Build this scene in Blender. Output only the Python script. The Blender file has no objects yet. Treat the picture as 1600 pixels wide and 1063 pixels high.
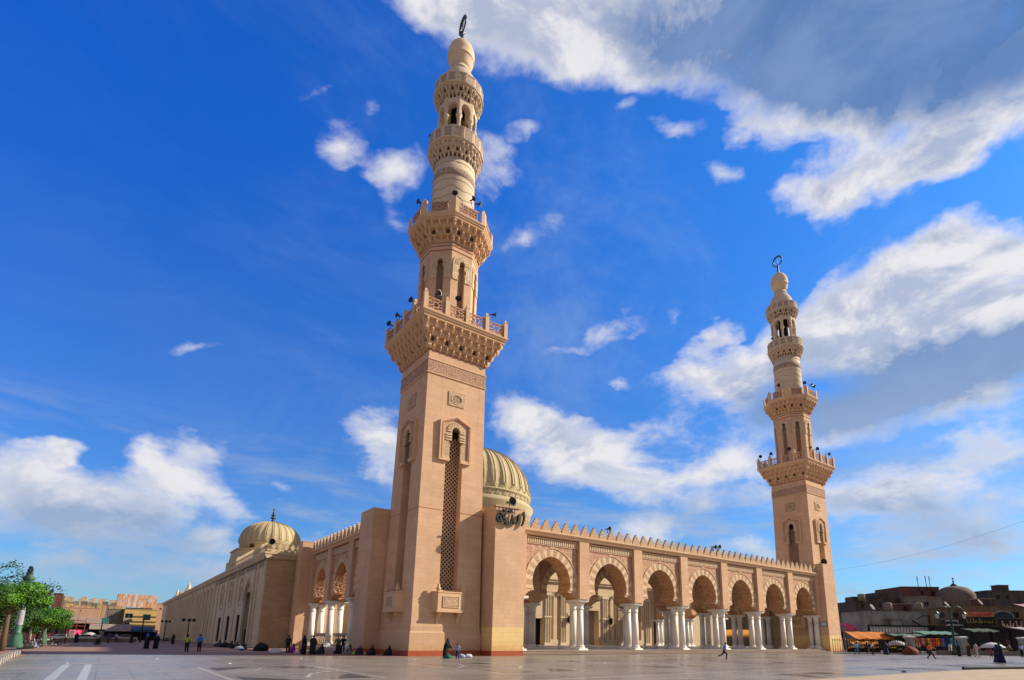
import bpy, bmesh, math, random
from mathutils import Vector, Matrix
from mathutils.geometry import tessellate_polygon
R_ = math.radians
random.seed(7)
scene = bpy.context.scene
COL = scene.collection

# ------------------------------------------------------------------ camera
cam_data = bpy.data.cameras.new('camera')
cam = bpy.data.objects.new('camera', cam_data)
COL.objects.link(cam)
scene.camera = cam
CAMROT = Matrix(((0.791094606, -0.142748308, -0.594804375),
                 (-0.611587051, -0.166415104, -0.773477402),
                 (0.011428159, 0.975668455, -0.218953108)))
cam.matrix_world = Matrix.Translation((0, 0, 1.7)) @ CAMROT.to_4x4()
cam_data.sensor_fit = 'HORIZONTAL'
cam_data.sensor_width = 36.0
cam_data.lens = 36.0 * 875.66 / 1600
cam_data.shift_x = (800 - 853.458) / 1600        # a shift lens: the verticals hardly converge
cam_data.shift_y = (800.92 - 531.5) / 1600
cam_data.clip_start = 0.1
cam_data.clip_end = 5000

# ------------------------------------------------------------------ exposure
scene.view_settings.view_transform = 'Standard'
scene.view_settings.look = 'None'
scene.view_settings.exposure = 0.5
scene.view_settings.gamma = 1.0
scene.render.engine = 'CYCLES'
scene.cycles.max_bounces = 5
scene.cycles.diffuse_bounces = 3
scene.cycles.glossy_bounces = 3

# ------------------------------------------------------------------ sun
SUN_AZ, SUN_EL = 115.0, 31.0          # azimuth clockwise from +Y
sv = Vector((math.sin(R_(SUN_AZ)) * math.cos(R_(SUN_EL)), math.cos(R_(SUN_AZ)) * math.cos(R_(SUN_EL)), math.sin(R_(SUN_EL))))
sun_data = bpy.data.lights.new('sun', 'SUN')
sun_data.energy = 4.6
sun_data.angle = R_(0.53)
sun_data.color = (1.0, 0.88, 0.72)
sun = bpy.data.objects.new('sun', sun_data)
COL.objects.link(sun)
sun.rotation_euler = (-sv).to_track_quat('-Z', 'Y').to_euler()

# ------------------------------------------------------------------ sky with clouds (all by direction)
CLOUDS=[  # azimuth, elevation, radii, tilt (degrees), weight
(31.5,54.19,18.71,4.11,177.69,1.2),(24.13,53.92,9.31,2.62,-179.82,0.8),(45.64,53.41,18.67,4.52,172.77,1.2),(63.93,51.87,22.85,6.87,163.43,1.3),
(78.3,46.86,17.34,8.07,154.61,1.3),(84.47,42.42,11.11,6.49,144.96,1.2),(40.69,51.1,5.7,2.41,178.47,0.7),(48.73,50.85,6.32,1.79,174.61,0.6),
(66.24,45.73,10.93,3.28,159.1,0.7),(75.67,42.28,11.26,4.32,176.02,1.1),(80.94,38.81,8.5,2.67,-174.97,1.1),(66.52,43.49,5.1,2.02,175.56,0.9),
(60.82,45.29,4.12,1.21,167.82,0.7),(70.5,41.67,3.05,2.45,169.12,0.8),(68.28,38.88,6.3,2.37,173.96,1.1),(73.89,38.52,7.06,2.3,176.12,1.0),
(78.88,37.97,5.19,1.81,-178.15,0.8),(68.54,36.63,2.95,2.33,151.34,0.6),(58.3,42.73,3.47,1.2,163.63,0.75),(53.04,46.69,4.45,0.88,175.06,0.55),
(46.63,48.34,1.83,0.73,-173.44,0.5),(13.18,43.27,3.91,2.37,-175.89,0.8),(19.89,42.75,5.27,2.15,-160.19,0.8),(18.66,41.19,3.16,1.44,-169.2,0.3),
(20.3,39.23,3.13,1.47,163.21,0.5),(30.59,44.33,4.62,2.83,-176.0,0.75),(34.53,46.74,2.21,0.9,-178.26,0.6),(34.8,39.16,4.34,1.58,-172.39,0.65),
(9.04,45.82,2.32,0.57,-158.47,0.5),(15.79,46.38,2.06,0.61,-157.84,0.45),(28.5,41.5,4.5,2.48,-174.7,0.4),(2.94,24.39,2.44,0.99,-139.09,0.65),
(72.01,29.85,9.29,4.77,-169.75,1.4),(74.85,31.76,5.88,2.89,-179.1,1.3),(77.26,28.73,6.79,4.31,165.83,1.2),(75.78,25.15,10.58,3.75,168.17,1.3),
(81.45,30.07,2.5,2.19,141.39,1.1),(80.93,24.53,5.45,3.85,-177.44,1.2),(67.6,29.42,4.89,3.25,179.89,0.8),(69.23,24.7,10.63,3.22,166.89,1.2),
(78.35,21.35,8.32,3.99,175.1,1.2),(72.32,20.73,9.14,3.23,176.12,1.1),(53.1,26.12,6.13,2.09,-166.22,0.9),(55.59,24.05,7.52,2.58,-165.95,1.0),
(60.69,25.16,7.12,3.55,-170.99,1.0),(55.25,28.83,4.43,1.44,-165.45,0.65),(62.44,27.74,3.41,2.95,-167.66,0.7),(46.14,25.53,1.94,0.92,168.61,0.6),
(59.75,21.15,7.75,3.01,-172.71,0.8),(44.98,30.3,5.53,1.7,-164.99,0.65),(48.52,30.55,2.42,1.21,-130.37,0.35),(39.25,28.46,4.29,0.73,179.8,0.5),
(52.17,31.38,1.43,0.84,-165.74,0.45),(56.56,28.83,1.95,1.03,170.87,0.4),(66.51,19.59,6.43,2.87,-179.17,0.9),(75.78,18.63,4.81,1.56,-174.93,0.7),
(20.51,18.87,4.71,3.75,169.46,1.0),(22.28,16.53,3.84,3.77,-152.24,0.6),(33.71,22.34,6.19,3.53,165.21,1.1),(39.31,19.23,8.93,3.88,170.9,1.2),
(47.49,19.7,8.01,2.87,-173.36,1.0),(37.2,21.79,4.17,3.19,-179.46,0.7),(44.73,16.26,8.71,2.91,169.08,0.9),(52.57,15.62,9.51,3.16,-173.47,0.7),
(57.07,17.79,6.68,2.79,-160.17,0.8),(57.95,12.78,5.93,2.15,176.08,0.5),(48.23,11.33,4.84,1.8,178.61,0.8),(57.09,8.63,3.52,1.6,172.65,0.8),
(53.08,13.07,3.13,1.26,-162.62,0.4),(71.5,14.0,9.49,3.01,-174.14,1.0),(77.9,15.31,4.89,3.04,-175.38,1.0),(67.82,11.93,7.08,2.84,179.84,0.9),
(74.8,11.11,7.75,3.16,172.59,0.8),(72.22,8.17,8.15,2.68,-178.36,0.7),(77.73,8.18,4.69,2.51,174.79,0.7),(74.89,5.08,6.22,1.23,177.15,0.6),
(68.23,6.23,4.86,1.23,177.31,0.5),(76.16,2.25,5.92,1.49,179.49,0.4),(-6.4,11.42,4.48,2.97,-175.91,1.2),(-4.26,13.36,1.95,1.28,169.72,0.8),
(-0.92,10.12,5.41,3.1,-171.27,1.1),(3.25,13.76,4.49,3.26,169.33,1.3),(0.99,14.98,1.81,1.38,-164.68,0.7),(4.89,16.01,1.98,1.22,-167.99,0.7),
(7.05,10.94,4.35,2.22,160.64,1.1),(-5.26,8.94,5.83,2.91,-171.08,1.1),(1.2,8.83,7.86,2.64,-179.27,1.0),(-4.47,13.47,2.31,1.19,178.87,0.6),
(-2.49,5.82,8.13,2.5,-174.61,0.8),(3.44,5.57,7.21,1.61,-175.63,0.7),(6.52,7.2,3.89,1.45,-175.29,0.6),(-4.35,3.21,5.4,1.43,-176.64,0.4),
(12.14,13.8,2.23,0.95,178.37,0.6),(11.89,12.51,1.21,0.71,-173.32,0.4),(15.15,9.21,2.56,1.21,-164.83,0.7),(6.91,8.08,3.45,1.13,-174.72,0.5),
(6.8,4.99,2.9,1.0,-176.74,0.5),(9.46,3.45,10.1,2.26,-177.63,0.35),(40.68,8.16,13.14,3.25,-179.77,0.35),(27.64,7.26,6.38,3.83,-178.61,0.3),
]
GREYS=[  # azimuth, elevation, radii, tilt (degrees), weight
(62.43,51.46,23.25,7.0,165.37,0.85),(78.13,46.16,21.99,8.21,155.73,0.95),(71.05,44.75,16.62,3.78,159.18,0.6),(79.53,41.13,10.31,3.33,173.22,0.5),
(85.23,42.01,8.62,4.1,147.56,0.4),(72.93,21.68,20.04,5.06,175.53,0.95),(60.35,21.07,8.9,3.29,-177.86,0.7),(67.22,21.18,11.32,3.92,169.25,0.5),
(78.9,22.21,9.51,3.44,172.2,0.7),(37.97,15.0,13.53,2.94,172.82,0.7),(54.9,12.34,12.25,3.44,176.94,0.8),(72.53,10.85,12.72,3.52,173.43,0.7),
(74.31,7.2,11.92,3.67,175.78,0.6),(-4.38,8.08,9.29,2.21,-172.05,0.7),(2.7,7.66,10.31,2.42,-174.05,0.7),(0.0,5.28,11.98,2.32,-175.27,0.8),
(51.95,51.7,15.6,3.85,173.05,0.4),(21.43,15.2,5.66,3.14,-174.92,0.6),
]

world = bpy.data.worlds.new('World')
scene.world = world
world.use_nodes = True

def sky():
    nt = world.node_tree
    nt.nodes.clear()
    N, L = nt.nodes, nt.links
    def node(t, **kw):
        n = N.new(t)
        for k, v in kw.items():
            setattr(n, k, v)
        return n
    def plug(inp, v):
        if isinstance(v, bpy.types.NodeSocket):
            L.new(v, inp)
        else:
            inp.default_value = v
    def m(op, a, b=0.0, c=None, clamp=False):
        n = node('ShaderNodeMath', operation=op, use_clamp=clamp)
        plug(n.inputs[0], a); plug(n.inputs[1], b)
        if c is not None:
            plug(n.inputs[2], c)
        return n.outputs[0]
    def vm(op, a, b):
        n = node('ShaderNodeVectorMath', operation=op)
        plug(n.inputs[0], a); plug(n.inputs[1], b)
        return n.outputs[0]
    def mix(f, a, b):
        n = node('ShaderNodeMix', data_type='RGBA')
        plug(n.inputs[0], f); plug(n.inputs[6], a); plug(n.inputs[7], b)
        return n.outputs[2]
    def ramp(v, lo, hi, a=0.0, b=1.0, smooth=True):
        n = node('ShaderNodeMapRange', interpolation_type='SMOOTHSTEP' if smooth else 'LINEAR')
        plug(n.inputs['Value'], v)
        n.inputs['From Min'].default_value = lo; n.inputs['From Max'].default_value = hi
        n.inputs['To Min'].default_value = a; n.inputs['To Max'].default_value = b
        return n.outputs['Result']
    geo = node('ShaderNodeTexCoord').outputs['Generated']
    sep = node('ShaderNodeSeparateXYZ'); L.new(geo, sep.inputs[0])
    az = m('MULTIPLY', m('ARCTAN2', sep.outputs[0], sep.outputs[1]), 57.29578)
    el = m('MULTIPLY', m('ARCSINE', sep.outputs[2]), 57.29578)
    # warp the coordinates a little so that no cloud keeps the outline of an ellipse
    flat = node('ShaderNodeMapping'); L.new(geo, flat.inputs[0]); flat.inputs['Scale'].default_value = (1, 1, 1.7)
    def noise(vec, scale, detail, rough=0.55, dist=0.0, out=0):
        n = node('ShaderNodeTexNoise')
        plug(n.inputs['Vector'], vec)
        n.inputs['Scale'].default_value = scale; n.inputs['Detail'].default_value = detail
        n.inputs['Roughness'].default_value = rough; n.inputs['Distortion'].default_value = dist
        return n.outputs[out]
    warp = noise(flat.outputs[0], 7.0, 4, 0.6, out=1)
    wv = node('ShaderNodeVectorMath', operation='MULTIPLY_ADD')
    L.new(warp, wv.inputs[0]); wv.inputs[1].default_value = (7.5, 5.0, 0); wv.inputs[2].default_value = (-3.75, -2.5, 0)
    comb = node('ShaderNodeCombineXYZ'); L.new(az, comb.inputs[0]); L.new(el, comb.inputs[1])
    uv = vm('ADD', comb.outputs[0], wv.outputs[0])
    def field(table, uv):
        total = None
        for (a, e, ra, re, t, w) in table:
            mp = node('ShaderNodeMapping', vector_type='TEXTURE')
            L.new(uv, mp.inputs['Vector'])
            mp.inputs['Location'].default_value = (a, e, 0)
            mp.inputs['Rotation'].default_value = (0, 0, R_(t))
            mp.inputs['Scale'].default_value = (ra, re, 1)
            g = node('ShaderNodeTexGradient', gradient_type='SPHERICAL'); L.new(mp.outputs[0], g.inputs[0])
            if total is None:
                total = m('MULTIPLY', g.outputs['Fac'], w)
            else:
                total = m('MULTIPLY_ADD', g.outputs['Fac'], w, total)
        return total
    base = field(CLOUDS, uv)
    grey = field(GREYS, uv)
    base = m('MINIMUM', base, 1.35)
    # unseen broken cloud added overhead and behind the viewpoint, for fill light
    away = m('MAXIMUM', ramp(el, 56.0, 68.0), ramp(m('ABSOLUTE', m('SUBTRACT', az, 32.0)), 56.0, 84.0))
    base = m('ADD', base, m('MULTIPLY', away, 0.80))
    sun_off = (sv + Vector((0, 0, 1.1))).normalized() * 0.045
    n1 = noise(flat.outputs[0], 5.6, 10, 0.64, 0.35)
    n2 = noise(vm('ADD', flat.outputs[0], tuple(sun_off)), 5.6, 6, 0.62, 0.35)
    n3 = noise(flat.outputs[0], 19.0, 6, 0.62, 0.3)
    n4 = noise(flat.outputs[0], 2.1, 6, 0.68, 0.6)
    rough = m('ADD', m('MULTIPLY', m('SUBTRACT', n1, 0.5), 2.4), m('MULTIPLY', m('SUBTRACT', n3, 0.5), 0.9))
    dens = m('ADD', base, rough)
    dens = m('MULTIPLY', dens, ramp(base, 0.0, 0.22))
    alpha = ramp(dens, 0.02, 1.10)
    thick = ramp(dens, 0.35, 1.3)
    light = ramp(m('SUBTRACT', n1, n2), -0.10, 0.12)
    gb = m('ADD', grey, m('ADD', m('MULTIPLY', m('SUBTRACT', n4, 0.5), 0.9), m('MULTIPLY', m('SUBTRACT', n1, 0.5), 0.18)))
    g = m('ADD', m('MULTIPLY', ramp(gb, 0.0, 1.15), 0.97), m('MULTIPLY', m('MULTIPLY', thick, m('SUBTRACT', 1.0, light)), 0.60), clamp=True)
    # low streaks toward the horizon and a thin veil on the sunny side
    sc = node('ShaderNodeCombineXYZ'); L.new(m('DIVIDE', az, 15.0), sc.inputs[0]); L.new(m('DIVIDE', el, 2.6), sc.inputs[1])
    streak = m('MULTIPLY', ramp(noise(sc.outputs[0], 1.0, 7, 0.6, 0.4), 0.44, 0.70), m('MULTIPLY', ramp(el, 0.5, 4.0), ramp(el, 11.0, 21.0, 1.0, 0.0)))
    veil = m('MULTIPLY', ramp(n4, 0.40, 0.78), ramp(az, -20.0, 50.0, 0.03, 0.40))
    # clear sky: Nishita, deepened the way a polariser deepens it
    nish = node('ShaderNodeTexSky', sky_type='NISHITA')
    nish.sun_disc = False
    nish.sun_elevation = R_(SUN_EL)
    nish.sun_rotation = R_(SUN_AZ)
    nish.air_density = 1.0; nish.dust_density = 0.4; nish.ozone_density = 3.0
    high = mix(ramp(az, -35.0, 75.0, smooth=False), (0.02, 0.58, 1.85, 1), (0.26, 0.90, 1.62, 1))
    gain = mix(ramp(el, 0.0, 42.0, smooth=False), (0.42, 0.66, 0.86, 1), high)
    blue = node('ShaderNodeMix', data_type='RGBA', blend_type='MULTIPLY'); blue.inputs[0].default_value = 1.0
    L.new(nish.outputs[0], blue.inputs[6]); L.new(gain, blue.inputs[7])
    white = (6.0, 5.9, 6.05, 1)
    slate = mix(ramp(n2, 0.34, 0.66), (0.82, 1.5, 3.0, 1), (1.5, 2.2, 3.7, 1))
    pale = (2.3, 3.0, 4.3, 1)
    dark = mix(ramp(el, 12.0, 34.0), pale, slate)
    cloud = mix(g, white, dark)
    cloud = mix(away, cloud, (2.9, 2.3, 1.75, 1))  # warm grey on the added cloud, so its fill light is warm
    far = mix(ramp(el, 0.0, 14.0), (2.7, 3.3, 4.4, 1), cloud)
    low = mix(m('MULTIPLY', streak, 0.62), blue.outputs[2], (3.1, 3.5, 4.3, 1))
    low = mix(veil, low, (2.6, 3.5, 5.0, 1))
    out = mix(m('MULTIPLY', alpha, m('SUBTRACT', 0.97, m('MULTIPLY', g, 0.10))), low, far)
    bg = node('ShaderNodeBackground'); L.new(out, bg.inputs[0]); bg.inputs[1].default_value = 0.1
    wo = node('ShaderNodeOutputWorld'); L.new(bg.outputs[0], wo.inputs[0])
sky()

# ------------------------------------------------------------------ helpers
def tag(o, label=None, cat=None, group=None, kind=None):
    if label: o['label'] = label
    if cat: o['category'] = cat
    if group: o['group'] = group
    if kind: o['kind'] = kind
    return o

def empty(name, loc=(0, 0, 0), rz=0.0):
    o = bpy.data.objects.new(name, None)
    o.empty_display_size = 0.5
    COL.objects.link(o)
    o.location = loc
    o.rotation_euler = (0, 0, rz)
    return o

def copy_tree(o, parent=None):
    c = o.copy()
    COL.objects.link(c)
    if parent is not None:
        c.parent = parent
    for ch in list(KIDS.get(o.name, [])):
        d = copy_tree(ch, c)
    return c
KIDS = {}
def adopt(child, parent):
    child.parent = parent
    KIDS.setdefault(parent.name, []).append(child)

class MB:
    """collects faces; build() links them as ONE mesh object"""
    def __init__(self):
        self.v, self.f, self.mi, self.sm = [], [], [], []
        self.m = 0
        self.smooth = False
    def add(self, verts, faces, m=None):
        b = len(self.v)
        self.v += [tuple(p) for p in verts]
        for f in faces:
            self.f.append([b + i for i in f])
            self.mi.append(self.m if m is None else m)
            self.sm.append(self.smooth)
        return self
    def box(self, x0, x1, y0, y1, z0, z1, m=None):
        v = [(x0, y0, z0), (x1, y0, z0), (x1, y1, z0), (x0, y1, z0), (x0, y0, z1), (x1, y0, z1), (x1, y1, z1), (x0, y1, z1)]
        return self.add(v, [(0, 3, 2, 1), (4, 5, 6, 7), (0, 1, 5, 4), (1, 2, 6, 5), (2, 3, 7, 6), (3, 0, 4, 7)], m)
    def obox(self, c, dx, dy, dz, half, m=None):
        """box centred on c with unit axes dx, dy, dz"""
        c = Vector(c); v = []
        for k in (-1, 1):
            for a, b in ((-1, -1), (1, -1), (1, 1), (-1, 1)):
                v.append(c + Vector(dx) * a * half[0] + Vector(dy) * b * half[1] + Vector(dz) * k * half[2])
        return self.add(v, [(0, 3, 2, 1), (4, 5, 6, 7), (0, 1, 5, 4), (1, 2, 6, 5), (2, 3, 7, 6), (3, 0, 4, 7)], m)
    def bar(self, a, b, w, d=None, m=None, up=(0, 0, 1)):
        a, b = Vector(a), Vector(b)
        t = (b - a).normalized()
        u = Vector(up)
        if abs(t.dot(u)) > 0.98: u = Vector((1, 0, 0))
        s = t.cross(u).normalized(); n = s.cross(t)
        return self.obox((a + b) / 2, t, s, n, ((b - a).length / 2, w / 2, (d or w) / 2), m)
    def loft(self, rings, close=True, caps=True, m=None):
        n = len(rings[0]); v = [p for r in rings for p in r]; f = []
        for i in range(len(rings) - 1):
            for j in range(n if close else n - 1):
                k = (j + 1) % n
                f.append((i * n + j, i * n + k, (i + 1) * n + k, (i + 1) * n + j))
        if caps and close:
            f.append(tuple(range(n - 1, -1, -1)))
            f.append(tuple((len(rings) - 1) * n + j for j in range(n)))
        return self.add(v, f, m)
    def lathe(self, prof, n=24, c=(0, 0), rot=0.0, caps=True, m=None):
        """prof = [(radius, z), ...]"""
        rings = []
        for r, z in prof:
            rings.append([(c[0] + max(r, 1e-4) * math.cos(rot + 2 * math.pi * j / n), c[1] + max(r, 1e-4) * math.sin(rot + 2 * math.pi * j / n), z) for j in range(n)])
        return self.loft(rings, True, caps, m)
    def tube(self, pts, r, n=6, m=None):
        pts = [Vector(p) for p in pts]
        rs = r if isinstance(r, (list, tuple)) else [r] * len(pts)
        rings = []
        for i, p in enumerate(pts):
            t = (pts[min(i + 1, len(pts) - 1)] - pts[max(i - 1, 0)]).normalized()
            u = Vector((0, 0, 1)) if abs(t.z) < 0.95 else Vector((1, 0, 0))
            s = t.cross(u).normalized(); w = t.cross(s)
            rings.append([p + (s * math.cos(2 * math.pi * j / n) + w * math.sin(2 * math.pi * j / n)) * rs[i] for j in range(n)])
        return self.loft(rings, True, True, m)
    def plate(self, outer, holes=(), y0=0.0, y1=0.2, m=None, mside=None, back=True):
        """polygon with holes in the x-z plane, thickness from y0 (front, faces -y) to y1"""
        loops = [list(outer)] + [list(h) for h in holes]
        tris = tessellate_polygon([[Vector((x, z, 0)) for x, z in lp] for lp in loops])
        flat = [p for lp in loops for p in lp]
        n = len(flat); b = []
        v = [(x, y0, z) for x, z in flat] + [(x, y1, z) for x, z in flat]
        fr, bk = [], []
        for t in tris:
            (ax, az), (bx, bz), (cx, cz) = flat[t[0]], flat[t[1]], flat[t[2]]
            if (bx - ax) * (cz - az) - (bz - az) * (cx - ax) < 0: t = (t[0], t[2], t[1])
            fr.append(tuple(t)); bk.append((t[0] + n, t[2] + n, t[1] + n))
        self.add(v, fr + (bk if back else []), m)
        base = len(self.v) - 2 * n
        o = 0
        for li, lp in enumerate(loops):
            k = len(lp)
            area = sum(lp[i][0] * lp[(i + 1) % k][1] - lp[(i + 1) % k][0] * lp[i][1] for i in range(k))
            ccw = area > 0
            for i in range(k):
                j = (i + 1) % k
                q = (base + o + i, base + o + j, base + o + j + n, base + o + i + n)
                if (li == 0) != ccw: q = q[::-1]
                self.f.append(list(q[::-1])); self.mi.append(self.m if mside is None else mside); self.sm.append(False)
            o += k
        return self
    def xform(self, M, start=0):
        for i in range(start, len(self.v)):
            self.v[i] = tuple(M @ Vector(self.v[i]))
        return self
    def rot4(self, n=4, start_v=0, start_f=0, c=(0, 0)):
        """repeat everything since start around the z axis n times in all"""
        vs, fs, ms, ss = self.v[start_v:], self.f[start_f:], self.mi[start_f:], self.sm[start_f:]
        for k in range(1, n):
            a = 2 * math.pi * k / n; ca, sa = math.cos(a), math.sin(a)
            off = len(self.v) - start_v
            self.v += [(c[0] + (x - c[0]) * ca - (y - c[1]) * sa, c[1] + (x - c[0]) * sa + (y - c[1]) * ca, z) for x, y, z in vs]
            self.f += [[i + off for i in f] for f in fs]
            self.mi += ms; self.sm += ss
        return self
    def build(self, name, mats, parent=None, loc=(0, 0, 0), rz=0.0):
        me = bpy.data.meshes.new(name)
        me.from_pydata(self.v, [], self.f)
        if not isinstance(mats, (list, tuple)): mats = [mats]
        for k in mats: me.materials.append(k)
        me.polygons.foreach_set('material_index', self.mi)
        me.polygons.foreach_set('use_smooth', self.sm)
        me.update()
        o = bpy.data.objects.new(name, me)
        COL.objects.link(o)
        o.location = loc; o.rotation_euler = (0, 0, rz)
        if parent is not None: adopt(o, parent)
        return o

def inst(src, parent, loc=(0, 0, 0), rz=0.0, sc=None):
    """a copy of a part (with its sub-parts) under the same or another thing"""
    c = src.copy(); COL.objects.link(c); adopt(c, parent)
    c.location = loc; c.rotation_euler = (0, 0, rz)
    if sc: c.scale = sc
    for ch in KIDS.get(src.name, []):
        d = ch.copy(); COL.objects.link(d); adopt(d, c)
    return c

# ------------------------------------------------------------------ materials
MAT = {}
class NT:
    def __init__(self, name):
        self.mat = bpy.data.materials.new(name)
        self.mat.use_nodes = True
        self.t = self.mat.node_tree
        self.b = self.t.nodes['Principled BSDF']
        MAT[name] = self.mat
    def n(self, t, **kw):
        x = self.t.nodes.new(t)
        for k, v in kw.items(): setattr(x, k, v)
        return x
    def plug(self, inp, v):
        if isinstance(v, bpy.types.NodeSocket): self.t.links.new(v, inp)
        else: inp.default_value = v
    def math(self, op, a, b=0.0, c=0.0, clamp=False):
        x = self.n('ShaderNodeMath', operation=op, use_clamp=clamp)
        self.plug(x.inputs[0], a); self.plug(x.inputs[1], b); self.plug(x.inputs[2], c)
        return x.outputs[0]
    def mix(self, f, a, b, blend='MIX'):
        x = self.n('ShaderNodeMix', data_type='RGBA', blend_type=blend)
        self.plug(x.inputs[0], f); self.plug(x.inputs[6], a); self.plug(x.inputs[7], b)
        return x.outputs[2]
    def rng(self, v, lo, hi, a=0.0, b=1.0):
        x = self.n('ShaderNodeMapRange', interpolation_type='SMOOTHSTEP')
        self.plug(x.inputs['Value'], v)
        for k, q in (('From Min', lo), ('From Max', hi), ('To Min', a), ('To Max', b)): x.inputs[k].default_value = q
        return x.outputs['Result']
    def obj(self): return self.n('ShaderNodeTexCoord').outputs['Object']
    def pos(self): return self.n('ShaderNodeNewGeometry').outputs['Position']
    def noise(self, vec, scale, detail=4, rough=0.55, col=False):
        x = self.n('ShaderNodeTexNoise')
        self.plug(x.inputs['Vector'], vec)
        x.inputs['Scale'].default_value = scale; x.inputs['Detail'].default_value = detail; x.inputs['Roughness'].default_value = rough
        return x.outputs[1 if col else 0]
    def wallvec(self):
        """(along the wall, height) whatever way an axis-aligned wall faces"""
        g = self.n('ShaderNodeNewGeometry')
        s = self.n('ShaderNodeSeparateXYZ'); self.plug(s.inputs[0], g.outputs['Position'])
        ns = self.n('ShaderNodeSeparateXYZ'); self.plug(ns.inputs[0], g.outputs['Normal'])
        sel = self.math('GREATER_THAN', self.math('ABSOLUTE', ns.outputs[0]), 0.7)
        u = self.math('ADD', self.math('MULTIPLY', s.outputs[1], sel), self.math('MULTIPLY', s.outputs[0], self.math('SUBTRACT', 1.0, sel)))
        c = self.n('ShaderNodeCombineXYZ'); self.plug(c.inputs[0], u); self.plug(c.inputs[1], s.outputs[2])
        return c.outputs[0], s.outputs
    def bump(self, h, strength=0.3, dist=0.05):
        x = self.n('ShaderNodeBump'); self.plug(x.inputs['Height'], h)
        x.inputs['Strength'].default_value = strength; x.inputs['Distance'].default_value = dist
        self.t.links.new(x.outputs[0], self.b.inputs['Normal'])
    def out(self, col, rough=0.85, spec=0.3, metal=0.0):
        self.plug(self.b.inputs['Base Color'], col); self.plug(self.b.inputs['Roughness'], rough)
        self.b.inputs['Specular IOR Level'].default_value = spec; self.b.inputs['Metallic'].default_value = metal
        return self.mat

def c4(r, g, b): return (r, g, b, 1)

def masonry(name, c1, c2, mortar, bw=1.1, bh=0.42, ms=0.012, contrast=0.5, stain=0.35, rough=0.88, yellow=None):
    k = NT(name)
    vec, s = k.wallvec()
    br = k.n('ShaderNodeTexBrick', offset=0.5)
    k.plug(br.inputs['Vector'], vec)
    br.inputs['Color1'].default_value = c1; br.inputs['Color2'].default_value = c2; br.inputs['Mortar'].default_value = mortar
    br.inputs['Scale'].default_value = 1.0; br.inputs['Mortar Size'].default_value = ms; br.inputs['Mortar Smooth'].default_value = 0.3
    br.inputs['Brick Width'].default_value = bw; br.inputs['Row Height'].default_value = bh
    br.inputs['Bias'].default_value = 0.0
    P = k.pos()
    big = k.noise(P, 0.35, 5, 0.6)
    fine = k.noise(P, 9.0, 5, 0.65)
    st = k.n('ShaderNodeMapping'); k.plug(st.inputs[0], P); st.inputs['Scale'].default_value = (1.6, 1.6, 0.12)
    streak = k.noise(st.outputs[0], 1.3, 6, 0.7)
    col = k.mix(k.rng(big, 0.35, 0.7, 0, contrast), br.outputs[0], tuple(x * 0.84 for x in c2[:3]) + (1,))
    col = k.mix(k.rng(streak, 0.5, 0.8, 0, stain), col, tuple(x * 0.6 for x in c2[:3]) + (1,))
    col = k.mix(k.rng(fine, 0.3, 0.7, 0, 0.16), col, tuple(min(1, x * 1.25) for x in c1[:3]) + (1,))
    if yellow:
        zz = k.math('ADD', s[2], k.math('MULTIPLY', big, 1.2))
        col = k.mix(k.rng(zz, 0.7, 2.4, 0.75, 0), col, yellow)
        col = k.mix(k.math('MULTIPLY', k.rng(zz, 0.5, 1.9, 1, 0), k.rng(k.noise(P, 1.6, 6, 0.7), 0.42, 0.62, 0, 0.55)), col, tuple(x * 0.55 for x in yellow[:3]) + (1,))
    h = k.math('ADD', k.math('MULTIPLY', br.outputs[1], -0.6), k.math('MULTIPLY', fine, 0.35))
    k.bump(h, 0.5, 0.02)
    return k.out(col, rough)

PINK1, PINK2, PINKM = c4(.70, .46, .285), c4(.625, .395, .24), c4(.54, .32, .19)
masonry('pink_wall', PINK1, PINK2, PINKM, 1.25, 0.44, 0.011, 0.7, 0.42)
masonry('yellow_wall', c4(.80, .59, .27), c4(.76, .55, .24), c4(.5, .33, .17), 1.25, 0.44, 0.010, 0.4, 0.3, yellow=c4(.62, .34, .14))
masonry('pink_plinth', c4(.64, .42, .27), c4(.6, .39, .24), c4(.45, .26, .16), 1.25, 0.5, 0.010, 0.5, 0.4, yellow=c4(.56, .34, .16))
masonry('old_stone', c4(.58, .41, .23), c4(.46, .30, .15), c4(.34, .23, .13), 0.85, 0.32, 0.012, 0.7, 0.5)
masonry('old_stone_side', c4(.72, .60, .42), c4(.64, .52, .35), c4(.42, .34, .24), 0.95, 0.36, 0.010, 0.6, 0.6)
masonry('shaded_stone', c4(.44, .34, .22), c4(.36, .27, .17), c4(.24, .18, .12), 0.95, 0.36, 0.010, 0.7, 0.6)  # darker stone: shade of niches and gallery end put into the colour
masonry('court_stone', c4(.66, .52, .34), c4(.60, .46, .29), c4(.42, .32, .2), 0.95, 0.36, 0.010, 0.5, 0.35)
masonry('brick_house', c4(.40, .17, .09), c4(.33, .14, .08), c4(.3, .22, .16), 0.5, 0.2, 0.02, 0.6, 0.4)

def plaster(name, c, var=0.25, rough=0.85, scale=0.8, dirt=None, spec=0.3, bump=0.25):
    k = NT(name)
    P = k.obj()
    a = k.noise(P, scale, 6, 0.65); b = k.noise(P, scale * 14, 4, 0.6)
    d = dirt or tuple(x * 0.55 for x in c[:3]) + (1,)
    col = k.mix(k.rng(a, 0.45, 0.75, 0, var), c, d)
    col = k.mix(k.rng(b, 0.45, 0.7, 0, var * 0.5), col, d)
    k.bump(b, bump, 0.02)
    return k.out(col, rough, spec)

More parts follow.
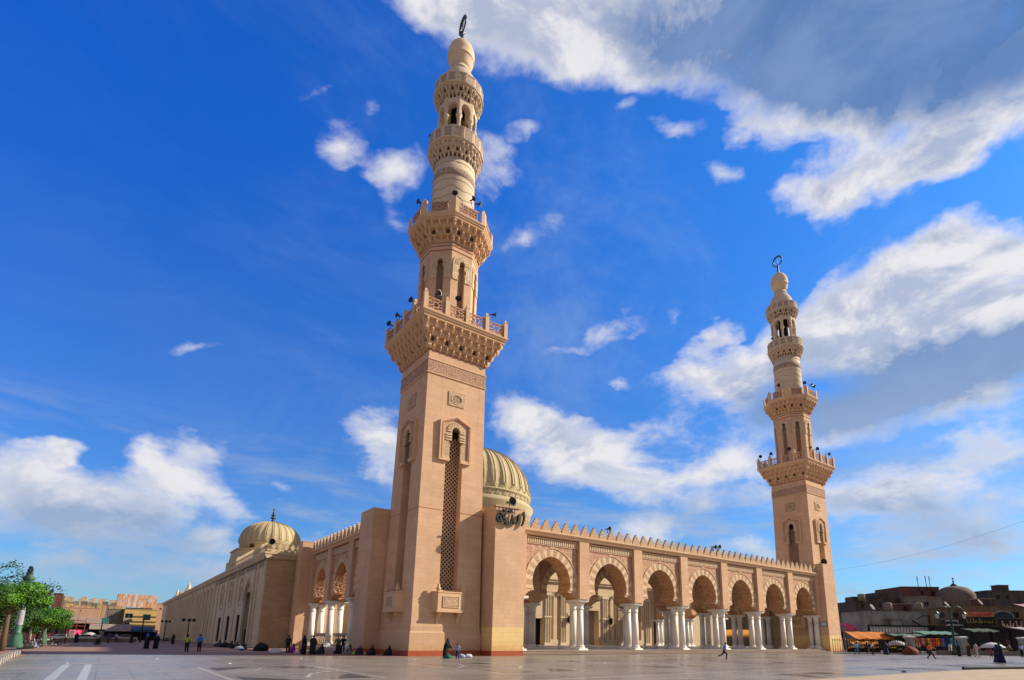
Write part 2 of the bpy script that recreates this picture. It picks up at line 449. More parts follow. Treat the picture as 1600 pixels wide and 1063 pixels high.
plaster('trim_pink', c4(.70, .46, .275), 0.3)
plaster('line_red', c4(.42, .16, .10), 0.3)
plaster('cream', c4(.73, .545, .36), 0.25)
plaster('cream_grey', c4(.66, .52, .37), 0.45, dirt=c4(.36, .27, .19))
plaster('dome_cream', c4(.52, .43, .25), 0.3, dirt=c4(.42, .35, .2), scale=0.5)
plaster('dome_rib', c4(.44, .34, .19), 0.3, scale=0.5)
plaster('white_marble', c4(.82, .78, .70), 0.18, 0.5, 1.2, spec=0.35, bump=0.05)
plaster('red_paint', c4(.40, .085, .03), 0.35, 0.6)
plaster('lattice_tan', c4(.56, .38, .25), 0.3)
plaster('lattice_lit', c4(.50, .27, .16), 0.3)
plaster('bronze', c4(.035, .055, .045), 0.4, 0.45, spec=0.5)
plaster('black_paint', c4(.012, .013, .016), 0.4, 0.4, spec=0.5)
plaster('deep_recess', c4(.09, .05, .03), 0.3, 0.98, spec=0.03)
plaster('portal_grey', c4(.24, .23, .17), 0.4)  # portal back: its dark shading put into the colour
plaster('dark_wood_and_void', c4(.022, .014, .010), 0.4, 0.98, 2.0, spec=0.03)  # dark timber; its near-black also stands for unlit openings
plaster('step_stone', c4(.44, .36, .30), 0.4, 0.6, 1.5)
plaster('step_riser', c4(.20, .135, .105), 0.4, 0.7, 1.5)  # darker than the treads: shadow under the nosings put into the colour
plaster('iron_black', c4(.02, .02, .022), 0.3, 0.7, spec=0.2)
plaster('green_paint', c4(.035, .17, .10), 0.6, 0.45, 2.5, dirt=c4(.16, .20, .10), spec=0.5)
plaster('dark_green', c4(.012, .05, .035), 0.5, 0.45, 2.5, spec=0.5)

def carved(name, ground, relief, scale=2.2, strength=1.0):
    """arabesque relief: interlaced rings and strapwork"""
    k = NT(name)
    vec, s = k.wallvec()
    P = k.obj()
    a = k.n('ShaderNodeTexVoronoi', feature='DISTANCE_TO_EDGE', voronoi_dimensions='3D')
    k.plug(a.inputs['Vector'], k.pos()); a.inputs['Scale'].default_value = scale; a.inputs['Randomness'].default_value = 0.55
    e = k.n('ShaderNodeTexVoronoi', feature='F1', voronoi_dimensions='3D')
    k.plug(e.inputs['Vector'], k.pos()); e.inputs['Scale'].default_value = scale * 1.9; e.inputs['Randomness'].default_value = 0.4
    rings = k.math('ABSOLUTE', k.math('SUBTRACT', k.math('FRACT', k.math('MULTIPLY', e.outputs['Distance'], 2.4)), 0.5))
    strap = k.rng(a.outputs[0], 0.03, 0.09, 1, 0)
    pat = k.math('MAXIMUM', strap, k.rng(rings, 0.18, 0.3))
    col = k.mix(pat, ground, relief)
    big = k.noise(P, 0.8, 4)
    col = k.mix(k.rng(big, 0.5, 0.8, 0, 0.25), col, tuple(x * 0.6 for x in ground[:3]) + (1,))
    k.bump(pat, strength, 0.05)
    return k.out(col, 0.88)
carved('carved_red', c4(.42, .19, .12), c4(.66, .43, .29), 2.3)
carved('carved_cream', c4(.56, .38, .24), c4(.76, .58, .38), 2.6)
carved('carved_band', c4(.36, .17, .11), c4(.62, .40, .27), 3.2)
carved('carved_soffit', c4(.44, .19, .085), c4(.70, .42, .22), 2.0)
carved('carved_grey', c4(.30, .20, .14), c4(.56, .43, .31), 3.0)
carved('carved_fine', c4(.48, .28, .16), c4(.74, .53, .33), 4.5)

# ------------------------------------------------------------------ ground
def flat(name, poly, z, mat, kind='structure'):
    mb = MB(); mb.add([(x, y, z) for x, y in poly], [tuple(range(len(poly)))])
    o = mb.build(name, mat); o['kind'] = kind
    return o
def ground_mats():
    k = NT('asphalt'); P = k.pos()
    a = k.noise(P, 0.05, 6, 0.6); b = k.noise(P, 3.0, 5, 0.7)
    col = k.mix(k.rng(a, 0.35, 0.65), c4(.16, .13, .10), c4(.10, .09, .085))
    col = k.mix(k.rng(b, 0.4, 0.7, 0, 0.4), col, c4(.24, .19, .14))
    k.bump(b, 0.3, 0.02); k.out(col, 0.9)
    k = NT('brick_paving'); P = k.pos()
    br = k.n('ShaderNodeTexBrick'); k.plug(br.inputs['Vector'], P); br.inputs['Scale'].default_value = 1
    br.inputs['Brick Width'].default_value = 0.4; br.inputs['Row Height'].default_value = 0.2; br.inputs['Mortar Size'].default_value = 0.012
    br.inputs['Color1'].default_value = c4(.34, .185, .115); br.inputs['Color2'].default_value = c4(.27, .15, .10); br.inputs['Mortar'].default_value = c4(.2, .15, .12)
    a = k.noise(P, 0.25, 6, 0.65)
    col = k.mix(k.rng(a, 0.4, 0.7, 0, 0.7), br.outputs[0], c4(.24, .19, .15))
    k.bump(k.noise(P, 6, 4), 0.3, 0.02); k.out(col, 0.75)
    # polished marble flags with slight differences of tone and gloss
    k = NT('marble_plaza'); P = k.pos()
    br = k.n('ShaderNodeTexBrick', offset=0.0); k.plug(br.inputs['Vector'], P); br.inputs['Scale'].default_value = 1
    br.inputs['Brick Width'].default_value = 1.2; br.inputs['Row Height'].default_value = 1.2; br.inputs['Mortar Size'].default_value = 0.022; br.inputs['Mortar Smooth'].default_value = 0.2
    br.inputs['Color1'].default_value = c4(.235, .21, .18); br.inputs['Color2'].default_value = c4(.18, .165, .145); br.inputs['Mortar'].default_value = c4(.09, .08, .07)
    a = k.noise(P, 0.18, 7, 0.62); b = k.noise(P, 1.7, 7, 0.7); c = k.noise(P, 14, 5, 0.6)
    col = k.mix(k.rng(a, 0.38, 0.66, 0, 0.75), br.outputs[0], c4(.30, .255, .20))
    col = k.mix(k.rng(b, 0.45, 0.75, 0, 0.5), col, c4(.165, .155, .14))
    col = k.mix(k.rng(c, 0.5, 0.8, 0, 0.3), col, c4(.34, .31, .27))
    r = k.math('ADD', k.rng(b, 0.3, 0.75, 0.16, 0.38), k.rng(a, 0.35, 0.7, 0.02, 0.14))
    k.bump(k.math('ADD', k.math('MULTIPLY', br.outputs[1], -1), k.math('MULTIPLY', k.noise(P, 0.9, 3), 0.10)), 0.06, 0.02)
    k.out(col, r, 0.4)
    for nm, c, rg in (('inlay_white', c4(.46, .44, .41), 0.22), ('inlay_dark', c4(.085, .09, .09), 0.2), ('inlay_beige', c4(.45, .34, .22), 0.25)):
        k = NT(nm); P = k.pos(); b = k.noise(P, 2.0, 6, 0.7)
        k.out(k.mix(k.rng(b, 0.4, 0.75, 0, 0.4), c, tuple(x * 0.6 for x in c[:3]) + (1,)), rg, 0.5)
    k = NT('dusty_paving'); P = k.pos(); b = k.noise(P, 1.2, 7, 0.7); a = k.noise(P, 0.2, 4)
    col = k.mix(k.rng(b, 0.35, 0.7), c4(.47, .36, .22), c4(.34, .27, .19)); col = k.mix(k.rng(a, 0.4, 0.7, 0, 0.5), col, c4(.40, .34, .27))
    k.bump(b, 0.3, 0.02); k.out(col, 0.75)
ground_mats()
flat('ground', [(-2500, -300), (3000, -300), (3000, 3500), (-2500, 3500)], -0.012, MAT['asphalt'])
flat('brick_paving', [(-60, 20), (40, 20), (40, 260), (-60, 260)], -0.006, MAT['brick_paving'])
flat('plaza', [(-4.4, -40), (112, -40), (112, 48.5), (20.7, 46.8), (-3.9, 61.8), (-4.4, 61.8)], 0.0, MAT['marble_plaza'])

def inlays():
    w = MB(); d = MB()
    def strip(a, b, wd, z=0.004, mb=w):
        a, b = Vector((*a, 0)), Vector((*b, 0)); t = (b - a).normalized(); s = Vector((-t.y, t.x, 0)) * wd / 2
        mb.add([(p.x, p.y, z) for p in (a - s, b - s, b + s, a + s)], [(0, 1, 2, 3)])
    strip((-1.32, 10), (-1.32, 40.8), 0.32); strip((-0.38, 10), (-0.38, 40.8), 0.30)
    strip((-4.4, 41.4), (100, 41.4), 0.26)
    strip((-4.4, 40.6), (2.6, 40.6), 0.14, 0.005)
    strip((14, 19.25), (112, 19.25), 0.34); strip((14, 18.2), (112, 18.2), 0.16)
    strip((14, -30), (14, 19.08), 0.3)
    for i in range(-1, 8):
        x0 = 4.15 + 11.55 * i
        if x0 < -1: continue
        for j in range(2 if i else 2):
            y0 = (23.4, 6.2)[j]; y1 = (34.9, 17.0)[j]
            if j == 1 and i == 0: continue
            x1 = x0 + 5.5
            strip((x0, y0), (x1, y0), 0.22); strip((x0, y1), (x1, y1), 0.22)
            strip((x0, y0 + 0.11), (x0, y1 - 0.11), 0.22); strip((x1, y0 + 0.11), (x1, y1 - 0.11), 0.22)
            cx, cy = (x0 + x1) / 2, (y0 + y1) / 2; hx = (x1 - x0) / 2 - 0.4; hy = (y1 - y0) / 2 - 0.5
            def fan(mb, pts, z): mb.add([(x, y, z) for x, y in pts], [tuple(range(len(pts)))])
            # dark corner wedges and slivers
            for sx in (-1, 1):
                for sy in (-1, 1):
                    fan(d, [(cx + sx * hx, cy + sy * hy), (cx + sx * hx * 0.15, cy + sy * hy), (cx + sx * hx, cy + sy * hy * 0.45)][::(1 if sx * sy > 0 else -1)], 0.0045)
            # white star outline
            out = [(cx + hx * 0.95 * math.cos(math.pi * k / 4) * (1 if k % 2 == 0 else 0.55), cy + hy * 0.8 * math.sin(math.pi * k / 4) * (1 if k % 2 == 0 else 0.55)) for k in range(8)]
            for k in range(8): strip(out[k], out[(k + 1) % 8], 0.2, 0.0065 + 0.0004 * (k % 2))
    o = w.build('white_marble_inlay', MAT['inlay_white']); o['kind'] = 'structure'
    o = d.build('dark_marble_inlay', MAT['inlay_dark']); o['kind'] = 'structure'
inlays()
flat('side_pavement', [(20, -40), (112, -40), (112, 10.0), (60, 11.0), (43, 13.1), (20, 13.6)], 0.02, MAT['dusty_paving'])

# ------------------------------------------------------------------ minaret
def polypts(n, a, z, extra=0.0):
    r = a / math.cos(math.pi / n)
    return [(r * math.cos(-math.pi / 2 + math.pi / n * (2 * j - 1) + extra), r * math.sin(-math.pi / 2 + math.pi / n * (2 * j - 1) + extra), z) for j in range(n)]
def polyprism(mb, n, prof, m=None, caps=True):
    """prof = [(apothem, z)...]"""
    return mb.loft([polypts(n, a, z) for a, z in prof], True, caps, m)

def muqarnas(mb, n, a0, z0, a1, z1, tiers, count):
    dz = (z1 - z0) / tiers
    for t in range(tiers):
        ap = a0 + (a1 - a0) * t / tiers; at = a0 + (a1 - a0) * (t + 1) / tiers
        zb = z0 + dz * t; zt = zb + dz
        polyprism(mb, n, [(ap - 0.02, zb - dz * 0.2), (ap - 0.02, zt)])
        polyprism(mb, n, [((ap + at) / 2, zb + dz * 0.66), (at, zb + dz * 0.74), (at, zt - 0.05), (at - 0.05, zt)])
        side = 2 * at * math.tan(math.pi / n)
        s = side / count
        ks = [(-side / 2 + s * (k + (0.5 if t % 2 else 0.0))) for k in range(count + (0 if t % 2 else 1))]
        sv_, sf_ = len(mb.v), len(mb.f)
        d = at - ap + 0.04
        for x in ks:
            w = s * 0.40
            x = max(-side / 2 + w * 0.35, min(side / 2 - w * 0.35, x))
            sec = [(-w / 2, 0), (-w * 0.42, d * 0.6), (-w * 0.2, d), (w * 0.2, d), (w * 0.42, d * 0.6), (w / 2, 0)]
            def ring(z, q, back=0.0): return [(x + px * q, -(ap - 0.02) - py * q, z) for px, py in sec]
            mb.loft([ring(zb - dz * 0.34, 0.12), ring(zb - dz * 0.05, 0.62), ring(zb + dz * 0.2, 0.98), ring(zb + dz * 0.5, 0.90), ring(zb + dz * 0.70, 1.0)], True, True)
        mb.rot4(n, sv_, sf_)
    return mb

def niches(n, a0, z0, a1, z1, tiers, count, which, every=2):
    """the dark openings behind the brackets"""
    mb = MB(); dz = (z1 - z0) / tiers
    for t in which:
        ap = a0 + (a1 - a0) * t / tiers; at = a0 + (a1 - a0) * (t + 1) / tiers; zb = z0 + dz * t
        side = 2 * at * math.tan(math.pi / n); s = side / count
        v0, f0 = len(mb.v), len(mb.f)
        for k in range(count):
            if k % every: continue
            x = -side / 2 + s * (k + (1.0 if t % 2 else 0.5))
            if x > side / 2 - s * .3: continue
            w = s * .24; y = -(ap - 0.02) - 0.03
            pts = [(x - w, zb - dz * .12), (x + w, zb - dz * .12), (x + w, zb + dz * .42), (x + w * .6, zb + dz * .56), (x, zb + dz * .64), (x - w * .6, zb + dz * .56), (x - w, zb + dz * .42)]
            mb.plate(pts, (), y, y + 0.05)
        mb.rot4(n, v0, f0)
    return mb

def pierced_panel(w, h, y, kind='star'):
    """a frame with an interlaced star, pierced right through"""
    mb = MB(); t = 0.12; d = 0.14
    for a, b, c, e in ((-w / 2, w / 2, 0, t), (-w / 2, w / 2, h - t, h)): mb.box(a, b, y - d / 2, y + d / 2, c, e)
    for a, b in ((-w / 2, -w / 2 + t), (w / 2 - t, w / 2)): mb.box(a, b, y - d / 2, y + d / 2, t, h - t)
    cx, cz = 0, h / 2; R = h * 0.24
    pts = [(cx + R * math.cos(math.pi * i / 4), cz + R * math.sin(math.pi * i / 4)) for i in range(8)]
    y2 = y + 0.004
    for i in range(8): mb.bar((pts[i][0], y2, pts[i][1]), (pts[(i + 1) % 8][0], y2, pts[(i + 1) % 8][1]), d * 0.7, 0.11, up=(0, 0, 1) if abs(pts[i][0] - pts[(i + 1) % 8][0]) > 0.02 else (1, 0, 0))
    for i in range(8):
        a = math.pi * i / 4 + math.pi / 8
        q = (cx + R * 1.0 * math.cos(a), cz + R * 1.0 * math.sin(a))
        e = (cx + (w / 2 - t) * (1 if math.cos(a) > 0 else -1) * (1 if abs(math.cos(a)) > 0.5 else 0.55), cz + (h / 2 - t) * (1 if math.sin(a) > 0 else -1) * (1 if abs(math.sin(a)) > 0.5 else 0.45))
        mb.bar((q[0], y, q[1]), (e[0], y, e[1]), d * 0.6, 0.10)
    for sx in (-1, 1):
        for sz in (-1, 1):
            mb.bar((sx * (w / 2 - t), y - 0.004, cz + sz * h * 0.1), (sx * w * 0.24, y - 0.004, cz + sz * (h / 2 - t)), d * 0.6, 0.09)
    return mb

def lattice(w, z0, z1, y, step=0.42, t=0.075, d=0.07):
    mb = MB()
    hgt = z1 - z0
    for sgn in (1, -1):
        k = -w
        while k < hgt + 0.001:
            # line z = z0 + k + (x + w/2) going up, or mirrored
            xa, za = 0.0, k
            xb, zb = w, k + w
            if za < 0: xa, za = -k, 0.0
            if zb > hgt: xb, zb = hgt - k, hgt
            if xb > xa + 0.02:
                X = (lambda v: -w / 2 + v) if sgn > 0 else (lambda v: w / 2 - v)
                mb.bar((X(xa), y + 0.01 * sgn, z0 + za), (X(xb), y + 0.01 * sgn, z0 + zb), d, t)
            k += step
    return mb

def hw(z): return 3.59 - 0.27 * (z - 2.7) / 27.5

def slot_sides(mb, n, f, z0, z1, xa, xb, za, zb, depth, extra=(), m=0, mrec=1):
    """n sides whose face lies at y=-f(z); rectangular slots cut into each"""
    tn = math.tan(math.pi / n)
    zs = sorted(set([z0, za, zb, z1])); sv_, sf_ = len(mb.v), len(mb.f)
    for i in range(len(zs) - 1):
        a, b = zs[i], zs[i + 1]
        fa, fb = f(a), f(b)
        cols_a = [-fa * tn, xa, xb, fa * tn]; cols_b = [-fb * tn, xa, xb, fb * tn]
        for c in range(3):
            if c == 1 and a >= za - 1e-6 and b <= zb + 1e-6: continue
            mb.add([(cols_a[c], -fa, a), (cols_a[c + 1], -fa, a), (cols_b[c + 1], -fb, b), (cols_b[c], -fb, b)], [(0, 1, 2, 3)], m)
    fa, fb = f(za), f(zb)
    A = [(xa, -fa, za), (xb, -fa, za), (xb, -fb, zb), (xa, -fb, zb)]
    B = [(xa, -fa + depth, za), (xb, -fa + depth, za), (xb, -fb + depth, zb), (xa, -fb + depth, zb)]
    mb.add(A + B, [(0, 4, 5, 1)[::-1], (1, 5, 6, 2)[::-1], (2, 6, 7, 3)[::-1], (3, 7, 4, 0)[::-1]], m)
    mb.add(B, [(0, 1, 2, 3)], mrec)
    mb.rot4(n, sv_, sf_)

def keyhole(w0, w1, za, zl, zs, top):
    """half outline (right side, going up) of the scalloped arch"""
    pts = [(w0, za), (w0, zl - 0.55), (w0 - 0.08, zl - 0.35), (w0 + 0.10, zl - 0.15), (w0 + 0.10, zl + 0.1), (w1 + 0.02, zl + 0.3), (w1, zl + 0.5), (w1, zs)]
    for i in range(1, 7):
        a = math.pi / 2 * i / 6
        pts.append((w1 * math.cos(a), zs + (top - zs) * math.sin(a)))
    return pts

def make_minaret():
    root = empty('minaret')
    # foot
    mb = MB()
    polyprism(mb, 4, [(3.72, 0.47), (3.70, 2.05), (3.62, 2.2), (3.62, 2.68), (3.60, 2.72)])
    mb.build('plinth', MAT['pink_plinth'], root)
    polyprism(MB(), 4, [(3.76, 0), (3.75, 0.47)]).build('painted_foot', MAT['red_paint'], root)
    # square shaft
    mb = MB()
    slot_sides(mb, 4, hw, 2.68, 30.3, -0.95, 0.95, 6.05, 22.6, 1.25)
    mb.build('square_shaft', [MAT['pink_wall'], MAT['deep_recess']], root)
    mb = MB()
    q = hw(13.72) + 0.012
    corner = [(-0.95, -q), (-q, -q), (-q, -0.95), (-q + 0.06, -0.95), (-q + 0.06, -q + 0.06), (-0.95, -q + 0.06)]
    mb.loft([[(x, y, z) for x, y in corner] for z in (13.72, 13.79)])      # runs round each corner, stops at the window slots
    sc0 = mb.build('string_course', MAT['line_red'], root)
    for k in (1, 2, 3): inst(sc0, root, rz=math.pi / 2 * k)
    mb = MB()
    polyprism(mb, 4, [(hw(27.9) + 0.05, 27.95), (hw(29) + 0.05, 29.15)], 0)
    for z in (27.75, 29.2): polyprism(mb, 4, [(hw(z) + 0.10, z), (hw(z) + 0.10, z + 0.13)], 1)
    mb.build('carved_band', [MAT['carved_band'], MAT['trim_pink']], root)
    # things that repeat on the four sides
    def foursides(name, mb, mats, n=4, subs=()):
        first = None
        for k in range(n):
            if first is None:
                o = first = mb.build(name, mats, root)
                for (sn, smb, sm) in subs: smb.build(sn, sm, o)
            else:
                o = inst(first, root, rz=2 * math.pi * k / n)
        return first
    # tall lattice window
    foursides('lattice_window', lattice(1.86, 6.1, 21.6, -hw(14) + 0.86, 0.43, 0.10), MAT['lattice_tan'])
    # arched panel round its head
    yf = -hw(21)
    out = [(-1.8, 18.8), (-1.8, 23.0), (0, 23.8), (1.8, 23.0), (1.8, 18.8)]
    inn = [(-1.42, 19.15), (-1.42, 22.75), (0, 23.38), (1.42, 22.75), (1.42, 19.15)]
    mb = MB()
    R = keyhole(0.62, 0.42, 18.8, 20.9, 22.0, 22.45)
    frame_outer = [(0.62, 18.8), (1.8, 18.8), (1.8, 23.0), (0, 23.8), (-1.8, 23.0), (-1.8, 18.8), (-0.62, 18.8), (-0.62, 19.15), (-1.42, 19.15), (-1.42, 22.75), (0, 23.38), (1.42, 22.75), (1.42, 19.15), (0.62, 19.15)]
    mb.plate(frame_outer, (), yf - 0.30, yf + 0.02)
    sub = MB()
    inf = [(0.62, 19.15), (1.42, 19.15), (1.42, 22.75), (0, 23.38), (-1.42, 22.75), (-1.42, 19.15), (-0.62, 19.15)] + [(-x, z) for x, z in R if z > 19.2] + [(x, z) for x, z in reversed(R) if z > 19.2][1:]
    sub.plate(inf, (), yf - 0.17, yf + 0.02)
    fan = MB()
    for i in range(13):
        a = math.pi * (i - 0.0) / 12
        c, s_ = math.cos(a), math.sin(a)
        fan.bar((0.47 * c, yf - 0.2, 22.0 + 0.5 * s_), (1.0 * c, yf - 0.2, 22.0 + 1.0 * s_), 0.12, 0.11)
    for sx in (-1, 1):
        for i in range(3): fan.box(min(sx * 0.47, sx * 1.1), max(sx * 0.47, sx * 1.1), yf - 0.26, yf - 0.15, 21.0 + 0.27 * i, 21.11 + 0.27 * i)
    edge = MB()
    for sx in (-1, 1): edge.box(min(sx * 1.5, sx * 1.58), max(sx * 1.5, sx * 1.58), yf - 0.325, yf - 0.29, 19.0, 22.8)
    edge.bar((-1.54, yf - 0.315, 22.8), (0, yf - 0.315, 23.48), 0.05, 0.08); edge.bar((1.54, yf - 0.315, 22.8), (0, yf - 0.315, 23.48), 0.05, 0.08)
    foursides('arched_panel', mb, MAT['trim_pink'], 4, (('carved_infill', sub, MAT['carved_fine']), ('fluted_fan', fan, MAT['cream']), ('red_moulding', edge, MAT['line_red'])))
    # square medallion
    yf = -hw(25.6)
    ov = [(0.62 * math.cos(2 * math.pi * i / 20), 25.6 + 0.5 * math.sin(2 * math.pi * i / 20)) for i in range(20)]
    mb = MB().plate([(-0.92, 24.85), (0.92, 24.85), (0.92, 26.35), (-0.92, 26.35)], [ov], yf - 0.08, yf + 0.02)
    gr = MB()
    for i in range(-3, 4):
        gr.bar((i * 0.17, yf - 0.03, 25.18), (i * 0.17, yf - 0.03, 26.02), 0.03, 0.04, up=(1, 0, 0)); gr.bar((-0.58, yf - 0.035, 25.6 + i * 0.13), (0.58, yf - 0.035, 25.6 + i * 0.13), 0.03, 0.035)
    bk = MB().plate([(x * 0.99, 25.6 + (z - 25.6) * 0.99) for x, z in ov], (), yf - 0.012, yf + 0.01)
    rim = MB()
    for i in range(20):
        a, b = ov[i], ov[(i + 1) % 20]
        rim.bar((a[0], yf - 0.09, a[1]), (b[0], yf - 0.09, b[1]), 0.06, 0.07)
    foursides('oval_medallion', mb, MAT['carved_fine'], 4, (('grille', gr, MAT['cream']), ('opening', bk, MAT['deep_recess']), ('rim', rim, MAT['cream'])))
    # balcony box under the window
    yf = -hw(5)
    plan = [(-1.66, 0.02), (-1.38, -0.72), (1.38, -0.72), (1.66, 0.02)]
    mb = MB()
    mb.loft([[(x, yf + y, z) for x, y in plan] for z in (4.15, 5.75)])
    mb.loft([[(x * 1.05, yf + y * 1.08, z) for x, y in plan] for z in (3.95, 4.15)])
    mb.loft([[(x * 1.03, yf + y * 1.05, z) for x, y in plan] for z in (5.75, 5.88)])
    cbs = []
    for sx in (-1, 1):
        cb = MB(); cbs.append(cb)
        cb.loft([[(sx * 1.05 + px * q, yf + 0.01 - py * q2, z) for px, py in ((-.17, 0), (-.17, 1), (.17, 1), (.17, 0))] for q, q2, z in ((0.5, 0.10, 2.95), (0.8, .2, 3.25), (1, .3, 3.45), (1, .55, 3.7), (1, .62, 3.95))])
    kns = [MB(), MB()]
    for sx, kn in ((-1, kns[0]), (1, kns[1])):
        kn.smooth = True
        kn.lathe([(0.12, 5.88), (0.2, 6.0), (0.24, 6.15), (0.14, 6.3), (0.1, 6.34), (0.16, 6.45), (0.03, 6.62)], 10, (sx * 1.3, yf - 0.55))
    pn = MB().plate([(-0.72, 4.5), (0.72, 4.5), (0.72, 5.35), (-0.72, 5.35)], (), yf - 0.76, yf - 0.71)
    fr = MB()
    for a in ((-0.86, 0.86, 4.40, 4.46), (-0.86, 0.86, 5.39, 5.45)): fr.box(a[0], a[1], yf - 0.79, yf - 0.71, a[2], a[3])
    for a in ((-0.86, -0.79), (0.79, 0.86)): fr.box(a[0], a[1], yf - 0.788, yf - 0.711, 4.46, 5.39)
    foursides('window_box', mb, MAT['trim_pink'], 4, (('bracket', cbs[0], MAT['trim_pink']), ('bracket', cbs[1], MAT['trim_pink']), ('knob', kns[0], MAT['trim_pink']), ('knob', kns[1], MAT['trim_pink']), ('carved_panel', pn, MAT['carved_fine']), ('panel_frame', fr, MAT['cream'])))
    # first balcony (square)
    mb = MB(); muqarnas(mb, 4, 3.33, 30.45, 4.78, 33.15, 4, 10)
    mb.m = 1
    polyprism(mb, 4, [(3.35, 30.22), (3.37, 30.28), (3.37, 30.38), (3.34, 30.42)])
    mb.build('square_muqarnas', [MAT['trim_pink'], MAT['line_red']], root)
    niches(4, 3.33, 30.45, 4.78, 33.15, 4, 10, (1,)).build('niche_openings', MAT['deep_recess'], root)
    mb = MB(); polyprism(mb, 4, [(4.80, 33.15), (4.92, 33.28), (4.92, 33.36), (5.04, 33.48), (5.04, 33.62), (4.98, 33.66)])
    mb.build('square_balcony_floor', MAT['trim_pink'], root)
    post = MB(); w = 0.21
    post.box(-w, w, -w, w, 33.66, 35.38)
    post.loft([[(sx * w * q, sy * w * q, z) for sx, sy in ((-1, -1), (1, -1), (1, 1), (-1, 1))] for q, z in ((1.12, 35.38), (1.12, 35.45), (0.5, 35.5), (0.62, 35.62), (0.45, 35.78), (0.05, 35.86))])
    p0 = None
    for k in range(4):
        for j in range(4):
            x = -4.76 + 2.38 * j
            a = math.pi / 2 * k
            loc = (x * math.cos(a) + 4.76 * math.sin(a), x * math.sin(a) - 4.76 * math.cos(a), 0)
            if p0 is None: p0 = post.build('railing_post', MAT['trim_pink'], root, loc)
            else: inst(p0, root, loc, a)
    pan = pierced_panel(1.92, 1.3, 0)
    pan.box(-0.98, 0.98, -0.11, 0.11, -0.12, 0.0)
    q0 = None
    for k in range(4):
        for j in range(4):
            x = -3.57 + 2.38 * j; a = math.pi / 2 * k
            loc = (x * math.cos(a) + 4.76 * math.sin(a), x * math.sin(a) - 4.76 * math.cos(a), 33.78)
            if q0 is None: q0 = pan.build('railing_panel', MAT['carved_red'], root, loc)
            else: inst(q0, root, loc, a)
    # octagonal shaft
    A = 3.04
    mb = MB(); slot_sides(mb, 8, lambda z: A, 33.6, 43.9, -0.40, 0.40, 34.3, 42.0, 0.7)
    for z in (42.95, 43.5): polyprism(mb, 8, [(A + 0.03, z), (A + 0.05, z + 0.04), (A + 0.05, z + 0.09), (A + 0.03, z + 0.13)], 2)
    mb.build('octagonal_shaft', [MAT['pink_wall'], MAT['dark_wood_and_void'], MAT['line_red']], root)
    foursides('octagon_lattice', lattice(0.78, 34.3, 41.7, -A + 0.35, 0.30, 0.05), MAT['lattice_tan'], 8)
    y = -A
    mb = MB()
    Rk = keyhole(0.42, 0.30, 39.55, 40.7, 41.6, 41.95)
    outl = [(0.42, 39.55), (1.12, 39.55), (1.12, 41.5), (0.95, 42.15), (0.55, 42.5), (0, 42.62), (-0.55, 42.5), (-0.95, 42.15), (-1.12, 41.5), (-1.12, 39.55), (-0.42, 39.55)] + [(-x, z) for x, z in Rk[1:]] + [(x, z) for x, z in reversed(Rk[1:])][1:]
    mb.plate(outl, (), y - 0.09, y + 0.02)
    fan = MB()
    for i in range(11):
        a = math.pi * (i + 0.0) / 10
        fan.bar((0.34 * math.cos(a), y - 0.11, 41.6 + 0.38 * math.sin(a)), (0.86 * math.cos(a), y - 0.11, 41.6 + 0.8 * math.sin(a)), 0.07, 0.10)
    foursides('octagon_arch_panel', mb, MAT['carved_cream'], 8, (('fluted_fan', fan, MAT['cream']),))
    # second balcony (octagon)
    mb = MB(); muqarnas(mb, 8, 3.06, 44.15, 4.30, 46.25, 3, 4)
    mb.build('octagonal_muqarnas', MAT['trim_pink'], root)
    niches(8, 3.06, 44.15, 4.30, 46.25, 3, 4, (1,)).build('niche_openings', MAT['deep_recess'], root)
    mb = MB(); polyprism(mb, 8, [(4.32, 46.25), (4.42, 46.36), (4.42, 46.45), (4.54, 46.58), (4.54, 46.72), (4.48, 46.76)])
    mb.build('octagonal_balcony_floor', MAT['trim_pink'], root)
    rr = 4.28; r2 = rr / math.cos(math.pi / 8)
    post = MB()
    sec = [(-0.42, 0.10), (-0.40, -0.06), (0, -0.22), (0.40, -0.06), (0.42, 0.10)]
    post.loft([[(x, yy, z) for x, yy in sec] for z in (46.76, 48.25)])
    post.loft([[(x * q, yy * q, z) for x, yy in sec] for q, z in ((1.0, 48.25), (0.6, 48.45), (0.3, 48.52), (0.35, 48.62), (0.05, 48.72))])
    p0 = q0 = None
    pan = pierced_panel(1.9, 1.05, 0); pan.box(-1.1, 1.1, -0.08, 0.08, 1.06, 1.16); pan.box(-1.1, 1.1, -0.10, 0.10, -0.2, -0.01); pan.m = 1; pan.box(-0.9, 0.9, 0.03, 0.05, 0.05, 1.0)
    for k in range(8):
        a = 2 * math.pi * k / 8
        b = a + math.pi / 8
        loc = (r2 * math.sin(b), -r2 * math.cos(b), 0)
        if p0 is None: p0 = post.build('octagon_post', MAT['trim_pink'], root, loc, b)
        else: inst(p0, root, loc, b)
        loc = (rr * math.sin(a), -rr * math.cos(a), 46.98)
        if q0 is None: q0 = pan.build('octagon_panel', [MAT['carved_red'], MAT['carved_red']], root, loc, a)
        else: inst(q0, root, loc, a)
    # round shaft
    mb = MB(); mb.smooth = True
    mb.lathe([(2.56, 46.7), (2.50, 50), (2.45, 53.5), (2.42, 56)], 48)
    mb.build('round_shaft', MAT['cream_grey'], root)
    mb = MB()
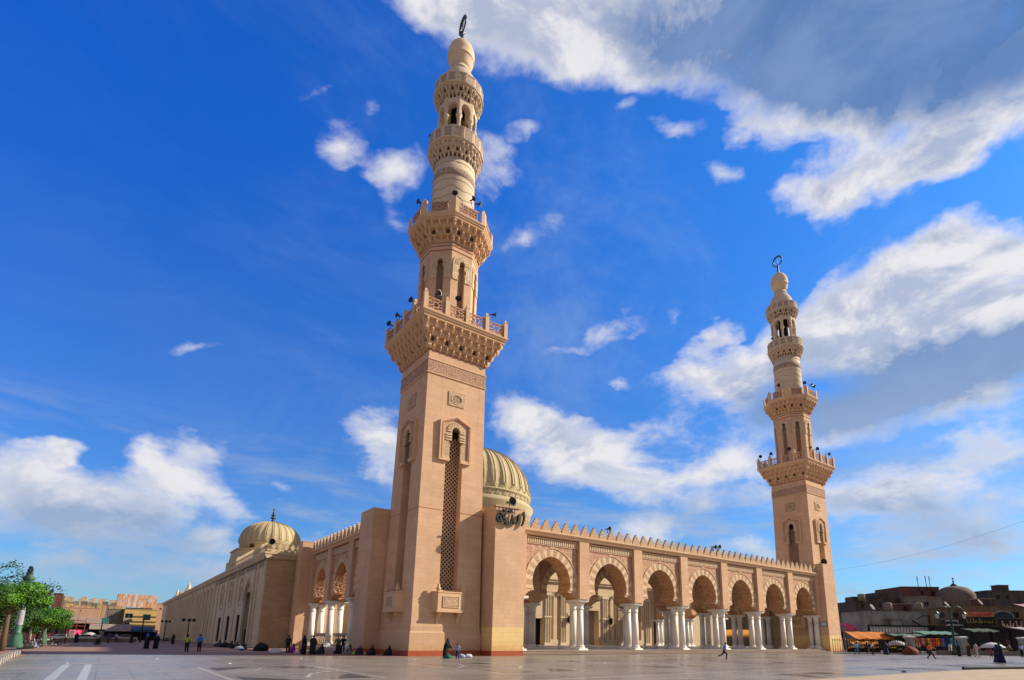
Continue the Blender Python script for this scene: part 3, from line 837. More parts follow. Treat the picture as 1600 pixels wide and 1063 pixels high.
    for z0, amp in ((49.4, 0.32), (50.6, 0.32), (51.8, 0.32), (52.9, 0.0), (55.3, 0.0)):
        pts = []
        for i in range(48):
            a = 2 * math.pi * i / 48
            r = 2.56 - 0.015 * (z0 - 46.7) + 0.005
            pts.append((r * math.cos(a), r * math.sin(a), z0 + amp * (abs((i % 8) - 4) / 4 - 0.5) * 1.6))
        for i in range(48): mb.bar(pts[i], pts[(i + 1) % 48], 0.04, 0.06)
        mb.build('zigzag_moulding' if amp else 'ring_moulding', MAT['dome_rib'], root); mb = MB()
    mb = MB(); mb.smooth = True; mb.lathe([(2.44, 53.5), (2.50, 53.55), (2.49, 54.45), (2.43, 54.5)], 48)
    mb.build('carved_ring', MAT['carved_grey'], root)
    def parapet(nm, r, z, h, n=16):
        mb = MB()
        polyprism(mb, n, [(r - 0.02, z - 0.12), (r + 0.10, z - 0.05), (r + 0.10, z + 0.08), (r, z + 0.12)])
        for k in range(2):
            polyprism(mb, n, [(r - 0.02, z + h - 0.12 * (1 - k) - 0.02), (r + 0.05, z + h - 0.1 * (1 - k)), (r + 0.05, z + h)]) if k == 0 else None
        outer = polypts(n, r, z); inner = polypts(n, r - 0.16, z)
        mb.loft([outer, [(x, y_, z + h) for x, y_, _ in outer], [(x, y_, z + h) for x, y_, _ in inner], inner], True, False)
        polyprism(mb, n, [(r - 0.17, z - 0.02), (r - 0.17, z + 0.02)])
        o = mb.build(nm, MAT['cream_grey'], root)
        side = 2 * r * math.tan(math.pi / n)
        mb = MB(); sv_, sf_ = 0, 0
        mb.plate([(-side * 0.32, z + 0.22), (side * 0.32, z + 0.22), (side * 0.32, z + h - 0.2), (-side * 0.32, z + h - 0.2)], (), -r - 0.03, -r + 0.01)
        mb.rot4(n)
        mb.build('carved_panels', MAT['carved_grey'], o)
    mb = MB(); muqarnas(mb, 16, 2.44, 56.05, 3.12, 57.85, 3, 2); mb.build('round_muqarnas', MAT['cream_grey'], root); niches(16, 2.44, 56.05, 3.12, 57.85, 3, 2, (0, 1), 1).build('niche_openings', MAT['deep_recess'], root)
    parapet('round_parapet', 3.18, 57.95, 1.6)
    # lantern
    mb = MB(); mb.smooth = True; mb.lathe([(0.85, 57.8), (0.85, 65)], 16); mb.build('lantern_core', MAT['dark_wood_and_void'], root)  # dark core: unlit inside of the lantern put into the colour
    col = MB(); col.smooth = True
    col.lathe([(0.34, 58.0), (0.34, 58.5), (0.26, 58.6), (0.29, 58.75), (0.235, 58.85), (0.215, 61.6), (0.27, 61.65), (0.24, 61.75), (0.26, 61.95), (0.38, 62.15), (0.38, 62.3)], 12)
    wall = MB()
    s8 = 2.14 * math.tan(math.pi / 8)
    arch = [(0.58 * math.cos(math.pi * i / 10), 63.35 + 0.72 * math.sin(math.pi * i / 10)) for i in range(11)]
    wall.plate([(-s8, 64.85), (-s8, 62.3), (-0.64, 62.3), (-0.52, 62.7), (-0.62, 63.0)] + [(x, z) for x, z in reversed(arch)] + [(0.62, 63.0), (0.52, 62.7), (0.64, 62.3), (s8, 62.3), (s8, 64.85)], (), -2.14, -1.8)
    c0 = w0 = None
    for k in range(8):
        a = 2 * math.pi * k / 8; b = a + math.pi / 8
        loc = (2.02 * math.sin(b), -2.02 * math.cos(b), 0)
        if c0 is None: c0 = col.build('lantern_column', MAT['cream_grey'], root, loc, b)
        else: inst(c0, root, loc, b)
        if w0 is None: w0 = wall.build('lantern_arch', MAT['cream_grey'], root, (0, 0, 0), a)
        else: inst(w0, root, (0, 0, 0), a)
    mb = MB(); muqarnas(mb, 16, 2.14, 64.75, 2.86, 66.1, 2, 2); mb.build('upper_muqarnas', MAT['cream_grey'], root); niches(16, 2.14, 64.75, 2.86, 66.1, 2, 2, (0, 1), 1).build('niche_openings', MAT['deep_recess'], root)
    parapet('upper_parapet', 2.92, 66.2, 1.4)
    mb = MB(); mb.smooth = True
    mb.lathe([(2.3, 66.3), (2.3, 67.9), (2.2, 68.6), (1.98, 69.3), (1.62, 69.95), (1.28, 70.35), (1.22, 70.45), (1.32, 70.55), (1.32, 70.7), (1.14, 70.8), (1.14, 71.2)], 40)
    mb.build('cap_dome', MAT['cream_grey'], root)
    mb = MB(); mb.smooth = True
    mb.lathe([(1.1, 71.1), (1.3, 71.6), (1.52, 72.3), (1.60, 72.6), (1.65, 72.62), (1.65, 72.72), (1.63, 72.75), (1.69, 73.3), (1.64, 73.9), (1.45, 74.5), (1.12, 75.0), (0.7, 75.35), (0.3, 75.5)], 40)
    mb.build('bulb', MAT['cream'], root)
    mb = MB(); mb.smooth = True
    mb.lathe([(0.62, 75.3), (0.5, 75.5), (0.24, 75.62), (0.16, 75.9), (0.22, 76.1), (0.15, 76.3), (0.2, 76.9), (0.14, 77.1), (0.3, 77.25), (0.1, 77.4)], 14)
    mb.build('finial', MAT['bronze'], root)
    mb = MB(); mb.smooth = True
    pts = []; rad = []
    for i in range(33):
        a = R_(-90 + 6) + R_(348) * i / 32
        pts.append((math.sin(0), 0, 0)); q = i / 32
        d = Vector((math.sin(R_(7)), math.cos(R_(7)), 0))
        pts[-1] = d * (1.02 * math.cos(a)) + Vector((0, 0, 78.4 + 1.08 * math.sin(a)))
        rad.append(0.07 + 0.11 * abs(math.sin(math.pi * q)) )
    mb.tube(pts, rad, 8)
    mb.bar((0, 0, 77.3), (0, 0, 78.9), 0.1)
    mb.build('crescent', MAT['bronze'], root)
    return root

TX, TY, TD = 25.46, 51.88, 74.05
minaret = make_minaret()
minaret.location = (TX, TY, 0)
tag(minaret, 'nearer pink stone minaret at the corner where the two arcades meet, beside the black calligraphy', 'minaret', 'twin minarets of the mosque')
minaret2 = copy_tree(minaret)
minaret2.location = (TX + TD, TY, 0)
tag(minaret2, 'farther pink stone minaret at the right end of the arcade beside the market fence', 'minaret', 'twin minarets of the mosque')

# ------------------------------------------------------------------ arcades
PITCH = 8.87
def arch_half(scale_r, e=0.25, zs=7.6, r0=2.6, down=6.85, n=12):
    """right half of the horseshoe arch from the apex down, offset outward by scale_r"""
    Rr = r0 + e + scale_r
    rise = math.sqrt(Rr * Rr - e * e)
    a0 = math.asin(rise / Rr); pts = []
    for i in range(n + 1):
        a = a0 * (1 - i / n)
        pts.append((-e + Rr * math.cos(a), zs + Rr * math.sin(a)))
    a1 = math.asin((zs - down) / Rr) if down < zs else 0
    for i in range(1, 4):
        a = -a1 * i / 3
        pts.append((-e + Rr * math.cos(a) - (0.10 * i / 3 if scale_r == 0 else 0), zs + Rr * math.sin(a)))
    pts[0] = (0.0, pts[0][1])
    return pts
def bay_protos():
    P = {}
    inner = arch_half(0.0)
    xj = inner[-1][0]
    corb = [(xj, 6.66), (2.85, 6.62), (2.9, 6.5), (3.15, 6.46), (3.2, 6.32), (3.45, 6.28), (3.5, 6.14), (3.72, 6.10), (3.78, 5.98)]
    half = inner + corb
    outer = [(4.435, 5.98), (4.435, 13.0), (-4.435, 13.0), (-4.435, 5.98)]
    poly = outer + [(-x, z) for x, z in reversed(half)] + half[1:]
    mb = MB().plate(poly, (), 0.0, 2.0, 0, 1)
    P['wall'] = mb
    # voussoirs: alternate plain and carved
    mb = MB(); bk = MB()
    ri, ro = arch_half(0.02, n=44), arch_half(0.90, n=44)
    def seg(q0, q1, sx, y0, m, mb_):
        a, b = ri[q0], ri[q1]; c, d = ro[q1], ro[q0]
        pts = [(sx * p[0], p[1]) for p in (a, b, c, d)]
        mb_.plate(pts if sx > 0 else pts[::-1], (), y0, 0.01, m)
    step = 4
    segs = []
    k = 2; i = 0
    seg2 = [(0, 2)] + [(2 + 4 * j, min(6 + 4 * j, 44)) for j in range(11)]
    for sx in (1, -1):
        for j, (a, b) in enumerate(seg2):
            for q in range(a, b, 2):
                seg(q, min(q + 2, 44), sx, -0.07 if j % 2 else -0.055, j % 2, mb)
        z = ri[44][1]
        z0 = ri[-1][1]
        x0a, x1a = ri[44][0], ro[44][0]
        h = (z - z0) / 2
        for j in range(2):
            mb.box(min(sx * (x0a - .02), sx * x1a), max(sx * (x0a - 0.02), sx * x1a), -0.055 - 0.015 * ((j + 1) % 2), 0.01, z - h * (j + 1), z - h * j, (j + 1) % 2)
    P['ring'] = mb
    rim = MB(); ro2 = arch_half(0.95, n=24)
    for sx in (1, -1):
        for i in range(len(ro2) - 3):
            a, b = ro2[i], ro2[i + 1]
            rim.bar((sx * a[0], -0.06, a[1]), (sx * b[0], -0.06, b[1]), 0.12, 0.075)
    rim.box(-0.30, 0.30, -0.12, 0.0, 11.28, 11.52)
    P['rim'] = rim
    # spandrels
    o = arch_half(0.98, n=14)
    sp = MB()
    for sx in (1, -1):
        pts = [p for p in o if p[1] > 8.65 and p[0] < 3.62]
        poly = [(0.0, 11.52), (0.0, o[0][1])] + pts[1:] + [(3.62, pts[-1][1]), (3.62, 11.52)]
        poly = [(sx * x, z) for x, z in poly]
        sp.plate(poly if sx < 0 else poly[::-1], (), -0.035, 0.01)
    P['spandrel'] = sp
    fr = MB()
    fr.box(-3.70, 3.70, -0.06, 0.0, 11.52, 11.60)
    for sx in (-1, 1): fr.box(min(sx * 3.62, sx * 3.70), max(sx * 3.62, sx * 3.70), -0.06, 0.0, 8.7, 11.52)
    fr.box(-3.70, 3.70, -0.065, 0.0, 12.42, 12.50)
    P['frame'] = fr
    fl = MB()
    fl.box(-3.62, 3.62, -0.03, 0.0, 11.72, 12.40, 1)
    for i in range(26):
        x = -3.55 + 7.1 * i / 25
        fl.box(x - 0.075, x + 0.075, -0.16, -0.03, 11.74, 12.28)
        fl.box(x - 0.10, x + 0.10, -0.20, -0.03, 12.28, 12.39)
    fl.box(-3.62, 3.62, -0.10, -0.001, 11.62, 11.73)
    P['flutes'] = fl
    pil = MB()
    pil.box(-0.72, 0.72, -0.42, 0.0, 6.0, 12.52)
    P['pilaster'] = pil
    hook = MB()
    P['merlon'] = MB().plate([(-0.66, 0), (0.66, 0), (0.67, 0.16), (0.60, 0.22), (0.62, 0.42), (0.46, 0.50), (0.48, 0.70), (0.31, 0.78), (0.32, 0.98), (0.15, 1.06), (0.13, 1.22), (0.0, 1.34), (-0.13, 1.22), (-0.15, 1.06), (-0.32, 0.98), (-0.31, 0.78), (-0.48, 0.70), (-0.46, 0.50), (-0.62, 0.42), (-0.60, 0.22), (-0.67, 0.16)], (), -0.14, 0.14)
    return P
BP = bay_protos()
def column_parts():
    sh = MB(); sh.smooth = True
    sh.lathe([(0.41, 0.92), (0.405, 2.5), (0.37, 4.95)], 24)
    cap = MB()
    cap.smooth = True
    cap.lathe([(0.40, 4.90), (0.45, 4.95), (0.45, 5.03), (0.38, 5.08), (0.40, 5.3), (0.50, 5.55), (0.66, 5.70)], 24)
    cap.smooth = False
    cap.loft([[(sx * w, sy * w, z) for sx, sy in ((-1, -1), (1, -1), (1, 1), (-1, 1))] for w, z in ((0.60, 5.68), (0.72, 5.78), (0.72, 5.98))])
    bs = MB(); bs.smooth = True
    bs.lathe([(0.60, 0.62), (0.62, 0.70), (0.56, 0.78), (0.47, 0.82), (0.52, 0.88), (0.52, 0.94), (0.42, 0.98)], 24)
    bs.smooth = False
    bs.loft([[(sx * w, sy * w, z) for sx, sy in ((-1, -1), (1, -1), (1, 1), (-1, 1))] for w, z in ((0.70, 0.30), (0.66, 0.46), (0.62, 0.63))])
    return sh, cap, bs
COLP = column_parts()
class Arcade:
    proto = {}
    def __init__(s, root): s.root = root
    def part(s, name, mb, mats, loc=(0, 0, 0), rz=0, sc=None):
        if name in Arcade.proto:
            o = inst(Arcade.proto[name], s.root, loc, rz, sc)
        else:
            o = mb.build(name, mats, s.root, loc, rz)
            if sc: o.scale = sc
            Arcade.proto[name] = o
            if name == 'column':
                COLP[1].build('capital', MAT['white_marble'], o); COLP[2].build('base', MAT['white_marble'], o)
            if name == 'arch_ring':
                BP['rim'].build('arch_moulding', MAT['trim_pink'], o)
            if name == 'spandrel':
                BP['frame'].build('red_moulding', MAT['line_red'], o)
        return o
    def bay(s, x, y, sx=1.0, deco=True):
        sc = (sx, 1, 1) if sx != 1.0 else None
        s.part('bay_wall', BP['wall'], [MAT['pink_wall'], MAT['carved_soffit']], (x, y, 0), 0, sc)
        if deco:
            s.part('arch_ring', BP['ring'], [MAT['cream'], MAT['carved_fine']], (x, y, 0), 0, sc)
            s.part('spandrel', BP['spandrel'], MAT['carved_red'], (x, y, 0), 0, sc)
            s.part('fluted_frieze', BP['flutes'], [MAT['cream'], MAT['deep_recess']], (x, y, 0), 0, sc)
    def pier(s, x, y, pil=True):
        if pil: s.part('pilaster', BP['pilaster'], MAT['pink_wall'], (x, y, 0))
        s.part('column', COLP[0], MAT['white_marble'], (x, y + 0.42, 0.0))
        s.part('column', COLP[0], MAT['white_marble'], (x, y + 1.58, 0.0))

# front arcade: seven bays along x
ax0, ay0 = 33.4, 48.1
front = empty('front_arcade', (ax0, ay0, 0))
tag(front, 'long pink stone arcade of seven horseshoe arches on white column pairs between the two minarets', 'arcade')
A_ = Arcade(front)
for k in range(7):
    A_.bay((k + 0.5) * PITCH, 0)
    A_.bay((k + 0.5) * PITCH, 9.0, deco=True)
for k in range(8):
    if k not in (0, 7): A_.pier(k * PITCH, 0)
    else: A_.part('pilaster', BP['pilaster'], MAT['pink_wall'], (k * PITCH, 0, 0)); A_.part('column', COLP[0], MAT['white_marble'], (k * PITCH + (0.45 if k == 0 else -0.3), 1.45, 0.0)); A_.part('column', COLP[0], MAT['white_marble'], (k * PITCH + (0.45 if k == 0 else -0.3), 0.42, 0.0))
    A_.pier(k * PITCH, 9.0, False)
L = 7 * PITCH
mb = MB()
for y0, s_ in ((-0.0, 1),):
    prof = [(0.0, 12.52), (-0.45, 12.52), (-0.52, 12.62), (-0.52, 12.72), (-0.72, 12.92), (-0.72, 13.08), (-0.60, 13.12), (0.5, 13.12), (0.5, 12.99), (0, 12.99)]
    mb.loft([[(x, y, z) for y, z in prof] for x in (-0.9, L + 0.2)])
mb.build('cornice', MAT['trim_pink'], front)
m0 = None
n = 44
for i in range(n):
    x = -0.2 + (L + 0.1) * (i + 0.5) / n
    if m0 is None: m0 = BP['merlon'].build('merlon', MAT['carved_fine'], front, (x, -0.3, 13.10))
    else: inst(m0, front, (x, -0.3, 13.10))
mb = MB(); mb.box(-0.6, L + 0.3, 0.5, 10.9, 12.99, 13.3); mb.build('roof', MAT['cream_grey'], front)
mb = MB()
for i in range(7):
    mb.box(i * PITCH + 0.9, (i + 1) * PITCH - 0.9, 2.2, 8.8, 12.62, 12.8)
    for j in range(1, 4): mb.box(i * PITCH + 0.9, (i + 1) * PITCH - 0.9, 2.2 + 1.65 * j - .15, 2.2 + 1.65 * j + .15, 12.4, 12.63)
mb.build('ceiling', MAT['carved_soffit'], front)
x0_ = None
for i in (5, 6):
    if x0_ is None:
        x0_ = BP['wall'].build('cross_arch', [MAT['pink_wall'], MAT['carved_soffit']], front, (i * PITCH - 0.4, 5.5, 0), math.pi / 2); x0_.scale = (0.79, 0.4, 1); x0_.location = (i * PITCH + 0.4, 5.5, 0)
    else: inst(x0_, front, (i * PITCH + 0.4, 5.5, 0), math.pi / 2, (0.79, 0.4, 1))
for i in range(0, 5):
    MB().box(i * PITCH - 0.4, i * PITCH + 0.4, 2.0, 9.0, 11.3, 12.98).build('cross_beam', MAT['carved_soffit'], front)
# end wall toward the right minaret, with a dark doorway
mb = MB(); mb.box(L + 0.3, L + 0.8, 1.8, 11.0, 0.42, 12.98); mb.build('end_wall', MAT['shaded_stone'], front)
MB().box(L + 0.24, L + 0.3, 4.2, 6.4, 0.45, 4.6).build('end_door', MAT['dark_wood_and_void'], front)
# steps
def steps_obj():
    mb = MB()
    x0, x1 = 32.6, 95.6
    for i, (y, z) in enumerate(((46.75, 0.15), (47.15, 0.30), (47.55, 0.45))):
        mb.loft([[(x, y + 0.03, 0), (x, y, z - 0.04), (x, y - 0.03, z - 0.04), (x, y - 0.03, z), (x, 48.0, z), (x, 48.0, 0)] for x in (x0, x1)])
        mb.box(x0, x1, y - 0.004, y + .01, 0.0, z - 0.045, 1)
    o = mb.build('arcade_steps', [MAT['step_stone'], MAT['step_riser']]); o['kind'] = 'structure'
    mb = MB(); mb.box(21.9, 112, 57.2, 84.2, 0, 0.44); mb.box(32.6, 95.6, 48.0, 57.2, 0, 0.452)
    o = mb.build('raised_floor', MAT['marble_plaza']); o['kind'] = 'structure'
steps_obj()

# left arcade: seen from outside along the street
side = empty('side_arcade', (21.75, 80.7, 0), -math.pi / 2)
tag(side, 'shaded side arcade with carved lattice in its arches, left of the near minaret', 'arcade')
B_ = Arcade(side)
SP = 7.93
lat = MB()
inn = arch_half(-0.02, n=10)
def screen():
    """pierced screen that fills the arch: interlaced hexagons"""
    mb = MB()
    r = 0.30
    hx = math.sqrt(3) * r
    def inside(x, z):
        if z < 6.0 or abs(x) > 2.4: return False
        if z > 7.6: return (abs(x) + 0.25) ** 2 + (z - 7.6) ** 2 < 2.85 ** 2
        return True
    row = 0; z = 6.1
    while z < 10.6:
        x = -3.0 + (hx / 2 if row % 2 else 0)
        while x < 3.0:
            c = [(x + r * math.cos(R_(30 + 60 * i)), z + r * math.sin(R_(30 + 60 * i))) for i in range(6)]
            for i in range(3):
                a, b = c[i], c[i + 1]
                if inside(*a) and inside(*b): mb.bar((a[0], 1.0, a[1]), (b[0], 1.0, b[1]), 0.08, 0.085)
            if inside(x, z):
                for i in range(3): mb.bar((x + .12 * math.cos(R_(60 * i)), 1.0, z + .12 * math.sin(R_(60 * i))), (x - .12 * math.cos(R_(60 * i)), 1.0, z - .12 * math.sin(R_(60 * i))), 0.06, 0.05)
            x += hx
        z += 1.5 * r; row += 1
    mb.box(-2.55, 2.55, 0.7, 1.3, 5.72, 6.05)
    for sx in (-1, 1): mb.box(min(sx * 2.4, sx * 2.55), max(sx * 2.4, sx * 2.55), 0.75, 1.25, 6.05, 8.1)
    return mb
SC = screen()
rail = MB()
rail.box(-3.4, 3.4, -0.15, 0.15, 1.75, 2.02); rail.box(-3.4, 3.4, -0.13, 0.13, 0.44, 0.62)
for i in range(9): rail.box(-3.3 + 6.6 * i / 8 - 0.09, -3.3 + 6.6 * i / 8 + 0.09, -0.10, 0.10, 0.62, 1.75)
for i in range(8):
    x = -3.3 + 6.6 * (i + .5) / 8
    rail.bar((x - 0.32, 0, 0.66), (x + 0.32, 0, 1.72), 0.05); rail.bar((x + 0.32, 0.01, 0.66), (x - 0.32, 0.01, 1.72), 0.05)
s0 = r0 = None
for k in range(3):
    xc = (k + 0.5) * SP
    B_.bay(xc, 0, SP / PITCH)
    if s0 is None:
        s0 = SC.build('arch_screen', MAT['lattice_lit'], side, (xc, 0, 0)); r0 = rail.build('balustrade', MAT['carved_grey'], side, (xc, 0.9, 0))
    else: inst(s0, side, (xc, 0, 0)); inst(r0, side, (xc, 0.9, 0))
for k in range(4):
    B_.pier(k * SP, 0)
LS = 3 * SP
mb = MB()
mb.loft([[(x, y, z) for y, z in prof] for x in (-0.3, LS)])
mb.build('side_cornice', MAT['trim_pink'], side)
for i in range(17): inst(m0, side, (-0.1 + LS * (i + 0.5) / 17, -0.3, 13.1))
mb = MB(); mb.box(-0.3, LS, 0.5, 2.3, 12.99, 13.3); mb.build('side_roof', MAT['cream_grey'], side)
mb = MB(); mb.box(-3, LS, -0.3, 2.2, 0, 0.40); mb.build('side_platform', MAT['step_stone'], side)

# right-hand arcade across the court (seen through the front arches)
far = empty('court_arcade', (96.2, 60.0, 0), math.pi / 2)
tag(far, 'plain open arcade on white columns across the court, seen through the front arches', 'arcade')
F_ = Arcade(far)
for k in range(3): F_.bay((k + 0.5) * 8, -1.0, 8 / PITCH, False)
for k in range(4): F_.pier(k * 8, -1.0, False)

# bastions beside the minarets
def bastion(x0, x1, y0, y1, label, order):
    root = empty('corner_pier', ((x0 + x1) / 2, (y0 + y1) / 2, 0))
    cx, cy = (x1 - x0) / 2, (y1 - y0) / 2
    MB().box(-cx, cx, -cy, cy, 2.70, 14.65).build('wall', MAT['pink_wall'], root)
    MB().box(-cx - 0.012, cx + 0.012, -cy - 0.012, cy + 0.012, 0.47, 2.70).build('plinth', MAT['yellow_wall'] if order else MAT['pink_plinth'], root)
    MB().box(-cx - 0.03, cx + 0.03, -cy - 0.03, cy + 0.03, 0, 0.47).build('painted_foot', MAT['red_paint'] if order != 2 else MAT['pink_plinth'], root)
    MB().box(-cx - 0.02, cx + 0.02, -cy - 0.02, cy + 0.02, 14.65, 14.72).build('coping', MAT['trim_pink'], root)
    tag(root, label, 'pier', 'square piers beside the minarets')
    return root
bastion(29.28, 32.9, 46.3, 54.0, 'square pink pier with yellow painted foot, carrying the black calligraphy', 1)
bastion(20.3, 26.5, 55.6, 59.2, 'shaded square pier left of the near minaret, next to the side arcade', 0)
bastion(95.72, 99.45, 46.75, 55.0, 'square pink pier between the seventh arch and the far minaret', 2)
pyl = empty('end_pylon', (22.0, 81.9, 0))
MB().box(-2.0, 4, -1.15, 1.2, 0, 14.3).build('wall', MAT['pink_wall'], pyl)
MB().box(-2.03, 4.03, -1.18, 1.22, 14.3, 14.38).build('coping', MAT['trim_pink'], pyl)
tag(pyl, 'slim pink pylon between the side arcade and the old stone mosque', 'pier')

# ------------------------------------------------------------------ the old mosque behind
def cutwall(mb, x0, x1, z0, z1, cuts, m=0, mrec=1, y=0.0):
    """wall in the x-z plane at y with rectangular recesses (xa, xb, za, zb, depth)"""
    xs = sorted(set([x0, x1] + [c[0] for c in cuts] + [c[1] for c in cuts]))
    zs = sorted(set([z0, z1] + [c[2] for c in cuts] + [c[3] for c in cuts]))
    for i in range(len(xs) - 1):
        for j in range(len(zs) - 1):
            a, b, c, d = xs[i], xs[i + 1], zs[j], zs[j + 1]
            cx, cz = (a + b) / 2, (c + d) / 2
            if any(k[0] < cx < k[1] and k[2] < cz < k[3] for k in cuts): continue
            mb.add([(a, y, c), (b, y, c), (b, y, d), (a, y, d)], [(0, 1, 2, 3)], m)
    for k in cuts:
        a, b, c, d, dep = k[:5]
        mm = k[5] if len(k) > 5 else mrec
        A = [(a, y, c), (b, y, c), (b, y, d), (a, y, d)]; B = [(p[0], y + dep, p[2]) for p in A]
        mb.add(A + B, [(1, 5, 4, 0), (2, 6, 5, 1), (3, 7, 6, 2), (0, 4, 7, 3)], m)
        mb.add(B, [(0, 1, 2, 3)], mm)

def pointed(w, z0, zs, zt, n=6):
    pts = [(w, z0), (w, zs)]
    for i in range(1, n + 1):
        a = math.pi / 2 * i / n
        pts.append((w * math.cos(a) ** 1.15 if i < n else 0.0, zs + (zt - zs) * math.sin(a)))
    return pts + [(-x, z) for x, z in reversed(pts[:-1])]

old = empty('old_mosque', (16.5, 84.3, 0))
tag(old, 'long weathered stone mosque with two ribbed domes, rows of tall niches and dark doorways', 'mosque')
OX, OY, OZ = 100.0, 172.0, 12.0
# side wall (faces -x): local frame along the street
Mside = Matrix.Rotation(-math.pi / 2, 4, 'Z')       # local x -> -y, local y -> +x
mb = MB()
cuts = []
def yy(v): return -v                                 # distance along the street -> local x
for v, w, h in ((16.6, 1.5, 4.75), (25.9, 1.55, 4.75), (35.1, 1.6, 4.7)): cuts.append((yy(v) - w, yy(v) + w, 0.45, h, 0.16, 1))
cuts.append((yy(12.4), yy(6.6), 0.3, 8.0, 0.55, 3))
for v in (16.6, 25.9, 35.1):
    for dv in (-0.75, 0.75): cuts.append((yy(v + dv) - 0.42, yy(v + dv) + 0.42, 6.9, 9.2, 0.14, 1))
    cuts.append((yy(v) - 0.35, yy(v) + 0.35, 9.6, 10.3, 0.1, 1))
v = 49.5; grp = 0
while v < 140:
    for j in range(5):
        cuts.append((yy(v) - 1.35, yy(v) + 1.35, 0.8, 10.9, 0.45, 2)); v += 5.4
    v += 9.0
cutwall(mb, -OY, 0, 0, OZ, cuts)
mb.xform(Mside)
mb.build('street_wall', [MAT['old_stone_side'], MAT['dark_wood_and_void'], MAT['shaded_stone'], MAT['portal_grey']], old)
pil = MB(); pil.box(-0.3, 0.3, -0.2, 0, 0, OZ - 0.3); pil.box(-0.36, 0.36, -0.26, 0, 0, 0.8)
p0 = None
for v in [0.42, 4.8, 13.9, 20.8, 30.4, 40.2, 44.6, 46.2] + [w_ for g_ in (46.8, 82.8, 118.8) for w_ in [g_ + 5.4 * i for i in range(6)] + [g_ + 30.5, g_ + 33.5]]:
    if v > 170: break
    if p0 is None: p0 = pil.build('wall_pilaster', MAT['old_stone_side'], old, (0, v, 0), -math.pi / 2)
    else: inst(p0, old, (0, v, 0), -math.pi / 2)
win = MB()
for v in (15.6,):
    pass
win.plate(pointed(1.75, 6.3, 9.6, 10.9), [pointed(1.5, 6.5, 9.4, 10.6)], -0.12, 0.02)
ci = [(0.3 * math.cos(math.pi * i / 6), 11.0 + 0.3 * math.sin(math.pi * i / 6)) for i in range(12)]
w0 = None
for v in (16.6, 25.9, 35.1):
    if w0 is None: w0 = win.build('window_surround', MAT['court_stone'], old, (0, v, 0), -math.pi / 2)
    else: inst(w0, old, (0, v, 0), -math.pi / 2)
# portal
mb = MB(); mb.plate([(-3.4, 0), (-3.4, 11.0), (3.4, 11.0), (3.4, 0), (2.5, 0)] + [(x * 2.45, z) for x, z in ((1, 6.6), (0.93, 7.4), (0.75, 8.2), (0.45, 8.9), (0, 9.4), (-0.45, 8.9), (-0.75, 8.2), (-0.93, 7.4), (-1, 6.6))] + [(-2.5, 0)], (), -0.3, 0.02)
po = mb.build('portal', MAT['old_stone_side'], old, (0, 9.6, 0), -math.pi / 2)
mb = MB()
for s_ in (0, 1):
    pts = [(x * (2.7 + 0.35 * s_), z + 0.3 * s_) for x, z in ((1, 6.4), (0.93, 7.4), (0.75, 8.3), (0.45, 9.1), (0, 9.75), (-0.45, 9.1), (-0.75, 8.3), (-0.93, 7.4), (-1, 6.4))]
    for i in range(8): mb.bar((pts[i][0], -0.33, pts[i][1]), (pts[i + 1][0], -0.33, pts[i + 1][1]), 0.1, 0.12)
mb.build('portal_moulding', MAT['court_stone'], po)
MB().box(-2.4, 2.4, 0.3, 0.5, 0.1, 2.5).build('portal_door', MAT['dark_wood_and_void'], po)
# court wall (faces the court) and the rest
CZ = 12.0
cuts = [(45.6, 47.9, 0.45, 5.3, 0.9, 1), (58.3, 62.0, 0.45, 7.2, 1.5, 2), (78.3, 81.3, 0.45, 5.4, 0.9, 1), (30, 32.2, 0.45, 5.2, 0.9, 1),
        (49.6, 50.4, 1.5, 9.5, 0.35, 0), (51.2, 52.0, 1.5, 9.5, 0.35, 0), (64.6, 65.3, 1.5, 9.5, 0.35, 0), (66.1, 66.8, 1.5, 9.5, 0.35, 0), (73.5, 74.3, 1.5, 9.5, 0.35, 0), (36, 38, 1, 9, .3, 0), (20, 22, 1, 9, .3, 0), (88, 90, .5, 9, .3, 0)]
mb = MB(); cutwall(mb, 0, OX, 0, CZ, cuts)
mb.build('court_wall', [MAT['court_stone'], MAT['dark_wood_and_void'], MAT['shaded_stone']], old)
mb = MB(); mb.box(0.0, OX, 2.0, OY, OZ - 0.25, OZ); mb.box(OX - 0.3, OX, 0.01, OY, 0, OZ - 0.25); mb.box(0.0, OX, OY - 0.3, OY, 0, OZ - 0.26)
mb.build('roof', MAT['cream_grey'], old)
prof2 = [(0.0, 12.0), (-0.25, 12.0), (-0.4, 12.2), (-0.4, 12.32), (-0.62, 12.6), (-0.62, 12.9), (0.4, 12.9), (0.4, 12.02)]
mb = MB(); mb.loft([[(x, y, z) for y, z in prof2] for x in (-OY, 0.55)]); mb.xform(Mside); mb.build('street_cornice', MAT['old_stone_side'], old)
mb = MB(); mb.loft([[(x, y, z) for y, z in prof2] for x in (-0.55, OX)]); mb.build('court_cornice', MAT['court_stone'], old)
mb = MB(); mb.box(-44.2, -0.8, -0.05, 0, 11.1, 11.9); mb.xform(Mside); mb.build('inscription_band', MAT['carved_grey'], old)
mb = MB().plate([(-0.3, 0), (0.3, 0), (0.3, 0.35), (0.12, 0.5), (0.34, 0.8), (0.0, 1.35), (-0.34, 0.8), (-0.12, 0.5), (-0.3, 0.35)], (), -0.12, 0.12)
k0 = mb.build('cresting', MAT['court_stone'], old, (-0.3, 0.4, 12.88), -math.pi / 2)
for i in range(1, 34): inst(k0, old, (-0.3, 0.4 + 0.82 * i, 12.88), -math.pi / 2)
for i in range(1, 12): inst(k0, old, (-0.3 + 0.82 * i, -0.3, 12.88), 0)
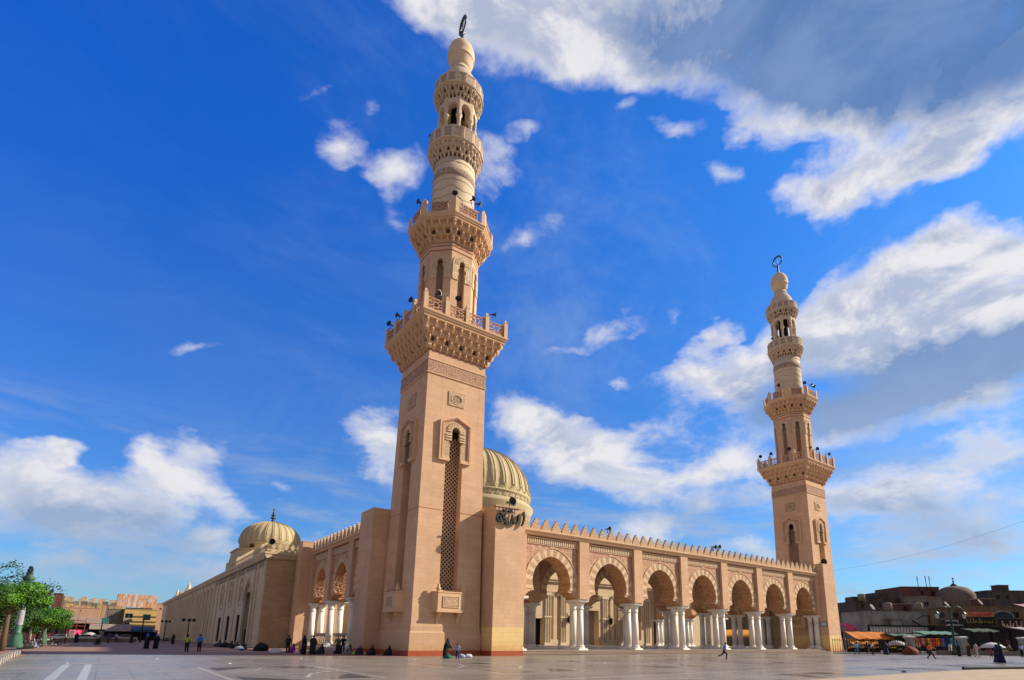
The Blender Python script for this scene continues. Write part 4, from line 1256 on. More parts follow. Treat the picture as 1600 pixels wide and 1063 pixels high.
mb = MB(); mb.box(22, 96, 4.5, 12, 12.0, 17.2); mb.box(21.8, 96.2, 4.3, 12.2, 17.2, 17.6); mb.build('upper_storey', MAT['court_stone'], old)
mb = MB(); mb.box(0.0, 4.6, -0.03, 0.0, 0.0, 12.0); mb.build('corner_stonework', MAT['old_stone'], old)
# court buttresses (clustered shafts)
bt = MB()
for dx in (-0.55, 0, 0.55): bt.lathe([(0.16, 0.45), (0.16, 9.6)], 8, (dx, -0.14))
bt.box(-0.85, 0.85, -0.36, 0, 9.6, 10.2); bt.box(-0.85, 0.85, -0.34, 0, 0.44, 0.9); bt.box(-.85, .85, -.33, 0, 5.5, 5.75)
b0 = None
for x in (48.9, 52.7, 63.6, 68.0, 76.2, 83.5, 40.5, 34.0):
    if b0 is None: b0 = bt.build('shaft_cluster', MAT['old_stone_side'], old, (x, 0, 0))
    else: inst(b0, old, (x, 0, 0))
fz = MB()
fz.box(44, 56, -0.25, 0, 10.3, 10.5)
for i in range(60): fz.lathe([(0.02, 9.55), (0.12, 9.75), (0.22, 10.3)], 6, (22.5 + i * 1.2, -0.2))
fz.build('hanging_frieze', MAT['court_stone'], old)
# small dome and its base
def ribbed_dome(name, cx, cy, z0, r, zs, zt, ribs, mats, drum, bulge=1.03, parent=old):
    mb = MB(); mb.smooth = True
    nseg = ribs * 4
    rings = []
    prof = [(r, zs)]
    for i in range(1, 15):
        a = math.pi / 2 * i / 14
        q = math.cos(a) * (bulge + (1 - bulge) * 0.0) if i > 2 else 1.0 + (bulge - 1) * i / 2
        rr = r * min(q, bulge) if i > 2 else r * q
        rr = r * (math.cos(a) ** 0.9) * (1 + (bulge - 1) * math.sin(2 * a))
        prof.append((max(rr, 0.05), zs + (zt - zs) * math.sin(a)))
    for rr, z in prof:
        ring = []
        for j in range(nseg):
            a = 2 * math.pi * j / nseg
            f = 1.0 + (0.012 if j % 4 == 0 else (-0.016 if j % 4 == 2 else 0.0))
            ring.append((cx + rr * f * math.cos(a), cy + rr * f * math.sin(a), z))
        rings.append(ring)
    mb.loft(rings, True, False)
    d = mb.build(name, mats[0], parent)
    rb = MB()
    for j in range(ribs):
        for off in (-0.012, 0.012):
            pts = []
            for rr, z in prof[:-1]:
                a = 2 * math.pi * j / ribs + off * 2.2 * (r / max(rr, r * 0.35))
                pts.append((cx + rr * 1.012 * math.cos(a), cy + rr * 1.012 * math.sin(a), z + 0.02))
            pts = pts[1:]
            rb.tube(pts, 0.006 * r, 4)
        a0, a1 = 2 * math.pi * j / ribs, 2 * math.pi * (j + 1) / ribs
        pts = []
        for i in range(9):      # scalloped foot of each rib
            q = i / 8; a = a0 + (a1 - a0) * q
            zz = zs + (zt - zs) * (0.03 + 0.10 * abs(2 * q - 1) ** 2.5)
            pts.append((cx + r * 1.02 * math.cos(a), cy + r * 1.02 * math.sin(a), zz))
        rb.tube(pts, 0.006 * r, 4)
    rb.build('dome_ribs', mats[1], d)
    mb = MB(); mb.smooth = True
    mb.lathe(drum, 64, (cx, cy)); mb.build('drum', mats[0], parent)
    return d
cx, cy = 22.2 - 16.5, 112.9 - 84.3
ribbed_dome('small_dome', cx, cy, 12, 5.15, 18.0, 22.25, 26, (MAT['dome_cream'], MAT['dome_rib']), [(5.0, 15.9), (5.0, 17.7), (5.12, 17.8), (5.12, 18.02)])
mb = MB(); mb.smooth = True
mb.lathe([(0.75, 22.15), (0.3, 22.6), (0.12, 22.8), (0.5, 23.05), (0.5, 23.15), (0.12, 23.35), (0.42, 23.6), (0.42, 23.7), (0.1, 23.85), (0.28, 24.1), (0.08, 24.3), (0.17, 24.6), (0.03, 25.1)], 14, (cx, cy))
mb.build('dome_finial', MAT['bronze'], old)
mb = MB()
s_ = 5.9
mb.loft([[(cx + x, cy + y, z) for x, y in ((-s_, -s_), (s_ + 3, -s_), (s_ + 3, s_), (-s_, s_))] for z in (12, 14.6)] )
mb.loft([[(cx + x * q, cy + y * q, z) for x, y in ((-s_, -3.4), (-3.4, -s_), (3.4, -s_), (s_, -3.4), (s_, 3.4), (3.4, s_), (-3.4, s_), (-s_, 3.4))] for q, z in ((1, 14.6), (0.97, 16.2), (1.0, 16.25), (1.0, 16.45))])
mb.build('dome_base', MAT['dome_cream'], old)
wn = MB(); wn.lathe([(0.42, -0.02), (0.42, 0.1), (0.3, 0.1)], 16); 
o = wn.build('round_window', MAT['deep_recess'], old, (cx - 3.6, cy - 3.55, 17.0)); o.rotation_euler = (R_(90), 0, R_(-45))
# large dome
cx, cy = 59.9 - 16.5, 104.0 - 84.3
ribbed_dome('large_dome', cx, cy, 12, 12.2, 31.0, 42.2, 32, (MAT['dome_cream'], MAT['dome_rib']), [(12.0, 12), (12.0, 26.6), (12.5, 26.9), (12.5, 27.5), (13.0, 28.4), (13.0, 28.8), (12.3, 29.6), (12.3, 30.6), (12.5, 30.7), (12.5, 31.0)], 1.02)
mb = MB()
for i in range(48):
    a = 2 * math.pi * i / 48; u = Vector((math.cos(a), math.sin(a), 0)); t = Vector((-u.y, u.x, 0))
    c = Vector((cx, cy, 0)) + u * 12.33
    p = [c - t * 0.62 + Vector((0, 0, 29.7)), c + t * 0.62 + Vector((0, 0, 29.7)), c + Vector((0, 0, 30.5))]
    q = [v + u * 0.1 for v in p]
    mb.add(q + p, [(0, 1, 2), (0, 3, 4, 1), (1, 4, 5, 2), (2, 5, 3, 0)])
mb.build('triangle_frieze', MAT['dome_rib'], old)
mb = MB()
mb.loft([[(cx + x * q, cy + y * q, z) for x, y in ((-14.5, -8), (-8, -14.5), (8, -14.5), (14.5, -8), (14.5, 8), (8, 14.5), (-8, 14.5), (-14.5, 8))] for q, z in ((1, 12), (1, 19.5), (0.9, 21.5))])
mb.build('large_dome_base', MAT['dome_cream'], old)
# stepped pinnacles far down the street side
for v, h, w in ((118, 4.2, 1.3), (152, 4.2, 1.2)):
    mb = MB(); mb.lathe([(w * 1.5, 12), (w * 1.5, 12.6), (w * 1.15, 12.8), (w * 1.0, 13.6), (w * 0.55, 15.0), (0.05, 12 + h + 1)], 8, (2.2, v))
    mb.build('pinnacle', MAT['court_stone'], old)
mb = MB(); mb.box(0.5, 4.5, 121, 127, 12, 14.4); mb.build('roof_block', MAT['cream_grey'], old)
# small corner cresting dome on the corner
lantern_y = 0

# ------------------------------------------------------------------ people
def simple(name, c, rough=0.85, var=0.2, scale=6.0):
    if name in MAT: return MAT[name]
    return plaster(name, c, var, rough, scale, bump=0.15)
SKIN = simple('skin', c4(.30, .16, .10), 0.6)
HAIR = simple('hair', c4(.015, .012, .01), 0.6)
def cloth(rgb):
    nm = 'cloth_%d_%d_%d' % tuple(int(v * 100) for v in rgb)
    return simple(nm, (*rgb, 1), 0.9, 0.3, 9.0)

POSES = {
 'stand': dict(arm=[((.25, .02, 1.17), (.26, -.08, .95)), ((-.25, .02, 1.17), (-.26, -.08, .95))], leg=[((.10, -.01, .50), (.10, .02, .09)), ((-.11, -.02, .50), (-.13, .0, .09))], lean=0),
 'walk': dict(arm=[((.24, .14, 1.20), (.25, .12, .97)), ((-.24, -.12, 1.20), (-.24, -.28, 1.04))], leg=[((.09, -.20, .52), (.09, -.36, .12)), ((-.09, .06, .50), (-.09, .36, .16))], lean=-.05),
 'stride': dict(arm=[((.25, .18, 1.22), (.24, .06, 1.02)), ((-.25, -.14, 1.22), (-.22, -.34, 1.14))], leg=[((.09, -.26, .55), (.10, -.46, .13)), ((-.09, .14, .52), (-.10, .50, .17))], lean=-.08),
 'run': dict(arm=[((.26, -.16, 1.12), (.24, -.42, .98)), ((-.26, .10, 1.16), (-.30, .02, .93))], leg=[((.10, -.30, .58), (.10, -.18, .12)), ((-.10, .22, .56), (-.11, .66, .42))], lean=-.30),
 'reach': dict(arm=[((.25, -.18, 1.28), (.24, -.44, 1.26)), ((-.25, .02, 1.17), (-.26, -.06, .95))], leg=[((.10, -.12, .50), (.10, -.16, .09)), ((-.11, .06, .50), (-.12, .20, .10))], lean=-.05),
 'bend': dict(arm=[((.24, -.30, 1.02), (.20, -.48, .86)), ((-.24, -.30, 1.02), (-.20, -.46, .84))], leg=[((.10, -.04, .50), (.10, -.02, .09)), ((-.11, -.04, .50), (-.13, .04, .09))], lean=-.35),
 'sit': dict(arm=[((.26, -.14, .42), (.14, -.34, .34)), ((-.26, -.14, .42), (-.14, -.34, .34))], leg=[((.26, -.40, .30), (.02, -.52, .08)), ((-.26, -.40, .28), (-.06, -.44, .07))], lean=-.06, drop=.80),
}
def body_mesh(pose, top, bottom, sleeve, shoe, hand_open=0.0):
    P = POSES[pose]; lean = P['lean']; dr = P.get('drop', 0.0)
    V, E_, Rr, K = [], [], [], []
    def add(p, r, par, kind):
        V.append(Vector(p)); Rr.append(r if isinstance(r, tuple) else (r, r)); K.append(kind)
        if par is not None: E_.append((par, len(V) - 1))
        return len(V) - 1
    h = lambda x, y, z: (x, y + lean * max(0, (z - (.95 - dr)) ) * 1.0, z)
    z0 = .95 - dr
    pel = add((0, 0, z0), (.175, .14), None, 'b')
    wai = add(h(0, 0, z0 + .16), (.17, .13), pel, 't')
    che = add(h(0, 0, z0 + .36), (.20, .14), wai, 't')
    nek = add(h(0, 0, z0 + .51), (.058, .058), che, 's')
    chin = add(h(0, -.015, z0 + .575), (.07, .075), nek, 's')
    hd = add(h(0, -.01, z0 + .64), (.083, .10), chin, 's')
    tp = add(h(0, .01, z0 + .71), (.07, .085), hd, 's')
    add(h(0, -.115, z0 + .625), (.012, .012), hd, 's')                     # nose
    for sx in (1, -1): add(h(sx * .092, .0, z0 + .625), (.014, .02), hd, 's')   # ears
    for i, sx in enumerate((1, -1)):
        (el, wr) = P['arm'][i]
        sh = add(h(sx * .185, 0, z0 + .44), (.085, .085), che, 't')
        e = add(el, .06, sh, 't' if sleeve > 0 else 's')
        w = add(wr, .03, e, 't' if sleeve > 1 else 's')
        d = (Vector(wr) - Vector(el)).normalized()
        side = Vector((sx, 0, 0)); side = (side - d * side.dot(d)).normalized()
        up = d.cross(side)
        pm = Vector(wr) + d * .05
        pl = add(pm, (.034, .018), w, 's')
        for q in range(4):
            b = pm + d * .045 + up * (q - 1.5) * .02
            k1 = add(b, .009, pl, 's'); ln = (.034, .04, .037, .028)[q]
            k2 = add(b + d * ln - side * .012, .008, k1, 's')
            add(b + d * ln * 1.6 - side * .03, .007, k2, 's')
        k1 = add(pm + up * .04 - d * .01, .010, pl, 's'); add(pm + up * .058 + d * .03 - side * .012, .008, k1, 's')
    for i, sx in enumerate((1, -1)):
        kn, an = P['leg'][i]
        hp = add((sx * .09, 0, z0 - .05), .12, pel, 'b')
        k = add(kn, .088, hp, 'b')
        a = add(an, .062, k, 'b')
        f = Vector(an) + Vector((0, 0.03, -.045)); add(f, .038, a, 'f')
        t = Vector(an) + Vector((sx * .02, -.15, -.055)); add(t, (.04, .025), a, 'f')
    me = bpy.data.meshes.new('body'); me.from_pydata(V, E_, [])
    o = bpy.data.objects.new('tmp', me); COL.objects.link(o)
    sk = o.modifiers.new('skin', 'SKIN'); sk.branch_smoothing = 0.4
    o.modifiers.new('sub', 'SUBSURF').levels = 1
    for i, d in enumerate(me.skin_vertices[0].data):
        d.radius = Rr[i]; d.use_root = (i == 0)
    dg = bpy.context.evaluated_depsgraph_get()
    new = bpy.data.meshes.new_from_object(o.evaluated_get(dg))
    bpy.data.objects.remove(o)
    mats = {'s': 0, 't': 1, 'b': 2, 'f': 3}
    segs = [(V[a], V[b], K[b]) for a, b in E_]
    for m_ in (SKIN, top, bottom, shoe): new.materials.append(m_)
    for p in new.polygons:
        c = p.center; best = None
        for a, b, k in segs:
            ab = b - a; t = max(0, min(1, (c - a).dot(ab) / max(ab.length_squared, 1e-9)))
            dd = (a + ab * t - c).length
            if best is None or dd < best[0]: best = (dd, k)
        p.material_index = mats[best[1]]; p.use_smooth = True
    return new, h(0, 0.01, z0 + .64), z0
BODY = {}
def person(pos, face, label, pose='stand', top=(.5, .5, .5), bottom=(.05, .05, .06), sleeve=1, robe=None, scarf=None, group=None, height=1.72, shoe=(.02, .02, .02), hair=True, vest=None):
    key = (pose, top, bottom, sleeve)
    if key not in BODY: BODY[key] = body_mesh(pose, cloth(top), cloth(bottom), sleeve, cloth(shoe))
    me, hp, z0 = BODY[key]
    o = bpy.data.objects.new('person', me); COL.objects.link(o)
    o.location = (pos[0], pos[1], pos[2] if len(pos) > 2 else 0.0)
    o.rotation_euler = (0, 0, face); s = height / 1.72; o.scale = (s, s, s)
    tag(o, label, 'person', group)
    lean = POSES[pose]['lean']; sit = pose == 'sit'
    def ring(cx, cy, z, rx, ry, n=18, wob=0.0):
        return [(cx + rx * math.cos(2 * math.pi * j / n) * (1 + wob * math.sin(5 * 2 * math.pi * j / n)), cy + ry * math.sin(2 * math.pi * j / n) * (1 + wob * math.cos(4 * 2 * math.pi * j / n)), z) for j in range(n)]
    if robe:
        mb = MB(); mb.smooth = True
        if sit:
            mb.loft([ring(0, -.22, .01, .42, .42, wob=.06), ring(0, -.20, .14, .42, .40, wob=.05), ring(0, -.16, .30, .36, .33, wob=.04), ring(0, -.05, .42, .25, .21, wob=.02), ring(0, -.02, .58, .21, .15), ring(0, -.03, .68, .10, .09)])
        else:
            L_ = lambda z: lean * max(0, z - .95)
            a = 0.0; f1, f2 = POSES[pose]['leg'][0][1], POSES[pose]['leg'][1][1]
            cy = (f1[1] + f2[1]) / 2; sp = abs(f1[1] - f2[1]) / 2
            mb.loft([ring(0, cy, .05, .27, .21 + sp * .45, wob=.07), ring(0, cy * .8, .35, .265, .21 + sp * .35, wob=.05), ring(0, cy * .3, .75, .26, .20 + sp * .12, wob=.03), ring(0, L_(1.05), 1.05, .25, .19), ring(0, L_(1.32), 1.32, .25, .18), ring(0, L_(1.43), 1.43, .17, .12), ring(0, L_(1.49), 1.49, .08, .08)])
            for i, sx in enumerate((1, -1)):
                el, wr = POSES[pose]['arm'][i]
                mb.tube([(sx * .17, lean * .42, 1.38), el, wr], [.095, .085, .085], 10)
        r = mb.build('robe', cloth(robe), None); r.parent = o
    if scarf:
        mb = MB(); mb.smooth = True
        y = hp[1]; z = hp[2]
        mb.loft([ring(0, y + .02, z - .24, .19, .15), ring(0, y + .02, z - .12, .13, .12), ring(0, y + .025, z - .02, .11, .115), ring(0, y + .025, z + .07, .105, .11), ring(0, y + .02, z + .12, .06, .07), ring(0, y + .02, z + .135, .01, .01)])
        r = mb.build('headscarf', cloth(scarf), None); r.parent = o
    elif hair:
        mb = MB(); mb.smooth = True
        y = hp[1]; z = hp[2]
        mb.loft([ring(0, y + .045, z - .05, .08, .07), ring(0, y + .03, z + .02, .097, .10), ring(0, y + .015, z + .07, .093, .115), ring(0, y + .02, z + .11, .06, .08), ring(0, y + .02, z + .125, .01, .01)])
        r = mb.build('hair', HAIR, None); r.parent = o
    return o
BLACK = (.012, .012, .014); NAVY = (.02, .03, .10)

# ------------------------------------------------------------------ places seen from the viewpoint (x across the photo, d metres ahead) as ground points
FW = Vector((.6096, .7927, 0)); RT = Vector((.7927, -.6096, 0))
def vray(px, py):
    q = Vector((px - 853.458, -(py - 800.921), -875.66)).normalized()
    return CAMROT @ q
def at(px, d, py=990):
    r = vray(px, py); t = d / r.dot(FW)
    return Vector((r.x * t, r.y * t, 0))
def zat(px, py, d):
    r = vray(px, py); return 1.7 + r.z * d / r.dot(FW)
def gnd(px, py, z=0.0):
    r = vray(px, py); t = (z - 1.7) / r.z
    return Vector((r.x * t, r.y * t, z))
FACE = math.atan2(RT.y, RT.x)          # turns local x along RT, local -y toward the plaza

def faceto(dx, dy):
    """rotation that makes a person's front (-y) look along (dx, dy)"""
    return math.atan2(dy, dx) + math.pi / 2

# people on the plaza --------------------------------------------------
Rr_, Ff = (RT.x, RT.y), (FW.x, FW.y)
person((43.1, 30.35), faceto(RT.x, RT.y), 'boy in a bright blue shirt running across the marble in front of the arcade', 'run', (.05, .16, .75), (.012, .015, .03), 1, height=1.52)
person((22.1, 39.9), faceto(FW.x, FW.y), 'child in a light denim jacket and jeans standing at the foot of the near minaret', 'stand', (.22, .36, .52), (.03, .06, .16), 2, height=1.25)
person((22.9, 43.4), faceto(.6, -.8), 'figure wrapped in a black robe bending beside the child at the minaret foot', 'bend', BLACK, BLACK, 2, robe=BLACK, scarf=BLACK, height=1.6)
person((7.61, 65.2), faceto(*Ff), 'person in a bright blue top and dark trousers, walking beside the yellow-green top', 'stand', (.03, .22, .85), BLACK, 1)
person((6.5, 64.4), faceto(*Ff), 'person in a yellow-green top and dark trousers near the mosque side', 'stand', (.42, .55, .05), BLACK, 1, height=1.66)
person((4.04, 78.2), faceto(*Ff), 'black-robed person with a bright blue headscarf, left one of a pair', 'stand', BLACK, BLACK, 2, robe=BLACK, scarf=(.04, .18, .8))
person((4.9, 78.2), faceto(*Ff), 'black-robed person with a violet headscarf, right one of a pair', 'stand', BLACK, BLACK, 2, robe=BLACK, scarf=(.16, .12, .5))
person((76.4, 34.0), faceto(*Ff), 'man in a sky blue shirt and blue jeans standing by the fence', 'walk', (.08, .38, .75), (.07, .13, .28), 1)
person((83.0, 34.9), faceto(*Rr_), 'man in a white shirt reaching out one arm, by the fence', 'reach', (.72, .72, .72), BLACK, 1)
person((85.5, 34.2), faceto(*Rr_), 'person in a dark navy robe right of the white-shirted man', 'walk', NAVY, BLACK, 2, robe=(.02, .025, .07), height=1.7)
person((93.0, 33.6), faceto(-RT.x, -RT.y), 'person in a dark blue jacket bending over near the brown stall', 'bend', (.03, .04, .14), (.25, .25, .26), 2, height=1.65)
person((67.6, 22.8), faceto(*Rr_), 'man in an orange shirt striding to the right', 'stride', (.72, .18, .05), (.012, .012, .014), 1, height=1.7)
person((88.3, 26.5), faceto(*Ff), 'woman in a black robe and dark teal scarf in front of the lamp post', 'stand', BLACK, BLACK, 2, robe=BLACK, scarf=(.02, .06, .09), height=1.6)
person((90.2, 26.0), faceto(*Rr_), 'woman in a brown shawl and black robe between the black robe and the pale scarf', 'stand', BLACK, BLACK, 2, robe=(.06, .035, .02), scarf=(.40, .20, .07), height=1.7)
person((83.5, 23.3), faceto(*Rr_), 'woman in a pale lilac scarf and grey clothes walking with a child', 'walk', (.42, .34, .40), (.38, .37, .35), 2, scarf=(.50, .38, .46), height=1.6)
person((85.2, 22.3), faceto(-RT.x, -RT.y), 'small child in a dark red top beside the woman in pale lilac', 'walk', (.35, .06, .02), BLACK, 1, height=1.05)
person((62.4, 15.7), faceto(*Ff), 'large man in a long navy blue gown walking away at the right', 'walk', (.03, .06, .16), (.03, .06, .16), 2, robe=(.008, .014, .036), height=1.78)
person((63.1, 16.1), faceto(*Ff), 'person in a pale sleeve and blue skirt close behind the navy gown', 'walk', (.55, .58, .62), (.05, .09, .22), 2, robe=(.02, .035, .08), height=1.66)
person((95.4, 21.7), faceto(*Ff), 'man in a light blue shirt at the right edge of the picture', 'stand', (.35, .45, .75), BLACK, 1)
person((83.6, 79.0, .45), faceto(-1, 0), 'thin dark figure standing against the sunlit court wall', 'stand', BLACK, (.3, .2, .12), 2, height=1.75)
person((72.0, 61.5, .45), faceto(1, -.2), 'man in a grey-blue shirt walking inside the arcade', 'walk', (.16, .20, .26), BLACK, 1)
person((44.6, 62.0, .45), faceto(1, -.4), 'dark-clothed person with a bag standing behind the first column pair', 'bend', BLACK, BLACK, 2, robe=(.02, .02, .02))
person((47.6, 64.5, .45), faceto(1, -.4), 'dark seated person near the court wall, seen through the first arch', 'sit', BLACK, BLACK, 2, robe=BLACK, scarf=BLACK)
# standing among the people along the shaded side
person((14.3, 59.2), faceto(*Ff), 'tall person in black with hands low, left of the group by the side arcade', 'stand', BLACK, BLACK, 2)
person((14.5, 54.4), faceto(*Rr_), 'black-robed woman, front left of the standing group', 'stand', BLACK, BLACK, 2, robe=BLACK, scarf=BLACK)
person((15.1, 53.8), faceto(*Ff), 'black-robed woman with bare head, right of the front standing group', 'stand', BLACK, BLACK, 2, robe=(.02, .018, .02), height=1.74)
person((17.9, 55.6), faceto(-.5, -.8), 'man in a grey-green shirt leaning over the seated group', 'bend', (.10, .13, .11), BLACK, 2)
person((20.0, 60.5), faceto(-.5, -.8), 'person in black standing against the balustrade', 'stand', BLACK, BLACK, 2, height=1.7)
SIT = [((17.0, 57.5), (.02, .02, .03), (.02, .02, .02), 'seated woman in black beside the man in grey-green'),
       ((18.4, 56.6), (.02, .02, .03), (.03, .03, .04), 'seated woman in black, dark grey scarf, right of the grey-green man'),
       ((19.0, 55.4), (.22, .23, .22), (.012, .012, .012), 'seated person in pale grey with a black scarf'),
       ((19.4, 53.7), (.03, .02, .05), (.30, .14, .30), 'seated woman with a mauve scarf near the pier'),
       ((15.2, 60.8), (.35, .03, .30), (.25, .05, .22), 'seated woman in magenta behind the tall person'),
       ((16.0, 60.0), (.45, .05, .03), (.02, .02, .02), 'seated child in red with a black scarf'),
       ((20.0, 52.2), BLACK, BLACK, 'black-robed person huddled at the pier foot, left one'),
       ((20.9, 50.4), BLACK, (.02, .02, .02), 'black-robed person huddled at the minaret foot, right one'),
       ((13.5, 75.5), (.02, .02, .02), (.3, .35, .45), 'seated person with a pale blue scarf by the old mosque corner'),
       ((13.9, 78.5), BLACK, BLACK, 'seated person in black by the old mosque portal'),
       ((13.9, 83.0), BLACK, (.05, .03, .03), 'seated person in black left of the portal, brown scarf'),
       ((13.8, 86.5), (.03, .03, .05), BLACK, 'seated person in dark blue left of the portal'),
       ((13.9, 92.0), BLACK, (.4, .38, .36), 'seated person with an off-white scarf along the old mosque wall'),
       ((13.9, 97.0), BLACK, BLACK, 'farthest seated person in black along the old mosque wall'),
       ((14.1, 70.5), (.02, .02, .02), (.02, .02, .02), 'seated person in black just left of the tall standing figure')]
for i, (p, rb, sc_, lb) in enumerate(SIT):
    person(p, faceto(-.8, -.6 + .2 * (i % 3)), lb, 'sit', BLACK, BLACK, 2, robe=rb, scarf=sc_, group='people sitting along the shaded side of the mosque', height=1.7)

# bundles and bags on the ground ---------------------------------------
def bundle(pos, rgb, r, label, h=0.6, cat='bundle', seed=1, name='bundle'):
    rnd = random.Random(seed); mb = MB(); mb.smooth = True; rings = []
    ph = [rnd.uniform(0, 6.28) for _ in range(4)]
    for i, (q, z) in enumerate(((.85, 0.0), (1.0, .15), (.98, .4), (.8, .7), (.45, .93), (.08, 1.0))):
        rings.append([(r * q * math.cos(a) * (1 + .14 * math.sin(3 * a + ph[0] + i)), .75 * r * q * math.sin(a) * (1 + .12 * math.cos(2 * a + ph[1])), h * z * r * (1 + .12 * math.sin(2 * a + ph[2])) + .001 * i) for a in [2 * math.pi * j / 14 for j in range(14)]])
    mb.loft(rings)
    o = mb.build(name, cloth(rgb)); o.location = (pos[0], pos[1], 0.002); o.rotation_euler = (0, 0, rnd.uniform(0, 3))
    tag(o, label, cat, None)
    return o
for i, (p, c, r, lb) in enumerate([((22.5, 42.2), (.01, .14, .09), .45, 'dark green bundle beside the bending black robe'),
    ((24.6, 43.6), (.42, .40, .52), .36, 'pale lilac plastic bag at the minaret foot'), ((25.3, 43.7), (.55, .55, .62), .36, 'whitish plastic bag right of the lilac one'),
    ((19.2, 54.6), (.45, .52, .03), .32, 'yellow-green cloth bundle among the seated people'), ((13.0, 58.2), (.55, .55, .58), .6, 'crumpled white sheet left of the tall standing person'),
    ((15.0, 58.6), (.5, .5, .52), .3, 'small white bag at the feet of the tall person'), ((19.6, 53.6), (.60, .45, .35), .35, 'pale cloth bundle at the corner of the pier'),
    ((21.2, 51.6), (.20, .15, .12), .35, 'brown cardboard lying by the huddled figures'), ((12.4, 71.3), (.02, .10, .35), .28, 'blue bag on the kerb strip'),
    ((12.8, 75.0), (.4, .45, .55), .5, 'pale blue bundle in front of the old mosque corner'), ((13.4, 80.8), BLACK, .8, 'black heap of goods by the old mosque portal'),
    ((13.4, 88.8), BLACK, .8, 'black heap of goods beyond the portal'), ((13.5, 94.5), (.05, .05, .07), .7, 'dark grey heap of goods along the old wall'),
    ((25.9, 46.0), (.35, .16, .05), .3, 'flattened orange cloth at the minaret foot'), ((13.9, 68.8), BLACK, 1.0, 'large black covered heap by the pylon foot'),
    ((16.3, 56.2), (.03, .03, .04), .5, 'dark sack in front of the seated women')]):
    bundle(p, c, r, lb, 0.75, 'bag' if 'bag' in lb else 'bundle', i, 'plastic_bag' if 'bag' in lb else 'bundle')

# loudspeakers ----------------------------------------------------------
def speaker_mesh():
    mb = MB(); mb.smooth = True
    prof = [(0.09, 0.42), (0.10, 0.30), (0.07, 0.22), (0.09, 0.08), (0.15, -0.10), (0.26, -0.26), (0.40, -0.36), (0.42, -0.38), (0.36, -0.33), (0.05, -0.02)]
    mb.lathe(prof, 18, caps=True)
    mb.xform(Matrix.Rotation(R_(-90), 4, 'X'))       # horn mouth toward -y
    return mb
spk0 = None
def speaker(pos, face, label, size=1.0, tilt=-12, group='horn loudspeakers on the minarets'):
    global spk0
    if spk0 is None:
        spk0 = speaker_mesh().build('loudspeaker', MAT['black_paint'])
        o = spk0
        b = MB(); b.bar((0, .05, -.55), (0, .05, -.05), 0.06); b.bar((-.12, .05, -.55), (.12, .05, -.55), 0.06)
        br = b.build('mounting_bracket', MAT['iron_black'], o)
    else:
        o = copy_tree(spk0)
    o.location = pos; o.rotation_euler = (0, 0, face); o.scale = (size, size, size)
    tag(o, label, 'loudspeaker', group)
h_ = 4.76
for which, (ox, lab) in enumerate(((TX, 'near'), (TX + TD, 'far'))):
    S = [((-3.5, -h_, 35.75), 0.35, 'left end of the square balcony front'), ((-1.1, -h_, 36.0), -.5, 'over the second front panel of the square balcony'), ((3.2, -h_, 36.0), 1.0, 'over the last front panel of the square balcony'),
         ((-h_, -1.6, 36.0), -1.2, 'first along the left side of the square balcony'), ((-h_, 1.9, 36.0), -1.6, 'middle of the left side of the square balcony'), ((-h_, 4.2, 36.0), -1.2, 'far end of the left side of the square balcony'),
         ((-1.7, -3.9, 49.15), -.6, 'left of the front post on the octagonal balcony'), ((0.2, -4.3, 49.3), .25, 'front centre of the octagonal balcony'), ((1.0, -4.25, 49.2), .9, 'second from front centre of the octagonal balcony'), ((4.3, -.9, 49.2), 1.5, 'right side of the octagonal balcony'), ((-4.2, -.4, 49.2), -1.5, 'left side of the octagonal balcony'),
         ((-2.9, .9, 60.1), -1.4, 'left rim of the round balcony'), ((3.0, -.8, 60.1), 1.4, 'right rim of the round balcony')]
    for (p, a, lb) in S:
        small = 'round' in lb
        speaker((ox + p[0], TY + p[1], p[2]), a, 'black horn loudspeaker, %s, %s minaret' % (lb, lab), 0.5 if small else 0.8)
speaker((46.2, 47.9, 14.6), .3, 'black horn loudspeaker between merlons near the second arch', .8, group='horn loudspeakers on the roof edge')
speaker((66.8, 47.8, 14.6), .9, 'left of two black horn loudspeakers on the arcade roof middle', .9, group='horn loudspeakers on the roof edge')
speaker((67.8, 47.8, 14.7), .2, 'right of two black horn loudspeakers on the arcade roof middle', .9, group='horn loudspeakers on the roof edge')
speaker((31.6, 47.3, 15.5), .1, 'black horn loudspeaker above the calligraphy on the pier', 1.2, group='horn loudspeakers on the roof edge')
speaker((16.9, 84.1, 14.3), -.5, 'black horn loudspeaker at the corner of the old mosque roof', 1.0, group='horn loudspeakers on the roof edge')
speaker((98.2, 47.9, 15.3), -.6, 'black horn loudspeaker in the slot of the far minaret', 1.3, group='horn loudspeakers on the roof edge')

